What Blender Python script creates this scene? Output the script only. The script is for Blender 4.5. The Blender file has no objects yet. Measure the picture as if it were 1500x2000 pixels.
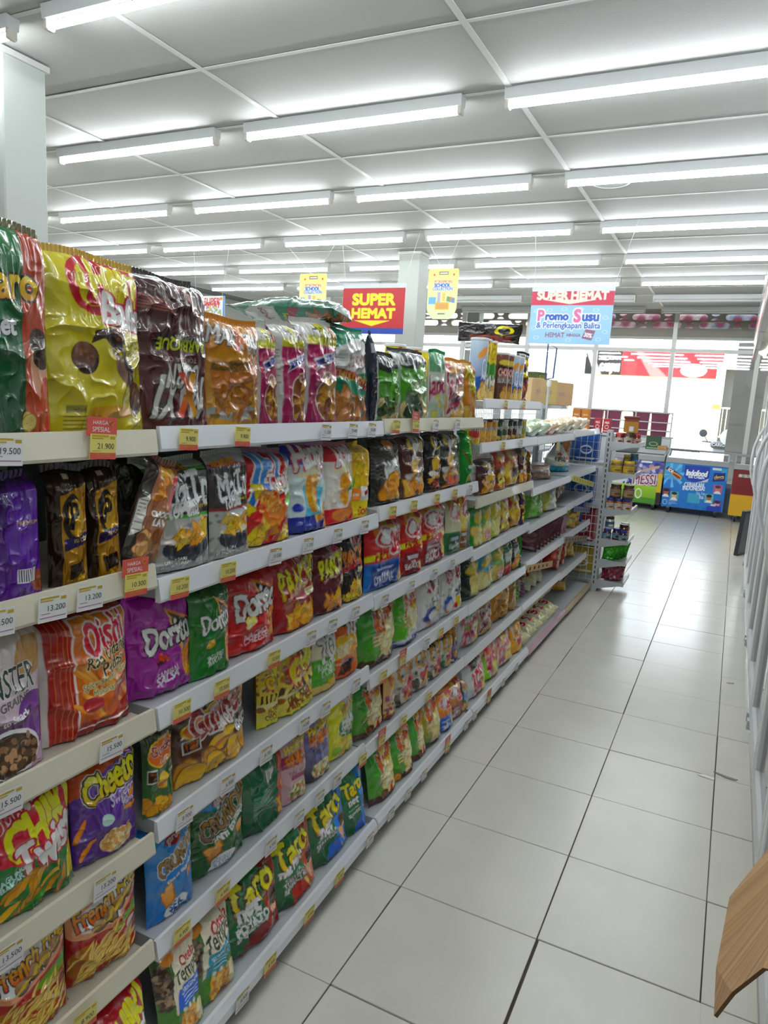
import bpy, math, random
import numpy as np
from mathutils import Vector, Matrix, Euler
C = bpy.context.scene.collection
S = bpy.context.scene
PI = math.pi
# ------------------------------------------------------------------ camera
cam = bpy.data.objects.new('camera', bpy.data.cameras.new('camera')); C.objects.link(cam)
cam.data.sensor_fit = 'VERTICAL'; cam.data.sensor_height = 36; cam.data.lens = 25.0125
cam.data.clip_start = .05; cam.data.clip_end = 200
cam.matrix_world = Matrix(((0.89466554, -0.12398777, 0.42918598, 0), (0.4429664, 0.12166024, -0.88824521, 0),
                           (0.05791667, 0.98479735, 0.16376764, 1.4021), (0, 0, 0, 1)))
S.camera = cam
# ------------------------------------------------------------------ world, sun, exposure
W = bpy.data.worlds.new('sky'); S.world = W; W.use_nodes = True
bgn = W.node_tree.nodes['Background']; bgn.inputs[0].default_value = (.80, .90, 1.0, 1); bgn.inputs[1].default_value = 9.0
sun = bpy.data.objects.new('sun', bpy.data.lights.new('sun', 'SUN')); C.objects.link(sun)
sun.data.energy = 7; sun.data.angle = .01; sun.data.color = (1, .95, .86)
sun.rotation_euler = (math.radians(38), 0, math.radians(-28))
S.view_settings.view_transform = 'Standard'; S.view_settings.look = 'None'
S.view_settings.gamma = 1; S.view_settings.use_curve_mapping = False
S.view_settings.exposure = 0.08
TUBE_POWER = 58.0
S.cycles.use_denoising = True
S.cycles.max_bounces = 8; S.cycles.diffuse_bounces = 4; S.cycles.glossy_bounces = 4
S.cycles.transparent_max_bounces = 16; S.cycles.sample_clamp_indirect = 6
S.cycles.caustics_reflective = False; S.cycles.caustics_refractive = False

# ------------------------------------------------------------------ materials
def lin(h):
    if isinstance(h, str):
        h = h.lstrip('#')
        if len(h) == 3: h = ''.join(c*2 for c in h)
        h = [int(h[i:i+2], 16)/255 for i in (0, 2, 4)]
    return tuple(((x+.055)/1.055)**2.4 if x > .04045 else x/12.92 for x in h[:3])
MATS = {}
def mat(name, col='#ccc', rough=.5, metal=0., emit=0., noise=0., nscale=8., bump=0., bscale=60., coat=0., spec=.5, attr=False):
    if name in MATS: return MATS[name]
    m = bpy.data.materials.new(name); m.use_nodes = True; MATS[name] = m
    nt = m.node_tree; b = nt.nodes['Principled BSDF']; c = lin(col)
    b.inputs['Base Color'].default_value = (*c, 1); b.inputs['Roughness'].default_value = rough
    b.inputs['Metallic'].default_value = metal; b.inputs['Coat Weight'].default_value = coat
    b.inputs['Coat Roughness'].default_value = .05; b.inputs['Specular IOR Level'].default_value = spec
    if emit:
        b.inputs['Emission Color'].default_value = (*c, 1); b.inputs['Emission Strength'].default_value = emit
    if attr:
        a = nt.nodes.new('ShaderNodeAttribute'); a.attribute_name = 'Col'
        nt.links.new(a.outputs['Color'], b.inputs['Base Color'])
    tc = nt.nodes.new('ShaderNodeTexCoord')
    if noise:
        n = nt.nodes.new('ShaderNodeTexNoise'); n.inputs['Scale'].default_value = nscale; n.inputs['Detail'].default_value = 4
        r = nt.nodes.new('ShaderNodeMapRange'); r.inputs[3].default_value = 1-noise; r.inputs[4].default_value = 1+noise*.6
        mx = nt.nodes.new('ShaderNodeMix'); mx.data_type = 'RGBA'; mx.blend_type = 'MULTIPLY'; mx.inputs[0].default_value = 1
        mx.inputs[6].default_value = (*c, 1)
        nt.links.new(tc.outputs['Object'], n.inputs['Vector']); nt.links.new(n.outputs[0], r.inputs[0])
        nt.links.new(r.outputs[0], mx.inputs[7]); nt.links.new(mx.outputs[2], b.inputs['Base Color'])
    if bump:
        n = nt.nodes.new('ShaderNodeTexNoise'); n.inputs['Scale'].default_value = bscale; n.inputs['Detail'].default_value = 3
        u = nt.nodes.new('ShaderNodeBump'); u.inputs['Strength'].default_value = bump; u.inputs['Distance'].default_value = .01
        nt.links.new(tc.outputs['Object'], n.inputs['Vector']); nt.links.new(n.outputs[0], u.inputs['Height'])
        nt.links.new(u.outputs[0], b.inputs['Normal'])
    return m
def glassmat(name, tint=(1, 1, 1), refl=.06, rough=.02):
    if name in MATS: return MATS[name]
    m = bpy.data.materials.new(name); m.use_nodes = True; MATS[name] = m; nt = m.node_tree
    nt.nodes.remove(nt.nodes['Principled BSDF']); out = nt.nodes['Material Output']
    t = nt.nodes.new('ShaderNodeBsdfTransparent'); t.inputs[0].default_value = (*tint, 1)
    g = nt.nodes.new('ShaderNodeBsdfGlossy'); g.inputs['Roughness'].default_value = rough
    f = nt.nodes.new('ShaderNodeFresnel'); f.inputs[0].default_value = 1.5
    ad = nt.nodes.new('ShaderNodeMath'); ad.operation = 'ADD'; ad.inputs[1].default_value = refl-.04; ad.use_clamp = True
    mx = nt.nodes.new('ShaderNodeMixShader')
    nt.links.new(f.outputs[0], ad.inputs[0]); nt.links.new(ad.outputs[0], mx.inputs[0])
    nt.links.new(t.outputs[0], mx.inputs[1]); nt.links.new(g.outputs[0], mx.inputs[2]); nt.links.new(mx.outputs[0], out.inputs[0])
    return m
FILM = mat('bag_film', rough=.24, attr=True, coat=.7, bump=.22, bscale=30, spec=.5)
FOIL = mat('bag_foil', rough=.24, metal=.45, attr=True, coat=.3, bump=.15, bscale=45)
CLEAR = mat('clear_wrap_pack', rough=.12, attr=True, coat=.6, bump=.25, bscale=40)
PRINT = mat('printed_card', rough=.45, attr=True)
JARM = mat('jar_print', rough=.15, attr=True, coat=.4)

# ------------------------------------------------------------------ mesh helpers
class MB:
    def __init__(s): s.v = []; s.f = []; s.m = []; s.mats = []
    def mi(s, m):
        if m not in s.mats: s.mats.append(m)
        return s.mats.index(m)
    def add(s, vs, fs, m, M=None):
        o = len(s.v); i = s.mi(m)
        if M is not None: vs = [tuple(M @ Vector(v)) for v in vs]
        s.v += [tuple(v) for v in vs]; s.f += [tuple(k+o for k in f) for f in fs]; s.m += [i]*len(fs); return s
    def box(s, x0, y0, z0, x1, y1, z1, m, M=None, ch=0.):
        if ch <= 0:
            vs = [(x, y, z) for x in (x0, x1) for y in (y0, y1) for z in (z0, z1)]
            return s.add(vs, [(0, 1, 3, 2), (4, 6, 7, 5), (0, 4, 5, 1), (2, 3, 7, 6), (0, 2, 6, 4), (1, 5, 7, 3)], m, M)
        c = ch; vs = []                                       # chamfered upright edges and top / bottom rims
        for z, k in ((z0, c), (z0+c, 0), (z1-c, 0), (z1, c)):
            a, b, d, e = x0+k, x1-k, y0+k, y1-k
            vs += [(a+c, d, z), (b-c, d, z), (b, d+c, z), (b, e-c, z), (b-c, e, z), (a+c, e, z), (a, e-c, z), (a, d+c, z)]
        fs = [tuple(range(7, -1, -1)), tuple(range(24, 32))]
        for l in range(3):
            for k in range(8): fs.append((l*8+k, l*8+(k+1) % 8, l*8+8+(k+1) % 8, l*8+8+k))
        return s.add(vs, fs, m, M)
    def tube(s, pts, r, m, n=8, M=None, closed=False):
        pts = [Vector(p) for p in pts]; vs = []; fs = []; L = len(pts)
        up = None
        for i, p in enumerate(pts):
            a = pts[i-1] if (i or closed) else p; b = pts[(i+1) % L] if (i < L-1 or closed) else p
            t = (b-a).normalized()
            if up is None: up = Vector((0, 0, 1)) if abs(t.z) < .9 else Vector((1, 0, 0))
            e = t.cross(up).normalized(); g = e.cross(t); up = g
            rr = r[i] if isinstance(r, (list, tuple)) else r
            for k in range(n):
                q = 2*PI*k/n; vs.append(p+e*(rr*math.cos(q))+g*(rr*math.sin(q)))
        for i in range(L-1+closed):
            j = (i+1) % L
            for k in range(n): fs.append((i*n+k, i*n+(k+1) % n, j*n+(k+1) % n, j*n+k))
        if not closed: fs += [tuple(range(n-1, -1, -1)), tuple(range((L-1)*n, L*n))]
        return s.add(vs, fs, m, M)
    def lathe(s, prof, m, n=20, M=None, cols=None):
        vs = []; fs = []
        for r, z in prof: vs += [(r*math.cos(2*PI*k/n), r*math.sin(2*PI*k/n), z) for k in range(n)]
        for i in range(len(prof)-1):
            for k in range(n): fs.append((i*n+k, i*n+(k+1) % n, (i+1)*n+(k+1) % n, (i+1)*n+k))
        fs += [tuple(range(n-1, -1, -1)), tuple(range((len(prof)-1)*n, len(prof)*n))]
        return s.add(vs, fs, m, M)
    def prism(s, poly, a, b, axis, m, M=None):
        n = len(poly)
        def P(u, v, w): return {'x': (w, u, v), 'y': (u, w, v), 'z': (u, v, w)}[axis]
        vs = [P(u, v, a) for u, v in poly]+[P(u, v, b) for u, v in poly]
        fs = [tuple(range(n-1, -1, -1)), tuple(range(n, 2*n))]+[(k, (k+1) % n, n+(k+1) % n, n+k) for k in range(n)]
        return s.add(vs, fs, m, M)
    def build(s, name, parent=None, loc=None, rot=None, smooth=False, kind=None):
        me = bpy.data.meshes.new(name); me.from_pydata(s.v, [], s.f)
        for m in s.mats: me.materials.append(m)
        me.polygons.foreach_set('material_index', s.m)
        import bmesh
        bm = bmesh.new(); bm.from_mesh(me); bmesh.ops.recalc_face_normals(bm, faces=bm.faces); bm.to_mesh(me); bm.free()
        if smooth:
            me.polygons.foreach_set('use_smooth', [True]*len(me.polygons)); me.set_sharp_from_angle(angle=.7)
        o = bpy.data.objects.new(name, me); C.objects.link(o); fin(o, parent, loc, rot)
        if kind: o['kind'] = kind
        return o
def fin(o, parent=None, loc=None, rot=None):
    if parent is not None: o.parent = parent
    if loc is not None: o.location = loc
    if rot is not None: o.rotation_euler = rot
    return o
def tag(o, label, cat, group=None):
    o['label'] = label; o['category'] = cat
    if group: o['group'] = group
    return o
def root(name, label, cat, loc=(0, 0, 0), rot=(0, 0, 0), group=None):
    o = bpy.data.objects.new(name, None); C.objects.link(o); o.empty_display_size = .05
    fin(o, None, loc, rot); return tag(o, label, cat, group)
def struct(o): o['kind'] = 'structure'; return o
def dup(o, parent=None, loc=None, rot=None):
    c = o.copy(); C.objects.link(c); fin(c, parent, loc, rot)
    for ch in list(o.children): dup(ch, c)
    return c

# ------------------------------------------------------------------ glyph outlines from Blender's built-in font
_fc = bpy.data.curves.new('glyph', 'FONT'); _fo = bpy.data.objects.new('glyph', _fc); C.objects.link(_fo)
_fc.resolution_u = 3
_GL = {}
def _mesh(s):
    _fc.body = s; bpy.context.view_layer.update()
    e = _fo.evaluated_get(bpy.context.evaluated_depsgraph_get()); me = e.to_mesh()
    n = len(me.vertices); co = np.zeros(n*3); me.vertices.foreach_get('co', co); co = co.reshape(-1, 3)[:, :2]
    me.calc_loop_triangles(); tr = np.zeros(len(me.loop_triangles)*3, int); me.loop_triangles.foreach_get('vertices', tr)
    e.to_mesh_clear(); return co, tr.reshape(-1, 3)
_HH = _mesh('HH')[0][:, 0].max()
def glyph(c):
    if c not in _GL:
        adv = _mesh('H'+c+'H')[0][:, 0].max()-_HH
        co, tr = (np.zeros((0, 2)), np.zeros((0, 3), int)) if c == ' ' else _mesh(c)
        _GL[c] = (co, tr, adv)
    return _GL[c]
def textmesh(s, sp=0.):
    x = 0; V = []; T = []; o = 0
    for c in s:
        co, tr, a = glyph(c)
        if len(co): V.append(co+[x, 0]); T.append(tr+o); o += len(co)
        x += a+sp
    return np.concatenate(V), np.concatenate(T), x-sp
def put_text(mb, s, x, z, h, m, y=-.0006, w=None):
    """flat lettering (cap height h) centred at x, z on the plane facing -y"""
    V, T, a = textmesh(s); k = h/.72; kx = k if w is None else w/a
    mb.add([((p[0]-a/2)*kx+x, y, p[1]*k+z) for p in V], [tuple(int(i) for i in t) for t in T], m)

# ------------------------------------------------------------------ printed artwork, painted as colours on a fine mesh
class Cv:
    def __init__(s, nx, ny):
        s.W, s.H = nx*2, ny*2; s.a = np.ones((s.H, s.W, 3)); s.rng = np.random.default_rng(nx*7+ny)
    def mask(s, L):
        """even-odd fill of an edge list (n,4) in pixels"""
        if not len(L): return np.zeros((s.H, s.W), bool)
        E = np.array(L, float); sw = E[:, 1] > E[:, 3]; E[sw] = E[sw][:, [2, 3, 0, 1]]
        r0 = np.clip(np.ceil(E[:, 1]-.5), 0, s.H).astype(int); r1 = np.clip(np.ceil(E[:, 3]-.5), 0, s.H).astype(int)
        n = np.maximum(r1-r0, 0); k = n > 0; E, r0, n = E[k], r0[k], n[k]
        if not len(E): return np.zeros((s.H, s.W), bool)
        ix = np.repeat(np.arange(len(E)), n); st = np.cumsum(n)-n; rows = np.arange(n.sum())-np.repeat(st, n)+r0[ix]
        e = E[ix]; x = e[:, 0]+(rows+.5-e[:, 1])*(e[:, 2]-e[:, 0])/(e[:, 3]-e[:, 1])
        c = np.clip(np.ceil(x-.5), 0, s.W).astype(int); t = np.zeros((s.H, s.W+1), np.int32); np.add.at(t, (rows, c), 1)
        return (np.cumsum(t, 1)[:, :-1] & 1).astype(bool)
    def poly(s, P):
        P = np.array(P, float)*[s.W, s.H]; return s.mask(np.hstack([P, np.roll(P, -1, 0)]))
    def put(s, m, c):
        if isinstance(c, tuple):
            r = np.where(m.any(1))[0]
            if not len(r): return s
            t = ((np.arange(s.H)-r[0])/max(1, r[-1]-r[0])).clip(0, 1)[:, None]
            g = np.array(lin(c[0]))*(1-t)+np.array(lin(c[1]))*t
            s.a[m] = np.broadcast_to(g[:, None, :], s.a.shape)[m]
        else: s.a[m] = lin(c)
        return s
    def bg(s, c): return s.put(np.ones((s.H, s.W), bool), c)
    def r(s, x0, y0, x1, y1, c): return s.put(s.poly([(x0, y0), (x1, y0), (x1, y1), (x0, y1)]), c)
    def p(s, P, c): return s.put(s.poly(P), c)
    def e(s, x, y, rx, ry, c, a=0, n=28):
        q = np.arange(n)*2*PI/n; A = math.radians(a); k = s.H/s.W
        u, v = rx*np.cos(q), ry*k*np.sin(q)
        return s.p(np.stack([x+u*math.cos(A)-v*math.sin(A), y+(u*math.sin(A)+v*math.cos(A))/k], 1), c)
    def grow(s, m, r):
        for i in range(int(round(r))):
            n = m.copy(); n[1:] |= m[:-1]; n[:-1] |= m[1:]; n[:, 1:] |= m[:, :-1]; n[:, :-1] |= m[:, 1:]
            if i % 2: n[1:, 1:] |= m[:-1, :-1]; n[:-1, :-1] |= m[1:, 1:]; n[1:, :-1] |= m[:-1, 1:]; n[:-1, 1:] |= m[1:, :-1]
            m = n
        return m
    def t(s, txt, x, y, w, c, ol=(), hs=1., a=0, sh=0., b=.05, sp=0., arc=0.):
        V, T, adv = textmesh(txt, sp); k = w*s.W/adv
        u, v = (V[:, 0]-adv/2)*k, (V[:, 1]-.36)*k*hs; u = u+sh*v
        if arc: v = v+arc*s.W*(1-(u/(w*s.W/2))**2)
        A = math.radians(a); X = x*s.W+u*math.cos(A)-v*math.sin(A); Y = y*s.H+u*math.sin(A)+v*math.cos(A)
        P = np.stack([X, Y], 1); E = np.concatenate([np.hstack([P[T[:, i]], P[T[:, (i+1) % 3]]]) for i in range(3)])
        m = s.grow(s.mask(E), b*k*.38)
        for oc, ow in sorted(ol, key=lambda q: -q[1]): s.put(s.grow(m, max(1, ow*k*.42)), oc)
        return s.put(m, c)
    def ch(s, x0, y0, x1, y1, n, cols, sz=.12, kind='tri', edge='#7a4a12'):
        g = s.rng; k = s.W/s.H
        for i in range(n):
            x, y = g.uniform(x0, x1), g.uniform(y0, y1); c = cols[g.integers(len(cols))]; z = sz*g.uniform(.75, 1.25); a = g.uniform(0, 2*PI)
            for f, cc in ((1.12, edge), (1, c)):
                if kind == 'tri':
                    q = a+np.array([0, 2.1, 4.2]); s.p(np.stack([x+z*f*np.cos(q)*.9, y+z*f*k*np.sin(q)], 1), cc)
                elif kind == 'bar':
                    s.e(x, y, z*f*1.3, z*f*k*.22, cc, math.degrees(a*.16)+20)
                else: s.e(x, y, z*f, z*f*k*.72, cc, math.degrees(a))
            if kind != 'bar': s.sp(x-z*.4, y-z*.4*k, x+z*.4, y+z*.4*k, 3, [edge], .008)
        return s
    def sp(s, x0, y0, x1, y1, n, cols, sz=.015):
        g = s.rng; k = s.W/s.H
        for i in range(n): s.e(g.uniform(x0, x1), g.uniform(y0, y1), sz*g.uniform(.6, 1.4), sz*k, cols[g.integers(len(cols))], 0, 8)
        return s
    def ln(s, x0, x1, y, n, c, dy=.03, th=.008):
        for i in range(n): s.r(x0, y-i*dy-th/2, x1-(.03*i if i % 2 else 0), y-i*dy+th/2, c)
        return s
    def out(s, k=1.):
        a = s.a.reshape(s.H//2, 2, s.W//2, 2, 3).mean((1, 3))
        if k != 1: g = a.mean(2, keepdims=True); a = np.clip((g+(a-g)*1.12)*k, .004, .86)
        return a
def colmesh(name, co, faces, col, m, smooth=True):
    me = bpy.data.meshes.new(name); n = len(co); me.vertices.add(n); me.vertices.foreach_set('co', np.asarray(co, np.float32).ravel())
    F = np.asarray(faces, np.int32); me.loops.add(F.size); me.loops.foreach_set('vertex_index', F.ravel())
    me.polygons.add(len(F)); me.polygons.foreach_set('loop_start', np.arange(len(F), dtype=np.int32)*4)
    me.update(calc_edges=True)
    me.polygons.foreach_set('use_smooth', np.full(len(F), smooth))
    a = me.color_attributes.new('Col', 'FLOAT_COLOR', 'POINT'); a.data.foreach_set('color', np.hstack([col, np.ones((n, 1))]).astype(np.float32).ravel())
    me.materials.append(m); me.validate(); return me
def grid_faces(nx, ny, o=0):
    i = np.arange(nx-1)[None]+np.arange(ny-1)[:, None]*nx+o; i = i.ravel(); return np.stack([i, i+1, i+nx+1, i+nx], 1)
def panel(name, draw, w, h, nx, t=.003, m=None, parent=None, loc=None, rot=None, seed=0):
    """flat printed board: art on the face towards -y, x right, z up, origin bottom centre"""
    ny = max(4, int(nx*h/w)); cv = Cv(nx, ny); draw(cv); c = cv.out().reshape(-1, 3)
    X, Z = np.meshgrid(np.linspace(-w/2, w/2, nx), np.linspace(0, h, ny)); X, Z = X.ravel(), Z.ravel()
    co = np.stack([X, np.full_like(X, -t), Z], 1); n = nx*ny
    b = np.array([(x, y, z) for y in (-t, 0) for x, z in ((-w/2, 0), (w/2, 0), (w/2, h), (-w/2, h))])
    F = np.concatenate([grid_faces(nx, ny), np.array([(5, 4, 7, 6), (0, 4, 5, 1), (1, 5, 6, 2), (2, 6, 7, 3), (3, 7, 4, 0)])+n])
    cc = np.concatenate([c, np.tile(c.mean(0)*.3+.55, (8, 1))])
    o = bpy.data.objects.new(name, colmesh(name, np.concatenate([co, b]), F, cc, m or PRINT, False)); C.objects.link(o)
    return fin(o, parent, loc, rot)
def noise2(nx, ny, fx, fy, rng):
    g = rng.random((fy+2, fx+2)); x = np.linspace(0, fx, nx); y = np.linspace(0, fy, ny)
    i, j = x.astype(int), y.astype(int); u, v = x-i, y-j; u, v = u*u*(3-2*u), v*v*(3-2*v)
    a = g[j][:, i]*(1-u)+g[j][:, i+1]*u; b = g[j+1][:, i]*(1-u)+g[j+1][:, i+1]*u
    return a*(1-v[:, None])+b*v[:, None]
BAGS_MADE = {}
def bag_mesh(key, draw, w, h, d, nx, back, m, seed=1, flop=0., ink=1., box=.82, tight=0., pinch=0.):
    """a filled pillow bag standing on its bottom edge: front towards -y, x right, z up"""
    ny = max(12, int(nx*h/w)); rng = np.random.default_rng(seed)
    cv = Cv(nx, ny); draw(cv); fc = cv.out(ink)
    u = np.linspace(-1, 1, nx); v = np.linspace(0, 1, ny)
    Sv = np.sin(PI*np.clip(v*.90+.10, 0, 1))**.42; Sv = np.maximum(Sv, .02); Sv[0] = .02; Sv[1] *= .7
    def face(u, sgn):
        n = len(u); U = u[None]*np.ones((ny, 1)); V = v[:, None]*np.ones((1, n))
        T = d*(.34 if sgn < 0 else .74)*Sv[:, None]*np.maximum(0, 1-np.abs(U)**2.2)**box
        env = np.maximum(0, 1-U**6)*np.minimum(1, Sv[:, None]*1.2)
        rd = 1-np.abs(2*noise2(n, ny, 5, 6, rng)-1)
        rd2 = 1-np.abs(2*noise2(n, ny, 9, 12, rng)-1)
        T = T+env*d*(.17*(noise2(n, ny, 3, 4, rng)-.5)+.12*(rd**3-.3)+.045*(rd2**3-.3)+.02*(noise2(n, ny, 12, 15, rng)-.5))
        k1 = 1-np.abs(2*noise2(n, ny, 9, 2, rng)-1); k2 = 1-np.abs(2*noise2(n, ny, 8, 2, rng)-1)
        T = T+env*d*(.26*(k1**2-.35)*np.exp(-(1-V)/.13)+.16*(k2**2-.35)*np.exp(-V/.10))
        X = w/2*U*(1-.075*Sv[:, None]**2*(1-tight))+.012*w*(noise2(n, ny, 2, 5, rng)-.5)*np.abs(U)
        if pinch: q = np.clip((V-.35)/.65, 0, 1); q = q*q*(3-2*q); X = X*(1-pinch*q); T = T*(1-.25*q)
        Z = h*V+.012*h*np.sin(U*3+seed)*np.maximum(0, V-.8)*5
        Y = sgn*T*(1 if sgn < 0 else .85)
        t = np.maximum(0, (V-.84)/.16); Y = Y+flop*h*.30*t**1.4; Z = Z-abs(flop)*h*.12*t**2
        return X, Y, Z
    X, Y, Z = face(u, -1); nb = 10; ub = np.linspace(-1, 1, nb)
    rng = np.random.default_rng(seed+50); Xb, Yb, Zb = face(ub, 1)
    Xb[:, 0], Yb[:, 0], Zb[:, 0] = X[:, 0], Y[:, 0], Z[:, 0]; Xb[:, -1], Yb[:, -1], Zb[:, -1] = X[:, -1], Y[:, -1], Z[:, -1]
    co = np.concatenate([np.stack([q.ravel() for q in (X, Y, Z)], 1), np.stack([q.ravel() for q in (Xb, Yb, Zb)], 1)])
    co[:, 2] -= co[:, 2].min()
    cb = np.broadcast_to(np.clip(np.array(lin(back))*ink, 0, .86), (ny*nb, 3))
    bf = grid_faces(nb, ny, nx*ny)[:, ::-1]
    me = colmesh(key, co, np.concatenate([grid_faces(nx, ny), bf]), np.concatenate([fc.reshape(-1, 3), cb]), m)
    tr = co[(ny-1)*nx:ny*nx]
    return me, tr, fc[-1].mean(0)*.95
def seal_mesh(tr, col, hh=.011):
    """crimped strip carried on along the top edge"""
    w = tr[-1, 0]-tr[0, 0]; n = max(16, int(w/.0035)); x = np.linspace(tr[0, 0], tr[-1, 0], n)
    y = np.interp(x, tr[:, 0], tr[:, 1]); z = np.interp(x, tr[:, 0], tr[:, 2])
    r = []
    for k, dz in enumerate((-.002, hh*.5, hh)):
        for s in (-1, 1): r.append(np.stack([x, y+s*.0007+(.0009 if k else .0002)*np.where(np.arange(n) % 2, 1, -1), z+dz], 1))
    co = np.concatenate([r[0], r[2], r[4], r[5], r[3], r[1]])
    return colmesh('top_seal', co, grid_faces(n, 6), np.tile(col, (len(co), 1)), FILM, False)
# ------------------------------------------------------------------ room shell
M_WALL = mat('wall_paint', '#a9ada8', .7, noise=.05, nscale=2)
M_CEIL = mat('ceiling_panel', '#a6a6a2', .75, noise=.03, nscale=3, bump=.08, bscale=90)
M_BAR = mat('ceiling_strip', '#c0c1be', .5, noise=.03)
M_TILE = mat('floor_tile', '#dad6cb', .23, noise=.09, nscale=5, bump=.03, bscale=14)
M_GROUT = mat('grout', '#4a3c34', .9, noise=.2, nscale=30)
M_WHITE = mat('white_metal', '#dcdedf', .4, noise=.04)
M_GREY = mat('grey_metal', '#b8bec2', .4, noise=.05, nscale=6)
M_DARK = mat('dark_plastic', '#26282c', .45, noise=.1)
M_CHROME = mat('chrome', '#c8c8c8', .2, metal=1.)
M_GLASS = glassmat('clear_glass', (.97, .98, .98), .05)
M_RUB = mat('black_rubber', '#1c1c1c', .7, noise=.1)
M_CARD = mat('corrugated_card', '#ab8761', .85, noise=.12, nscale=4, bump=.15, bscale=25)
M_CARDE = mat('card_edge', '#6e5234', .9, noise=.2, nscale=40)
M_TUBE = mat('lit_tube', '#f4fbff', .4, emit=TUBE_POWER)
M_TUBEOFF = mat('unlit_tube', '#d8dad8', .3, noise=.02)
M_STR = mat('string', '#d8d8d8', .6, noise=.05)
XT, YT, PT = -.708, 1.7211, .4
H = 2.75
m = MB(); m.box(-7.6, -1.6, -.06, 1.6, 11.42, -.006, M_GROUT); floor = struct(m.build('floor'))
m = MB(); g = .0016; m.box(-.2+g, -.2+g, -.008, .2-g, .2-g, 0, M_TILE, ch=.0012); tile0 = m.build('tile', floor)
rnd = random.Random(4)
first = True
for i in range(-1, 3):
    for j in range(-3, 24):
        t = tile0 if first else tile0.copy()
        if not first: C.objects.link(t)
        first = False
        dx = .005 if (i == 1 and j < 0) else rnd.uniform(-.0006, .0006)
        t.location = (XT+PT*(i+.5)+dx, YT+PT*(j+.5)+rnd.uniform(-.0006, .0006), rnd.uniform(-.0012, 0))
        t.rotation_euler = (rnd.uniform(-.0022, .0022), rnd.uniform(-.0022, .0022), rnd.uniform(-.0012, .0012)); t.parent = floor
m = MB()
for i in list(range(-17, -1))+[3, 4]:
    for j in range(-8, 24): m.box(XT+PT*i+.002, YT+PT*j+.002, -.008, XT+PT*(i+1)-.002, YT+PT*(j+1)-.002, -.0008, M_TILE)
m.build('tile_field', floor, kind='stuff')
# bits of litter on the tiles
m = MB(); m.prism([(0, 0), (.05, -.012), (.085, -.004), (.088, .012), (.05, .006), (.01, .006)], 0, .002, 'z', mat('torn_tape', '#8a8474', .8, noise=.2)); o = m.build('tape_scrap', None, (.085, 2.958, .0005), (0, 0, -.30)); tag(o, 'torn grey strip of tape stuck on the floor tiles', 'litter')
m = MB(); m.prism([(0, 0), (.03, .004), (.036, .02), (.012, .016)], 0, .004, 'z', mat('paper_scrap', '#b8b0a0', .9, noise=.1)); o = m.build('paper_scrap', None, (.118, 4.03, .0005)); tag(o, 'small crumpled paper scrap on the floor by the chillers', 'litter')
m = MB(); m.prism([(0, 0), (.06, -.01), (.06, .014), (.02, .018)], 0, .0015, 'z', mat('chip_white', '#e6e6e2', .6, noise=.05)); o = m.build('tile_chip', None, (.030, 2.898, .0005)); tag(o, 'white sliver lying in a broken tile joint', 'litter')
# ceiling
m = MB(); m.box(-7.6, -1.6, H+.010, 1.6, 10.5, H+.06, mat('ceiling_void', '#6a6a68', .9, noise=.1)); m.box(-7.6, 10.5, 2.98, 1.6, 11.42, 3.04, M_WALL); m.box(-7.6, 10.5, H+.012, 1.6, 10.52, 3.0, M_WALL)
ceil = struct(m.build('ceiling'))
CX, CY, PX, PY = -3.4919, 2.6381, 1.2115, .6058
m = MB(); m.box(-PX/2+.004, -PY/2+.004, 0, PX/2-.004, PY/2-.004, .009, M_CEIL); pan0 = m.build('ceiling_panel', ceil); first = True
for i in range(-3, 4):
    for j in range(-2, 13):
        t = pan0 if first else pan0.copy()
        if not first: C.objects.link(t)
        first = False
        t.location = (CX+PX*(i+.5), CY+PY*(j+.5), H+rnd.uniform(-.0005, .0015)); t.rotation_euler = (rnd.uniform(-.003, .003), rnd.uniform(-.002, .002), 0); t.parent = ceil
        if (i, j) == (0, -1): t.rotation_euler = (.009, .0, 0); t.location.z += .0015
m = MB(); m.box(-7.6, 1.3, H, 1.6, 1.426, H+.01, M_CEIL); m.box(-7.6, -1.6, H, 1.6, 1.3, H+.01, M_CEIL); m.build('ceiling_field', ceil)
m = MB(); m.box(-.013, 1.42, 0, .013, 10.5, .004, M_BAR); b0 = m.build('ceiling_strip', ceil)
for i in range(-3, 5):
    t = b0 if i == -3 else b0.copy()
    if i > -3: C.objects.link(t)
    t.location = (CX+PX*i, 0, H-.004); t.parent = ceil
m = MB(); m.box(-7.13, -.010, 0, 1.36, .010, .003, M_BAR); b0 = m.build('cross_strip', ceil)
for j in range(-2, 14):
    t = b0 if j == -2 else b0.copy()
    if j > -2: C.objects.link(t)
    t.location = (0, CY+PY*j, H-.0032); t.parent = ceil
m = MB(); m.box(-7.7, -1.7, 0, -7.6, 11.42, 3.04, M_WALL); struct(m.build('wall_left'))
m = MB(); m.box(1.6, -1.7, 0, 1.7, 11.42, 3.04, M_WALL); struct(m.build('wall_right'))
m = MB(); m.box(-7.7, -1.75, 0, 1.7, -1.6, 3.04, M_WALL); struct(m.build('wall_front'))
for x0, y0, x1, y1, nm in ((-3.32, 2.17, -2.95, 2.385, 1), (-3.09, 6.4, -2.87, 6.62, 2)):
    m = MB(); m.box(x0, y0, .0, x1, y1, H-.004, M_WALL, ch=.006); m.box(x0-.012, y0-.012, H-.03, x1+.012, y1+.012, H-.005, M_BAR); struct(m.build('pillar'))
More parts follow.
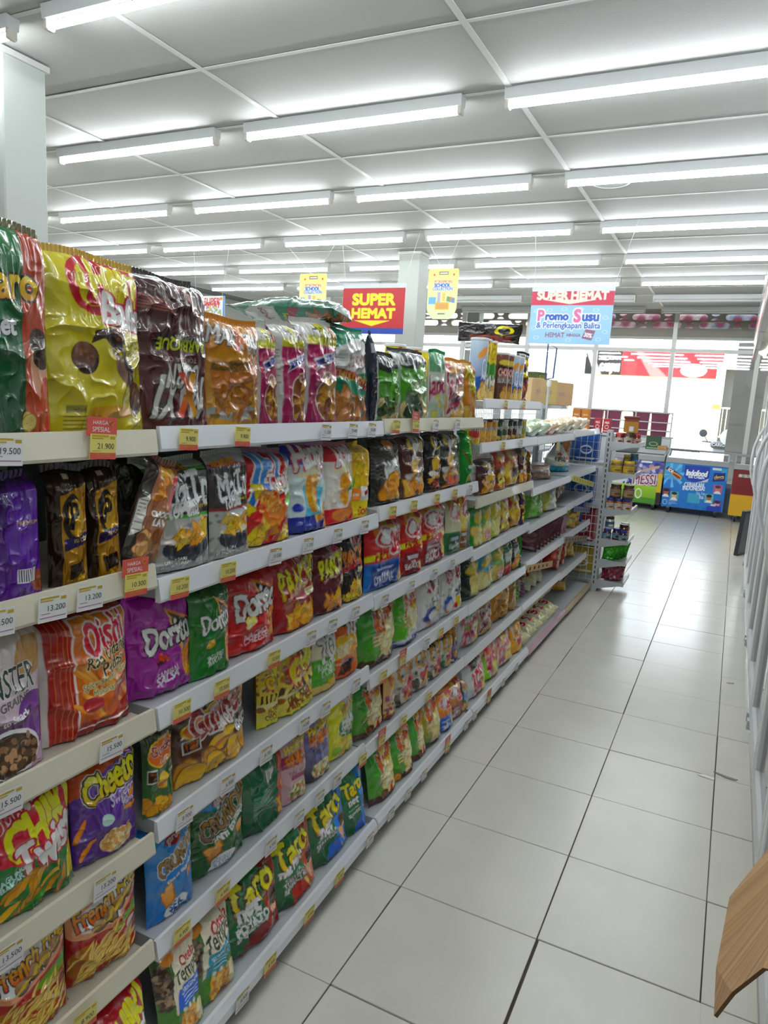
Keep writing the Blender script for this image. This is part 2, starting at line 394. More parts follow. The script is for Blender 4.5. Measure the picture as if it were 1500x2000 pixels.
# ------------------------------------------------------------------ storefront
YS = 11.3
M_FR = mat('window_frame', '#dedcd8', .5, noise=.05)
win = bpy.data.objects.new('window_1', None); C.objects.link(win); win['kind'] = 'structure'
xs = [-7.5, -6.4, -5.3, -4.2, -3.12, -2.06, -.965, .14, 1.5]
for x in xs: m = MB(); m.box(x-.028, YS-.04, .35, x+.028, YS+.04, 2.98, M_FR); m.build('mullion', win)
for a, b in zip(xs, xs[1:]):
    m = MB(); m.box(a+.028, YS-.03, 2.235, b-.028, YS+.03, 2.285, M_FR); m.build('transom', win)
    m = MB(); m.box(a+.028, YS-.03, .35, b-.028, YS+.03, .42, M_FR); m.build('bottom_rail', win)
    m = MB(); m.box(a+.026, YS-.004, .41, b-.026, YS+.004, 2.24, M_GLASS); m.build('pane', win)
    m = MB(); m.box(a+.026, YS-.004, 2.28, b-.026, YS+.004, 2.98, M_GLASS); m.build('pane', win)
m = MB(); m.box(-7.6, YS-.06, 2.86, 1.6, YS+.06, 2.98, M_WALL); m.build('head_beam', win)
m = MB(); m.box(-7.6, YS-.08, 0, 1.6, YS+.12, .35, M_WALL); struct(m.build('wall_back'))
# pierced vent band under the eaves outside the glass, and the beam below it
M_VENT = mat('vent_concrete', '#aaa096', .8, noise=.1, nscale=5)
def slots(x, z, w, h, r):
    P = []
    for cx_, a0 in ((x+w/2-r, -90), (x-w/2+r, 90)):
        for k in range(9): q = math.radians(a0+k*22.5); P.append((cx_+r*math.cos(q), z+h/2*math.sin(q)))
    return P
band = bpy.data.objects.new('trim_1', None); C.objects.link(band); band['kind'] = 'structure'
def vent(x0, z, off, n):
    for i in range(n):
        cu = bpy.data.curves.new('vent_block', 'CURVE'); cu.dimensions = '2D'; cu.fill_mode = 'BOTH'; cu.extrude = .03
        x = x0+i*.66
        hw = [(-.33, -.058), (.33, -.058), (.33, .058), (-.33, .058)]
        loops = [hw, slots(-.10, 0, .42, .094, .05)]
        for s in (1, -1):
            loops.append([(.215+.06*math.cos(q), s*(.047-.038*abs(math.sin(q)))) for q in [k*PI/8 for k in range(9)]])
        for L in loops:
            sp = cu.splines.new('POLY'); sp.points.add(len(L)-1); sp.use_cyclic_u = True
            for p, (a, b) in zip(sp.points, L): p.co = (a, b, 0, 1)
        o = bpy.data.objects.new('vent_block', cu); C.objects.link(o); bpy.context.view_layer.update()
        me = bpy.data.meshes.new_from_object(o.evaluated_get(bpy.context.evaluated_depsgraph_get())); bpy.data.objects.remove(o); me.name = 'vent_block'
        me.materials.clear(); me.materials.append(M_VENT)
        for k in range(n):
            o = bpy.data.objects.new('vent_block', me); C.objects.link(o); fin(o, band, (x0+k*.66+off, 11.9, z), (PI/2, 0, 0))
        return
vent(-7.3, 2.800, 0, 13); vent(-7.3, 2.680, .31, 13)
for z0, z1 in ((2.858, 3.02), (2.738, 2.742), (2.50, 2.622)):
    m = MB(); m.box(-7.6, 11.84, z0, 1.6, 11.95, z1, M_VENT); m.build('beam', band)
m = MB(); m.box(-7.6, 11.80, 2.46, 1.6, 11.88, 2.50, M_BAR); m.build('drip_rail', band)
m = MB(); m.box(-7.6, 11.42, 3.0, 1.6, 11.95, 3.05, M_VENT); m.build('soffit', band)
m = MB(); m.box(-4.36, 11.6, 0, -4.06, 11.83, 3.0, M_WALL); o = m.build('pillar'); struct(o)
# adverts hung behind the vents, only strips of them show
def ad(c):
    c.bg('#e8d8dc'); g_ = c.rng
    for i in range(16):
        x = i/16; c.r(x, 0, x+.055, 1, ['#f0c0c8', '#b8d8f0', '#f8f8f8', '#f8d8dc', '#dce0f8'][g_.integers(5)]); c.e(x+.03, .5, .02, .3, '#c85a78'); c.ln(x, x+.05, .7, 3, '#6a7ab0', .2, .04)
    c.t('PROMO', .3, .5, .1, '#c83a5a'); c.t('PROMO', .7, .35, .1, '#c83a5a')
o = panel('advert_strip', ad, 3.6, .30, 150, .01, None, None, (.0-.3, 12.02, 2.60)); tag(o, 'pink and blue advert strip showing through the vent slots', 'advert')
# ------------------------------------------------------------------ lamps
M_LH = mat('lamp_housing', '#c2c4c4', .45, noise=.03)
M_CAP = mat('lamp_cap', '#cfcabf', .5, noise=.06)
def lamp(lit):
    r = root('tube_lamp', '', 'lamp')
    m = MB(); m.prism([(-.024, -.022), (.024, -.022), (.030, .026), (-.030, .026)], -.605, .605, 'x', M_LH); m.build('housing', r)
    for s in (-1, 1):
        m = MB(); m.box(s*.605-(.022 if s > 0 else 0), -.02, -.058, s*.605+(.022 if s < 0 else 0), .02, -.018, M_CAP, ch=.004); m.build('end_cap', r)
    m = MB(); m.tube([(-.583, 0, -.040), (.583, 0, -.040)], .0135, M_TUBE if lit else M_TUBEOFF, 12)
    if lit:                                                     # the upper back of an LED tube is an opaque heat sink
        i2 = m.mi(M_LH); ix = [(k, sum(m.v[j][2] for j in f)/len(f)) for k, f in enumerate(m.f)]
        for k, z in ix:
            if z > -.0300 or len(m.f[k]) > 4: m.m[k] = i2
    m.build('tube', r, smooth=True)
    return r
LIT, OFF = lamp(True), lamp(False); used = {}
COLS = [('over the chillers', .915), ('over the aisle', -.485), ('above the snack shelves', -1.895), ('beyond the snack shelves', -3.295), ('in the second column from the left', -4.75), ('in the far left column', -6.15)]  # chiller column is added, unseen, to brighten the shelf fronts
ORD = ['first', 'second', 'third', 'fourth', 'fifth', 'sixth', 'seventh', 'eighth', 'ninth', 'tenth']
ROWS = [-.39, .82, 2.032, 3.244, 4.455, 5.667, 6.879, 8.09, 9.30, 10.36]  # row behind the camera is added fill for the bag fronts
for k, y in enumerate(ROWS):
    for cnm, x in COLS:
        if y < 3 and (x < -4 or (y < 1 and x < -2.5)): continue
        if x > 0 and y > 9: continue
        if abs(y-6.879) < .01 and abs(x+3.295) < .01: pass
        lit = y < 9; src = LIT if lit else OFF
        o = src if src not in used else dup(src)
        used[src] = 1; o.location = (x, y, H-.026)
        if lit: tag(o, f'lit tube lamp {cnm}, {ORD[k]} row along the ceiling', 'lamp', 'lit ceiling tubes')
        else: tag(o, f'unlit tube lamp {cnm}, {"row before last" if k == 8 else "last row"} by the windows', 'lamp', 'unlit ceiling tubes')
r = root('ceiling_speaker', 'round white perforated ceiling speaker beside a lit tube', 'speaker', (-.87, 4.68, H-.004))
m = MB(); m.lathe([(.12, .004), (.12, -.004), (.105, -.010), (.10, -.006)], M_WHITE, 28); m.build('rim', r, smooth=True)
m = MB(); m.lathe([(.10, -.002), (.10, -.007), (.06, -.009)], mat('speaker_grille', '#b0b4b2', .6, noise=.3, nscale=120), 28); m.build('grille', r, smooth=True)
r = root('smoke_detector', 'small white dome detector on the ceiling far left', 'detector', (-5.97, 8.30, H-.003))
m = MB(); m.lathe([(.055, 0), (.055, -.012), (.03, -.04), (.01, -.045)], M_WHITE, 20); m.build('dome', r, smooth=True)
# ------------------------------------------------------------------ what is printed on each pack
DES = {}
def D(name, desc, back, m=None, cat='snack bag', **kw):
    def f(fn): DES[name] = dict(desc=desc, fn=fn, back=back, m=m or FILM, cat=cat, kw=kw); return fn
    return f
NA = ['#d9962e', '#e2a63c', '#c98224', '#e9b44e']; POT = ['#e3b75a', '#edc66c', '#d8a748', '#f0d084']; CAS = ['#e8d3a0', '#f0dfb4', '#dcc48c']
def bowl(c, x, y, rx, ry, col, chips=NA):
    c.ch(x-rx*.8, y+ry*.5, x+rx*.8, y+ry*1.5, 14, chips, .13); c.e(x, y, rx, ry, col); c.e(x, y+ry*.55, rx*.98, ry*.3, '#c9c3b6')
    c.ch(x-rx*.6, y+ry*.45, x+rx*.6, y+ry*.9, 8, chips, .12)
def taro(c, name2, sub, right, c2, ang=8):
    c.bg(('#0b4a28', '#17723c')); c.p([(.62, 0), (1, 0), (1, 1), (.70, 1), (.62, .6)], right)
    c.e(.90, .30, .17, .22, '#e0a888', 12); c.e(.86, .43, .15, .10, '#3a2418', 12); c.e(.93, .17, .12, .13, c2)
    c.t('Taro', .45, .73, .78, ('#e8a800', '#ffe81e'), [('#2a2a10', .16)], 1.3, ang, 0, .09)
    c.t(name2, .36, .53, .34 if len(name2) < 4 else .52, '#ffffff', [('#123', .10)], 1.15, ang, 0, .10)
    if sub:
        c.t(sub[0], .36, .40, .36, '#dfe8df', (), 1, ang, 0, .03)
        for i, s in enumerate(sub[1:]): c.t(s, .40, .335-.075*i, .50, '#ffffff', [('#0c3a20', .12)], 1, ang, 0, .08)
    c.ch(.55, .07, .66, .13, 2, ['#d8c070'], .09, 'oval', '#9a7a30')
@D('taro_bbq_big', 'large green and orange net chips bag with yellow lettering', '#124a2c')
def _(c): taro(c, 'net', None, '#b8482a', '#c84a30', 3)
@D('taro_bbq', 'green and red net chips bag with potato barbecue lettering', '#124a2c')
def _(c): taro(c, 'net', ('PETUALANGAN', 'POTATO', 'BARBECUE'), '#8c2c20', '#7a1c18'); c.p([(.12, 0), (.75, 0), (.62, .25), (.3, .14)], '#6e1616')
@D('taro_mix', 'green and red net chips bag with teriyaki barbecue lettering', '#124a2c')
def _(c): taro(c, 'net MIX', ('PETUALANGAN', 'TERIYAKI', 'BARBECUE'), '#a04a34', '#c07050'); c.p([(.25, 0), (.75, 0), (.6, .26), (.36, .2)], '#a02822')
@D('taro_blue', 'green and blue net chips bag with seaweed lettering', '#124a2c')
def _(c): taro(c, 'net', ('PETUALANGAN', 'SEAWEED'), '#2f7ac8', '#2a66b8'); c.p([(.3, 0), (.75, 0), (.66, .28), (.44, .2)], '#1c58b0')
@D('taro_back', 'dark green chips bag turned to show its plain back', '#124a2c')
def _(c):
    c.bg(('#0f4a2c', '#1c6a40')); c.r(.12, .22, .70, .58, '#15573a'); c.ln(.15, .62, .55, 9, '#6f9a80', .034, .010); c.r(.45, .70, .62, .86, '#dfe4e0')
    for i in range(6): c.r(.47+i*.024, .72, .48+i*.024, .84, '#333')
    c.p([(.76, 0), (1, 0), (1, 1), (.82, 1)], '#b03a20'); c.ch(.82, .05, .97, .5, 5, NA, .09)
@D('chiki_balls', 'yellow puffed balls bag with chocolate swirl', '#c9b91c')
def _(c):
    c.bg(('#d2c214', '#e0d21c')); c.e(.52, .82, .26, .17, '#c8203c'); c.e(.545, .82, .21, .135, '#ddd01a')
    c.t('C', .45, .83, .22, '#e6d820', [('#c8203c', .3)], 1.3, -6, 0, .2); c.t('HIKI', .72, .85, .52, '#ecdf2a', [('#c8203c', .42)], 1.5, -6, 0, .16)
    c.t('Balls', .78, .70, .46, '#f6f6f2', [('#c02848', .16)], 1.25, -5, 0, .13)
    c.p([(.42, .50), (.50, .53), (.66, .46), (.80, .20), (.86, .10), (.94, .14), (.9, .24), (.72, .5), (.6, .60), (.44, .57)], '#3a2620'); c.p([(.58, .50), (.68, .42), (.78, .26), (.70, .28), (.60, .40)], '#8a6c60')
    for x, y, r in ((.36, .42, .115), (.89, .22, .11), (.68, .56, .08)): c.e(x, y, r, r*.76, '#2e1a12'); c.e(x-.01, y+.01, r*.9, r*.68, ('#4a2a1a', '#7c4a2e')); c.sp(x-r*.6, y-r*.4, x+r*.6, y+r*.4, 16, ['#5e3522', '#8a5636'], .012)
    c.t('CURIOUS', .86, .515, .26, '#3a3420', (), 1.2, -3); c.t('CHOCO', .86, .465, .24, '#3a3420', (), 1.2, -3); c.t('RASA COKLAT', .88, .425, .22, '#5a5020', (), 1, -3)
    c.e(.60, .13, .24, .035, '#d8a020'); c.r(.20, .125, .34, .165, '#8a8414'); c.t('HALAL', .29, .145, .09, '#2e2c10', (), 1, 0, 0, .02); c.ln(.18, .48, .105, 4, '#6a651a', .022, .007)
@D('maxicorn_bbq', 'maroon tortilla chips bag standing upside down', '#4a161a')
def _(c):
    c.bg(('#5e1a1e', '#3c1418')); c.r(0, .9, 1, 1, '#2a1418')
    c.t('MAXI', .52, .20, .66, '#d8d4cc', [('#161212', .14)], 2.2, 180, .25, .06); c.t('CORN', .55, .33, .50, '#d8d4cc', [('#161212', .14)], 2.0, 180, .25, .06)
    c.p([(.44, .08), (.52, .08), (.76, .36), (.66, .36)], ('#d83a20', '#f0b040')); c.p([(.76, .09), (.68, .08), (.46, .36), (.54, .36)], ('#f0b040', '#c83a1c'))
    c.t('TORTILLA CHIPS', .5, .435, .5, '#c8b8b0', (), 1, 180, 0, .03); c.r(.2, .49, .96, .585, '#1e1416'); c.t('BARBEQUE', .55, .522, .66, '#c8d22c', (), 1.15, 180, .1, .07); c.t('FLAVOUR', .6, .567, .3, '#d8d8cc', (), 1, 180)
    for i in range(5): c.p([(.06, .73+i*.018), (.5-i*.05, .70+i*.018), (.5-i*.05, .71+i*.018), (.06, .74+i*.018)], '#9a5a52')
    c.p([(.45, .98), (.9, .6), (.93, .62), (.5, 1)], '#b88a8a')
@D('maxicorn_nacho', 'yellow nacho tortilla chips bag with chips in a bowl', '#c8901c')
def _(c):
    c.bg(('#d9a018', '#d98f1a')); c.p([(.1, .30), (1, .52), (1, .7), (.05, .55)], '#c8781a'); c.e(.42, .16, .40, .08, '#b8b4ac')
    c.ch(.12, .17, .62, .36, 14, ['#c07a30', '#d08a3c', '#b86c28'], .13); c.ch(.7, .35, .95, .75, 5, ['#c8842c', '#b8701c'], .10); c.ch(.75, .08, .95, .25, 3, ['#a8621c'], .1)
    c.t('MAXICORN', .52, .83, .98, '#eceae4', [('#16120e', .13)], 1.7, -6, .15, .07); c.p([(.36, .72), (.44, .72), (.62, .96), (.54, .96)], ('#c82c1c', '#f0a030')); c.p([(.62, .74), (.55, .73), (.38, .94), (.45, .95)], ('#e8902c', '#c8301c'))
    c.r(.06, .53, .62, .615, '#7a5a10'); c.t('NACHO CHEESE', .34, .57, .5, '#e8902c', (), 1.2, -4, 0, .05); c.r(.06, .10, .2, .14, '#8a6a14')
@D('happytos', 'magenta and white corn chips bag with blue ribbon', '#c8c8c8')
def _(c):
    c.bg(('#a01e58', '#c02a6a')); c.r(0, 0, .16, 1, '#d4d2cc'); c.r(.16, .78, 1, 1, '#d2d0c8'); c.r(.16, .755, 1, .83, '#d6d21c')
    for x, w_ in ((.45, .16), (.75, .2)): c.r(x, .83, x+w_, .97, '#c8c428' if x < .6 else '#c87830')
    c.t('Happytos', .62, .90, .66, '#1c1814', (), 1.9, 0, 0, .05); c.t('Tortilla Chips', .74, .785, .34, '#a06c14', (), 1, 0, 0, .02); c.ln(.03, .12, .72, 12, '#8a8a86', .03, .012)
    c.p([(.26, .50), (.45, .56), (.98, .64), (.98, .73), (.5, .66), (.26, .62), (.32, .56)], '#f0f0f0'); c.p([(.29, .52), (.45, .575), (.98, .655), (.98, .715), (.5, .645), (.29, .60), (.35, .56)], '#1c2c86'); c.t('CORN CHIPS', .70, .655, .5, '#f4f4f4', (), 1.25, 9, 0, .07)
    c.e(.66, .27, .30, .25, '#f0e0d0'); c.e(.66, .27, .275, .235, '#8a4a14'); c.ch(.48, .10, .84, .44, 16, ['#d49a34', '#c88a28', '#dba840'], .10); c.r(.16, 0, 1, .06, '#8e1a4c')
@D('happytos_green', 'green and white tortilla chips bag with red banner', '#0c6a4c')
def _(c):
    c.bg(('#0a7a54', '#109268')); c.p([(0, .46), (1, .56), (1, .80), (.6, .88), (0, .74)], '#dcdcd8'); c.e(.72, .73, .26, .17, '#e6e4de'); c.ln(.08, .30, .70, 6, '#8a9a96', .03, .01)
    c.t('happy-tos', .66, .69, .62, '#8e1a30', (), 1.9, 10, .2, .05); c.p([(0, .50), (.5, .45), (1, .32), (1, .42), (.5, .54), (0, .58)], '#a8263a'); c.t('TORTILLA CHIPS', .48, .485, .84, '#d6d23c', (), 1.3, -7, 0, .06)
    c.ch(.05, .02, .9, .26, 16, ['#b8743a', '#c88244', '#a8642c'], .17); c.ch(.1, .3, .3, .36, 2, ['#c88244'], .12)
@D('navy', 'narrow dark navy chips bag', '#1c2236')
def _(c): c.bg(('#161a2a', '#28304a')); c.ch(.3, .1, .9, .6, 8, POT, .14); c.r(.1, .8, .9, .9, '#c8c8d0')
@D('lays_green', 'green and dark grey potato chips bag with leafy print', '#c9ccc8')
def _(c):
    c.bg(('#3e8a24', '#5aa832')); c.p([(0, .76), (.4, .70), (1, .84), (1, 1), (0, 1)], '#26302c'); c.r(0, 0, .10, 1, '#c4c8c2'); c.e(.7, .45, .26, .33, '#6cba3c'); c.e(.7, .45, .2, .26, '#58a430')
    c.ch(.15, .03, .9, .26, 9, ['#c8b078', '#b89a60', '#d8c48c'], .12, 'oval', '#5a6a30'); c.ch(.2, .10, .6, .3, 8, ['#2a4c1c', '#1e3a14', '#3a6424'], .10, 'oval', '#16280e')
@D('japota_green', 'pale green potato chips bag with maroon lettering', '#cfd6c8')
def _(c):
    c.bg(('#d0d8c8', '#2f9a5c')); c.r(0, .25, 1, .7, '#d4dccc'); c.t('Japota', .5, .55, 1.1, '#a82848', [('#f4f0ec', .16)], 1.8, 8, .1, .1); c.ch(.2, .05, .8, .35, 6, ['#d8d060', '#c8c050'], .14, 'oval', '#8a8430')
def japota(c, bgc, top, acc):
    c.bg(bgc); c.p([(0, .72), (1, .8), (1, 1), (0, 1)], top); c.e(.18, .86, .12, .07, '#c81e32'); c.t('Japota', .56, .64, .86, '#b01e3c', [('#ffffff', .15), ('#7a1428', .22)], 2.0, 14, .1, .12)
    c.r(.5, .45, .92, .55, acc); c.ln(.52, .9, .53, 3, '#fff4c0', .03, .01); c.p([(.3, .18), (.62, .22), (.6, .34), (.46, .37), (.3, .33)], '#24306a'); c.p([(.34, .21), (.58, .24), (.57, .31), (.34, .31)], '#b83040'); c.ch(.55, .03, .95, .3, 7, POT, .13, 'oval', '#b8862c')
@D('japota_cheese', 'white and orange potato chips bag with maroon lettering', '#d8c8a0')
def _(c): japota(c, ('#e0a83c', '#d8d4c8'), '#e6a030', '#e07a20')
@D('japota_white', 'white and green potato chips bag with pickle print', '#d0d4cc')
def _(c): japota(c, ('#dcdcd4', '#e2e4dc'), '#3c9440', '#3a8a3a'); c.e(.3, .50, .16, .07, '#6a8a30', -30); c.p([(.6, .3), (1, .38), (1, .46), (.66, .44)], '#2f8a3c')
@D('japota_black', 'black and silver potato chips bag with maroon lettering', '#b8b8b4')
def _(c): japota(c, ('#33261e', '#20180f'), '#1c1a1a', '#d89a2c'); c.r(0, 0, .24, 1, '#c0c4c4'); c.t('JUMBO', .74, .5, .3, '#3a2410')
@D('japota_orange', 'orange and lime potato chips bag with maroon lettering', '#8ab42c')
def _(c): japota(c, ('#e29a30', '#c85a2a'), '#c84a30', '#e0502a'); c.p([(0, 0), (.3, 0), (.2, .5), (.06, 1), (0, 1)], '#7ac02c'); c.e(.6, .42, .12, .06, '#a8d040')
@D('japota_yellow', 'bright yellow potato chips bag with maroon lettering', '#c8a81c')
def _(c): japota(c, ('#e0c22c', '#ecd43a'), '#d8b420', '#e8d890')
def potabee(c, bgc, txt, chips=POT):
    c.bg(bgc); c.e(.5, .72, .42, .18, txt[1]); c.t('Pota', .48, .77, .66, txt[0], [('#3a2a10', .14)], 1.8, -18, .1, .12); c.t('Bee', .6, .58, .5, txt[0], [('#3a2a10', .14)], 1.8, -18, .1, .12); c.ch(.1, .04, .9, .34, 12, chips, .15, 'oval', '#9a6a20')
@D('potabee_orange', 'orange ridged potato chips bag with yellow lettering', '#c8822c')
def _(c): potabee(c, ('#c8742a', '#e0a040'), ('#e8e04a', '#c88428'))
@D('potabee_brown', 'maroon brown potato chips bag with a yellow looped logo', '#4a2018')
def _(c): logoP(c, ('#4a2a1c', '#3e1418'))
@D('potabee_black', 'black potato chips bag with a yellow looped logo', '#1a1614')
def _(c): logoP(c, ('#1c1816', '#16120f')); c.e(.6, .14, .34, .11, '#2c1a14'); c.sp(.4, .08, .85, .2, 40, ['#b8401c', '#d85a24', '#8a2a14'], .03)
def logoP(c, bgc):
    c.bg(bgc); c.e(.56, .84, .30, .12, '#e0b82c'); c.e(.58, .845, .23, .09, bgc[1]); c.t('P', .52, .80, .22, '#f0e8e0', (), 2.0, -8, .2, .10)
    c.p([(.28, .56), (.56, .66), (.66, .54), (.62, .40), (.36, .36)], '#d8962e'); c.p([(.31, .56), (.55, .64), (.63, .54), (.6, .42), (.38, .39)], '#e6ae4a'); c.e(.45, .30, .3, .06, '#d6d2cc', -14)
    c.ch(.2, .03, .9, .24, 12, ['#d8942c', '#c87f24', '#e0a848'], .16); c.t('Grill', .75, .4, .4, '#d8c8c0', (), 1.3, 10, .2, .04)
def ogp(c, bgc, o):
    c.bg(bgc); c.e(.6, .84, .36, .13, '#e8c428'); c.e(.63, .84, .24, .085, bgc[1]); c.t('P', .6, .83, .2, '#f4f0e0', (), 2, 0, .1, .1); c.r(.05, .57, .95, .60, o); c.p([(.1, .2), (.95, .34), (.95, .56), (.1, .55)], '#3a2014')
    c.ch(.2, .30, .9, .56, 6, ['#e0b040', '#d0a030'], .14, 'oval', '#8a5a18'); c.e(.5, .22, .3, .05, '#d8d42c', 12); c.ch(.3, .05, .9, .14, 4, NA, .12, 'oval')
@D('potabee_og', 'orange potato chips bag with a yellow ring logo', '#b04a1c')
def _(c): ogp(c, ('#7a4424', '#c84a1e'), '#2a1a14')
@D('potabee_yel', 'brown and yellow potato chips bag with a green corner', '#8a6a1c')
def _(c): ogp(c, ('#6a4a20', '#a87a20'), '#3a6a24'); c.r(.5, .9, 1, 1, '#2a5a2c')
@D('potabee_red', 'red and plum potato chips bag with a yellow ring logo', '#8a2a20')
def _(c): ogp(c, ('#5a2430', '#b83022'), '#e0d0c0'); c.t('Chili', .6, .66, .6, '#e8d84a', (), 1.4, 6, .1, .06)
@D('potabee_purple', 'purple potato chips bag with yellow lettering', '#4a3060')
def _(c): ogp(c, ('#3a2a44', '#4c346c'), '#c8b8d0'); c.t('Chili', .6, .66, .6, '#e8d84a', (), 1.4, 6, .1, .06)
@D('purple_choc', 'deep purple snack pack with a barcode', '#3a1858')
def _(c):
    c.bg(('#4a1c74', '#2e1450')); c.e(.75, .55, .4, .5, '#4c2080'); c.e(.9, .12, .16, .09, '#7a3a24', 20); c.r(.5, .13, .82, .24, '#d0ccd4')
    for i in range(9): c.r(.52+i*.032, .135, .535+i*.032, .235, '#2a2430')
    c.t('PREMIUM', .72, .60, .4, '#b89a3c', (), 1, 0, 0, .03)
@D('piattos_gold', 'slim gold and black snack bag with violet ribbon', '#8a6414', FOIL)
def _(c):
    c.bg(('#8a6210', '#9c7214')); c.r(0, 0, .26, 1, '#2a1e10'); c.p([(.2, .76), (1, .86), (1, 1), (.2, 1)], '#2a1c10'); c.r(.4, .9, .55, .95, '#c8b8a8'); c.e(.55, .58, .26, .20, '#181008'); c.e(.62, .57, .21, .16, '#b08a1c')
    c.t('P', .56, .60, .24, '#1c1408', (), 1.8, 0, .1, .12); c.p([(.3, .30), (1, .38), (1, .46), (.3, .40)], '#22184a'); c.t('ISI COK', .72, .395, .4, '#c8a83c', (), 1.1, 8, 0, .04); c.p([(.45, .05), (.85, .10), (.8, .22), (.42, .18)], '#1e120c'); c.ch(.5, .02, .9, .1, 4, ['#c89a2c', '#d8b040'], .08)
def maitos(c, b1, band, top):
    c.bg(('#8a8a86', '#b8bab6')); c.r(0, .48, 1, .88, b1); c.r(0, .86, 1, .895, band); c.r(0, .455, 1, .485, band); c.r(0, .895, 1, 1, top)
    c.t('hottest', .35, .92, .52, ('#e0641c', '#f4b030'), [('#2a1408', .14)], 1.3, 4, 0, .09); c.t('MaiTos', .60, .70, .92, '#dcecf4', [('#3a5a6a', .04)], 2.1, 7, 0, .07); c.p([(.2, .585), (.5, .575), (.75, .615), (1, .62), (.75, .63), (.5, .592)], '#d0e4f0'); c.t('Tortilla', .48, .535, .52, '#f6f6f4', (), 1.5, 4, 0, .10); c.t('Chips Style', .84, .55, .3, '#e8c81c', (), 1.2, 4, 0, .03)
    c.sp(0, 0, 1, .42, 60, ['#7a7a78', '#a2a29e', '#6a6a6a'], .03); bowl(c, .55, .20, .40, .12, '#2a2a34', ['#e8a838', '#efb84a', '#dc9428']); c.t('DIBUAT DARI', .34, .10, .34, '#f0f0ee', [('#161616', .3)], 1, 4, 0, .06); c.t('JAGUNG PILIHAN', .34, .065, .42, '#f0f0ee', [('#161616', .3)], 1, 4, 0, .06)
@D('maitos_green', 'grey tortilla chips bag with green stripes and chip bowl', '#8c8c88')
def _(c): maitos(c, '#262422', '#3c8a2c', '#b4bcb0')
@D('maitos_red', 'grey tortilla chips bag with maroon stripes and chip bowl', '#8c8c88')
def _(c): maitos(c, '#2a2422', '#6e1c20', '#a8a8a8')
@D('maitos_dark', 'dark tortilla chips bag in painted shade, set back behind others', '#1c1a1a')
def _(c): c.bg(('#3a3836', '#1c1a1a')); c.t('hottest', .4, .86, .6, '#4a4440', (), 1.5, 4, 0, .08); c.t('MaiTos', .55, .68, .8, '#55534f', (), 1.8, 6, 0, .06)  # print colours dimmed to paint in the shade behind other bags
@D('choco_lava', 'bronze chocolate lava snack bag tilted with raised top seal', '#6a4028')
def _(c):
    c.bg(('#7a5a44', '#9a5a3a')); c.r(0, 0, .22, 1, '#2a2624'); c.p([(.03, .2), (.2, .26), (.2, .62), (.03, .55)], '#c8c4bc'); c.ln(.05, .19, .55, 9, '#555', .035, .01); c.ch(.35, .6, .7, .82, 5, ['#c8843c', '#b06c30'], .13, 'oval'); c.r(.72, .45, 1, .86, '#b83a48'); c.p([(.3, .8), (.8, .86), (.8, .94), (.3, .9)], '#d89a2c'); c.t('CHOCO', .6, .46, .52, '#e8e4dc', [('#2a1a14', .15)], 1.3, 5, 0, .1); c.t('LAVA', .66, .385, .42, '#e8e4dc', [('#2a1a14', .15)], 1.3, 5, 0, .1); c.ch(.3, .06, .8, .28, 7, ['#b88a58', '#c89a68', '#6a3c20'], .14, 'oval')
@D('jetz', 'red roasted corn tortilla snack bag with blue lettering', '#a82024')
def _(c):
    c.bg(('#b8281c', '#b01c28')); c.p([(.1, .12), (.6, .2), (.9, .5), (.4, .46)], ('#d8941c', '#c0281c')); c.p([(.7, .40), (1, .34), (1, .62), (.92, .62)], '#5aa42c'); c.t('JETZ', .62, .84, .86, ('#1c5aa8', '#5a9ad8'), [('#f0f4f8', .14)], 2.2, 0, .18, .12); c.t('Tortilla', .68, .665, .60, '#fff4ec', [('#8a1020', .16)], 1.5, 3, 0, .08); c.t('Roasted Corn', .74, .595, .54, '#fff', [('#4a8a2c', .12)], 1.2, 3, 0, .06); c.t('Flavor', .84, .548, .28, '#fff', [('#4a8a2c', .12)], 1.2, 3, 0, .06)
    c.e(.42, .46, .34, .075, '#c07838', -38); c.sp(.25, .36, .6, .58, 60, ['#d8984c', '#a86428', '#e0a858'], .02); c.ch(.12, .04, .95, .22, 14, ['#d8b82c', '#c8a824', '#b87830'], .12); c.ch(.08, .34, .25, .62, 3, ['#d8c030'], .11)
def corn(c, b1, mid, txt):
    c.bg(b1); c.r(0, .20, 1, .77, mid); c.t(txt, .55, .91, .8, '#f0f0f4', [('#b82030', .16)], 1.8, 8, .1, .12); c.e(.52, .46, .13, .24, '#c88a30', 8); c.sp(.42, .28, .64, .66, 90, ['#e0ac48', '#b8782a', '#d89c3c'], .022)
    c.e(.48, .67, .26, .035, '#d8c8a0', 6); c.e(.5, .70, .15, .05, '#e0d4b0', 6); c.ch(.62, .05, 1, .3, 7, ['#c8842c', '#d89a40'], .12)
@D('corn_blue', 'blue and white snack bag with a hatted corn cob', '#1c2c7a')
def _(c): corn(c, ('#1a2a86', '#1c2c8c'), '#c4d4dc', 'Happy'); c.p([(.3, .2), (.7, .2), (.8, .5), (.35, .55)], '#5ab4d0'); c.e(.52, .44, .13, .22, '#c88a30', 8); c.sp(.42, .28, .64, .62, 80, ['#e0ac48', '#b8782a', '#d89c3c'], .022); c.e(.22, .3, .08, .05, '#2a3c9a')
@D('corn_red', 'red and white snack bag with a hatted corn cob', '#a8202c')
def _(c): corn(c, ('#b8282c', '#b0202c'), '#d4d0c8', 'Tops'); c.e(.5, .12, .3, .08, '#c8783c'); c.p([(.6, .4), (.72, .42), (.85, .62), (.78, .62)], '#3c8a34')
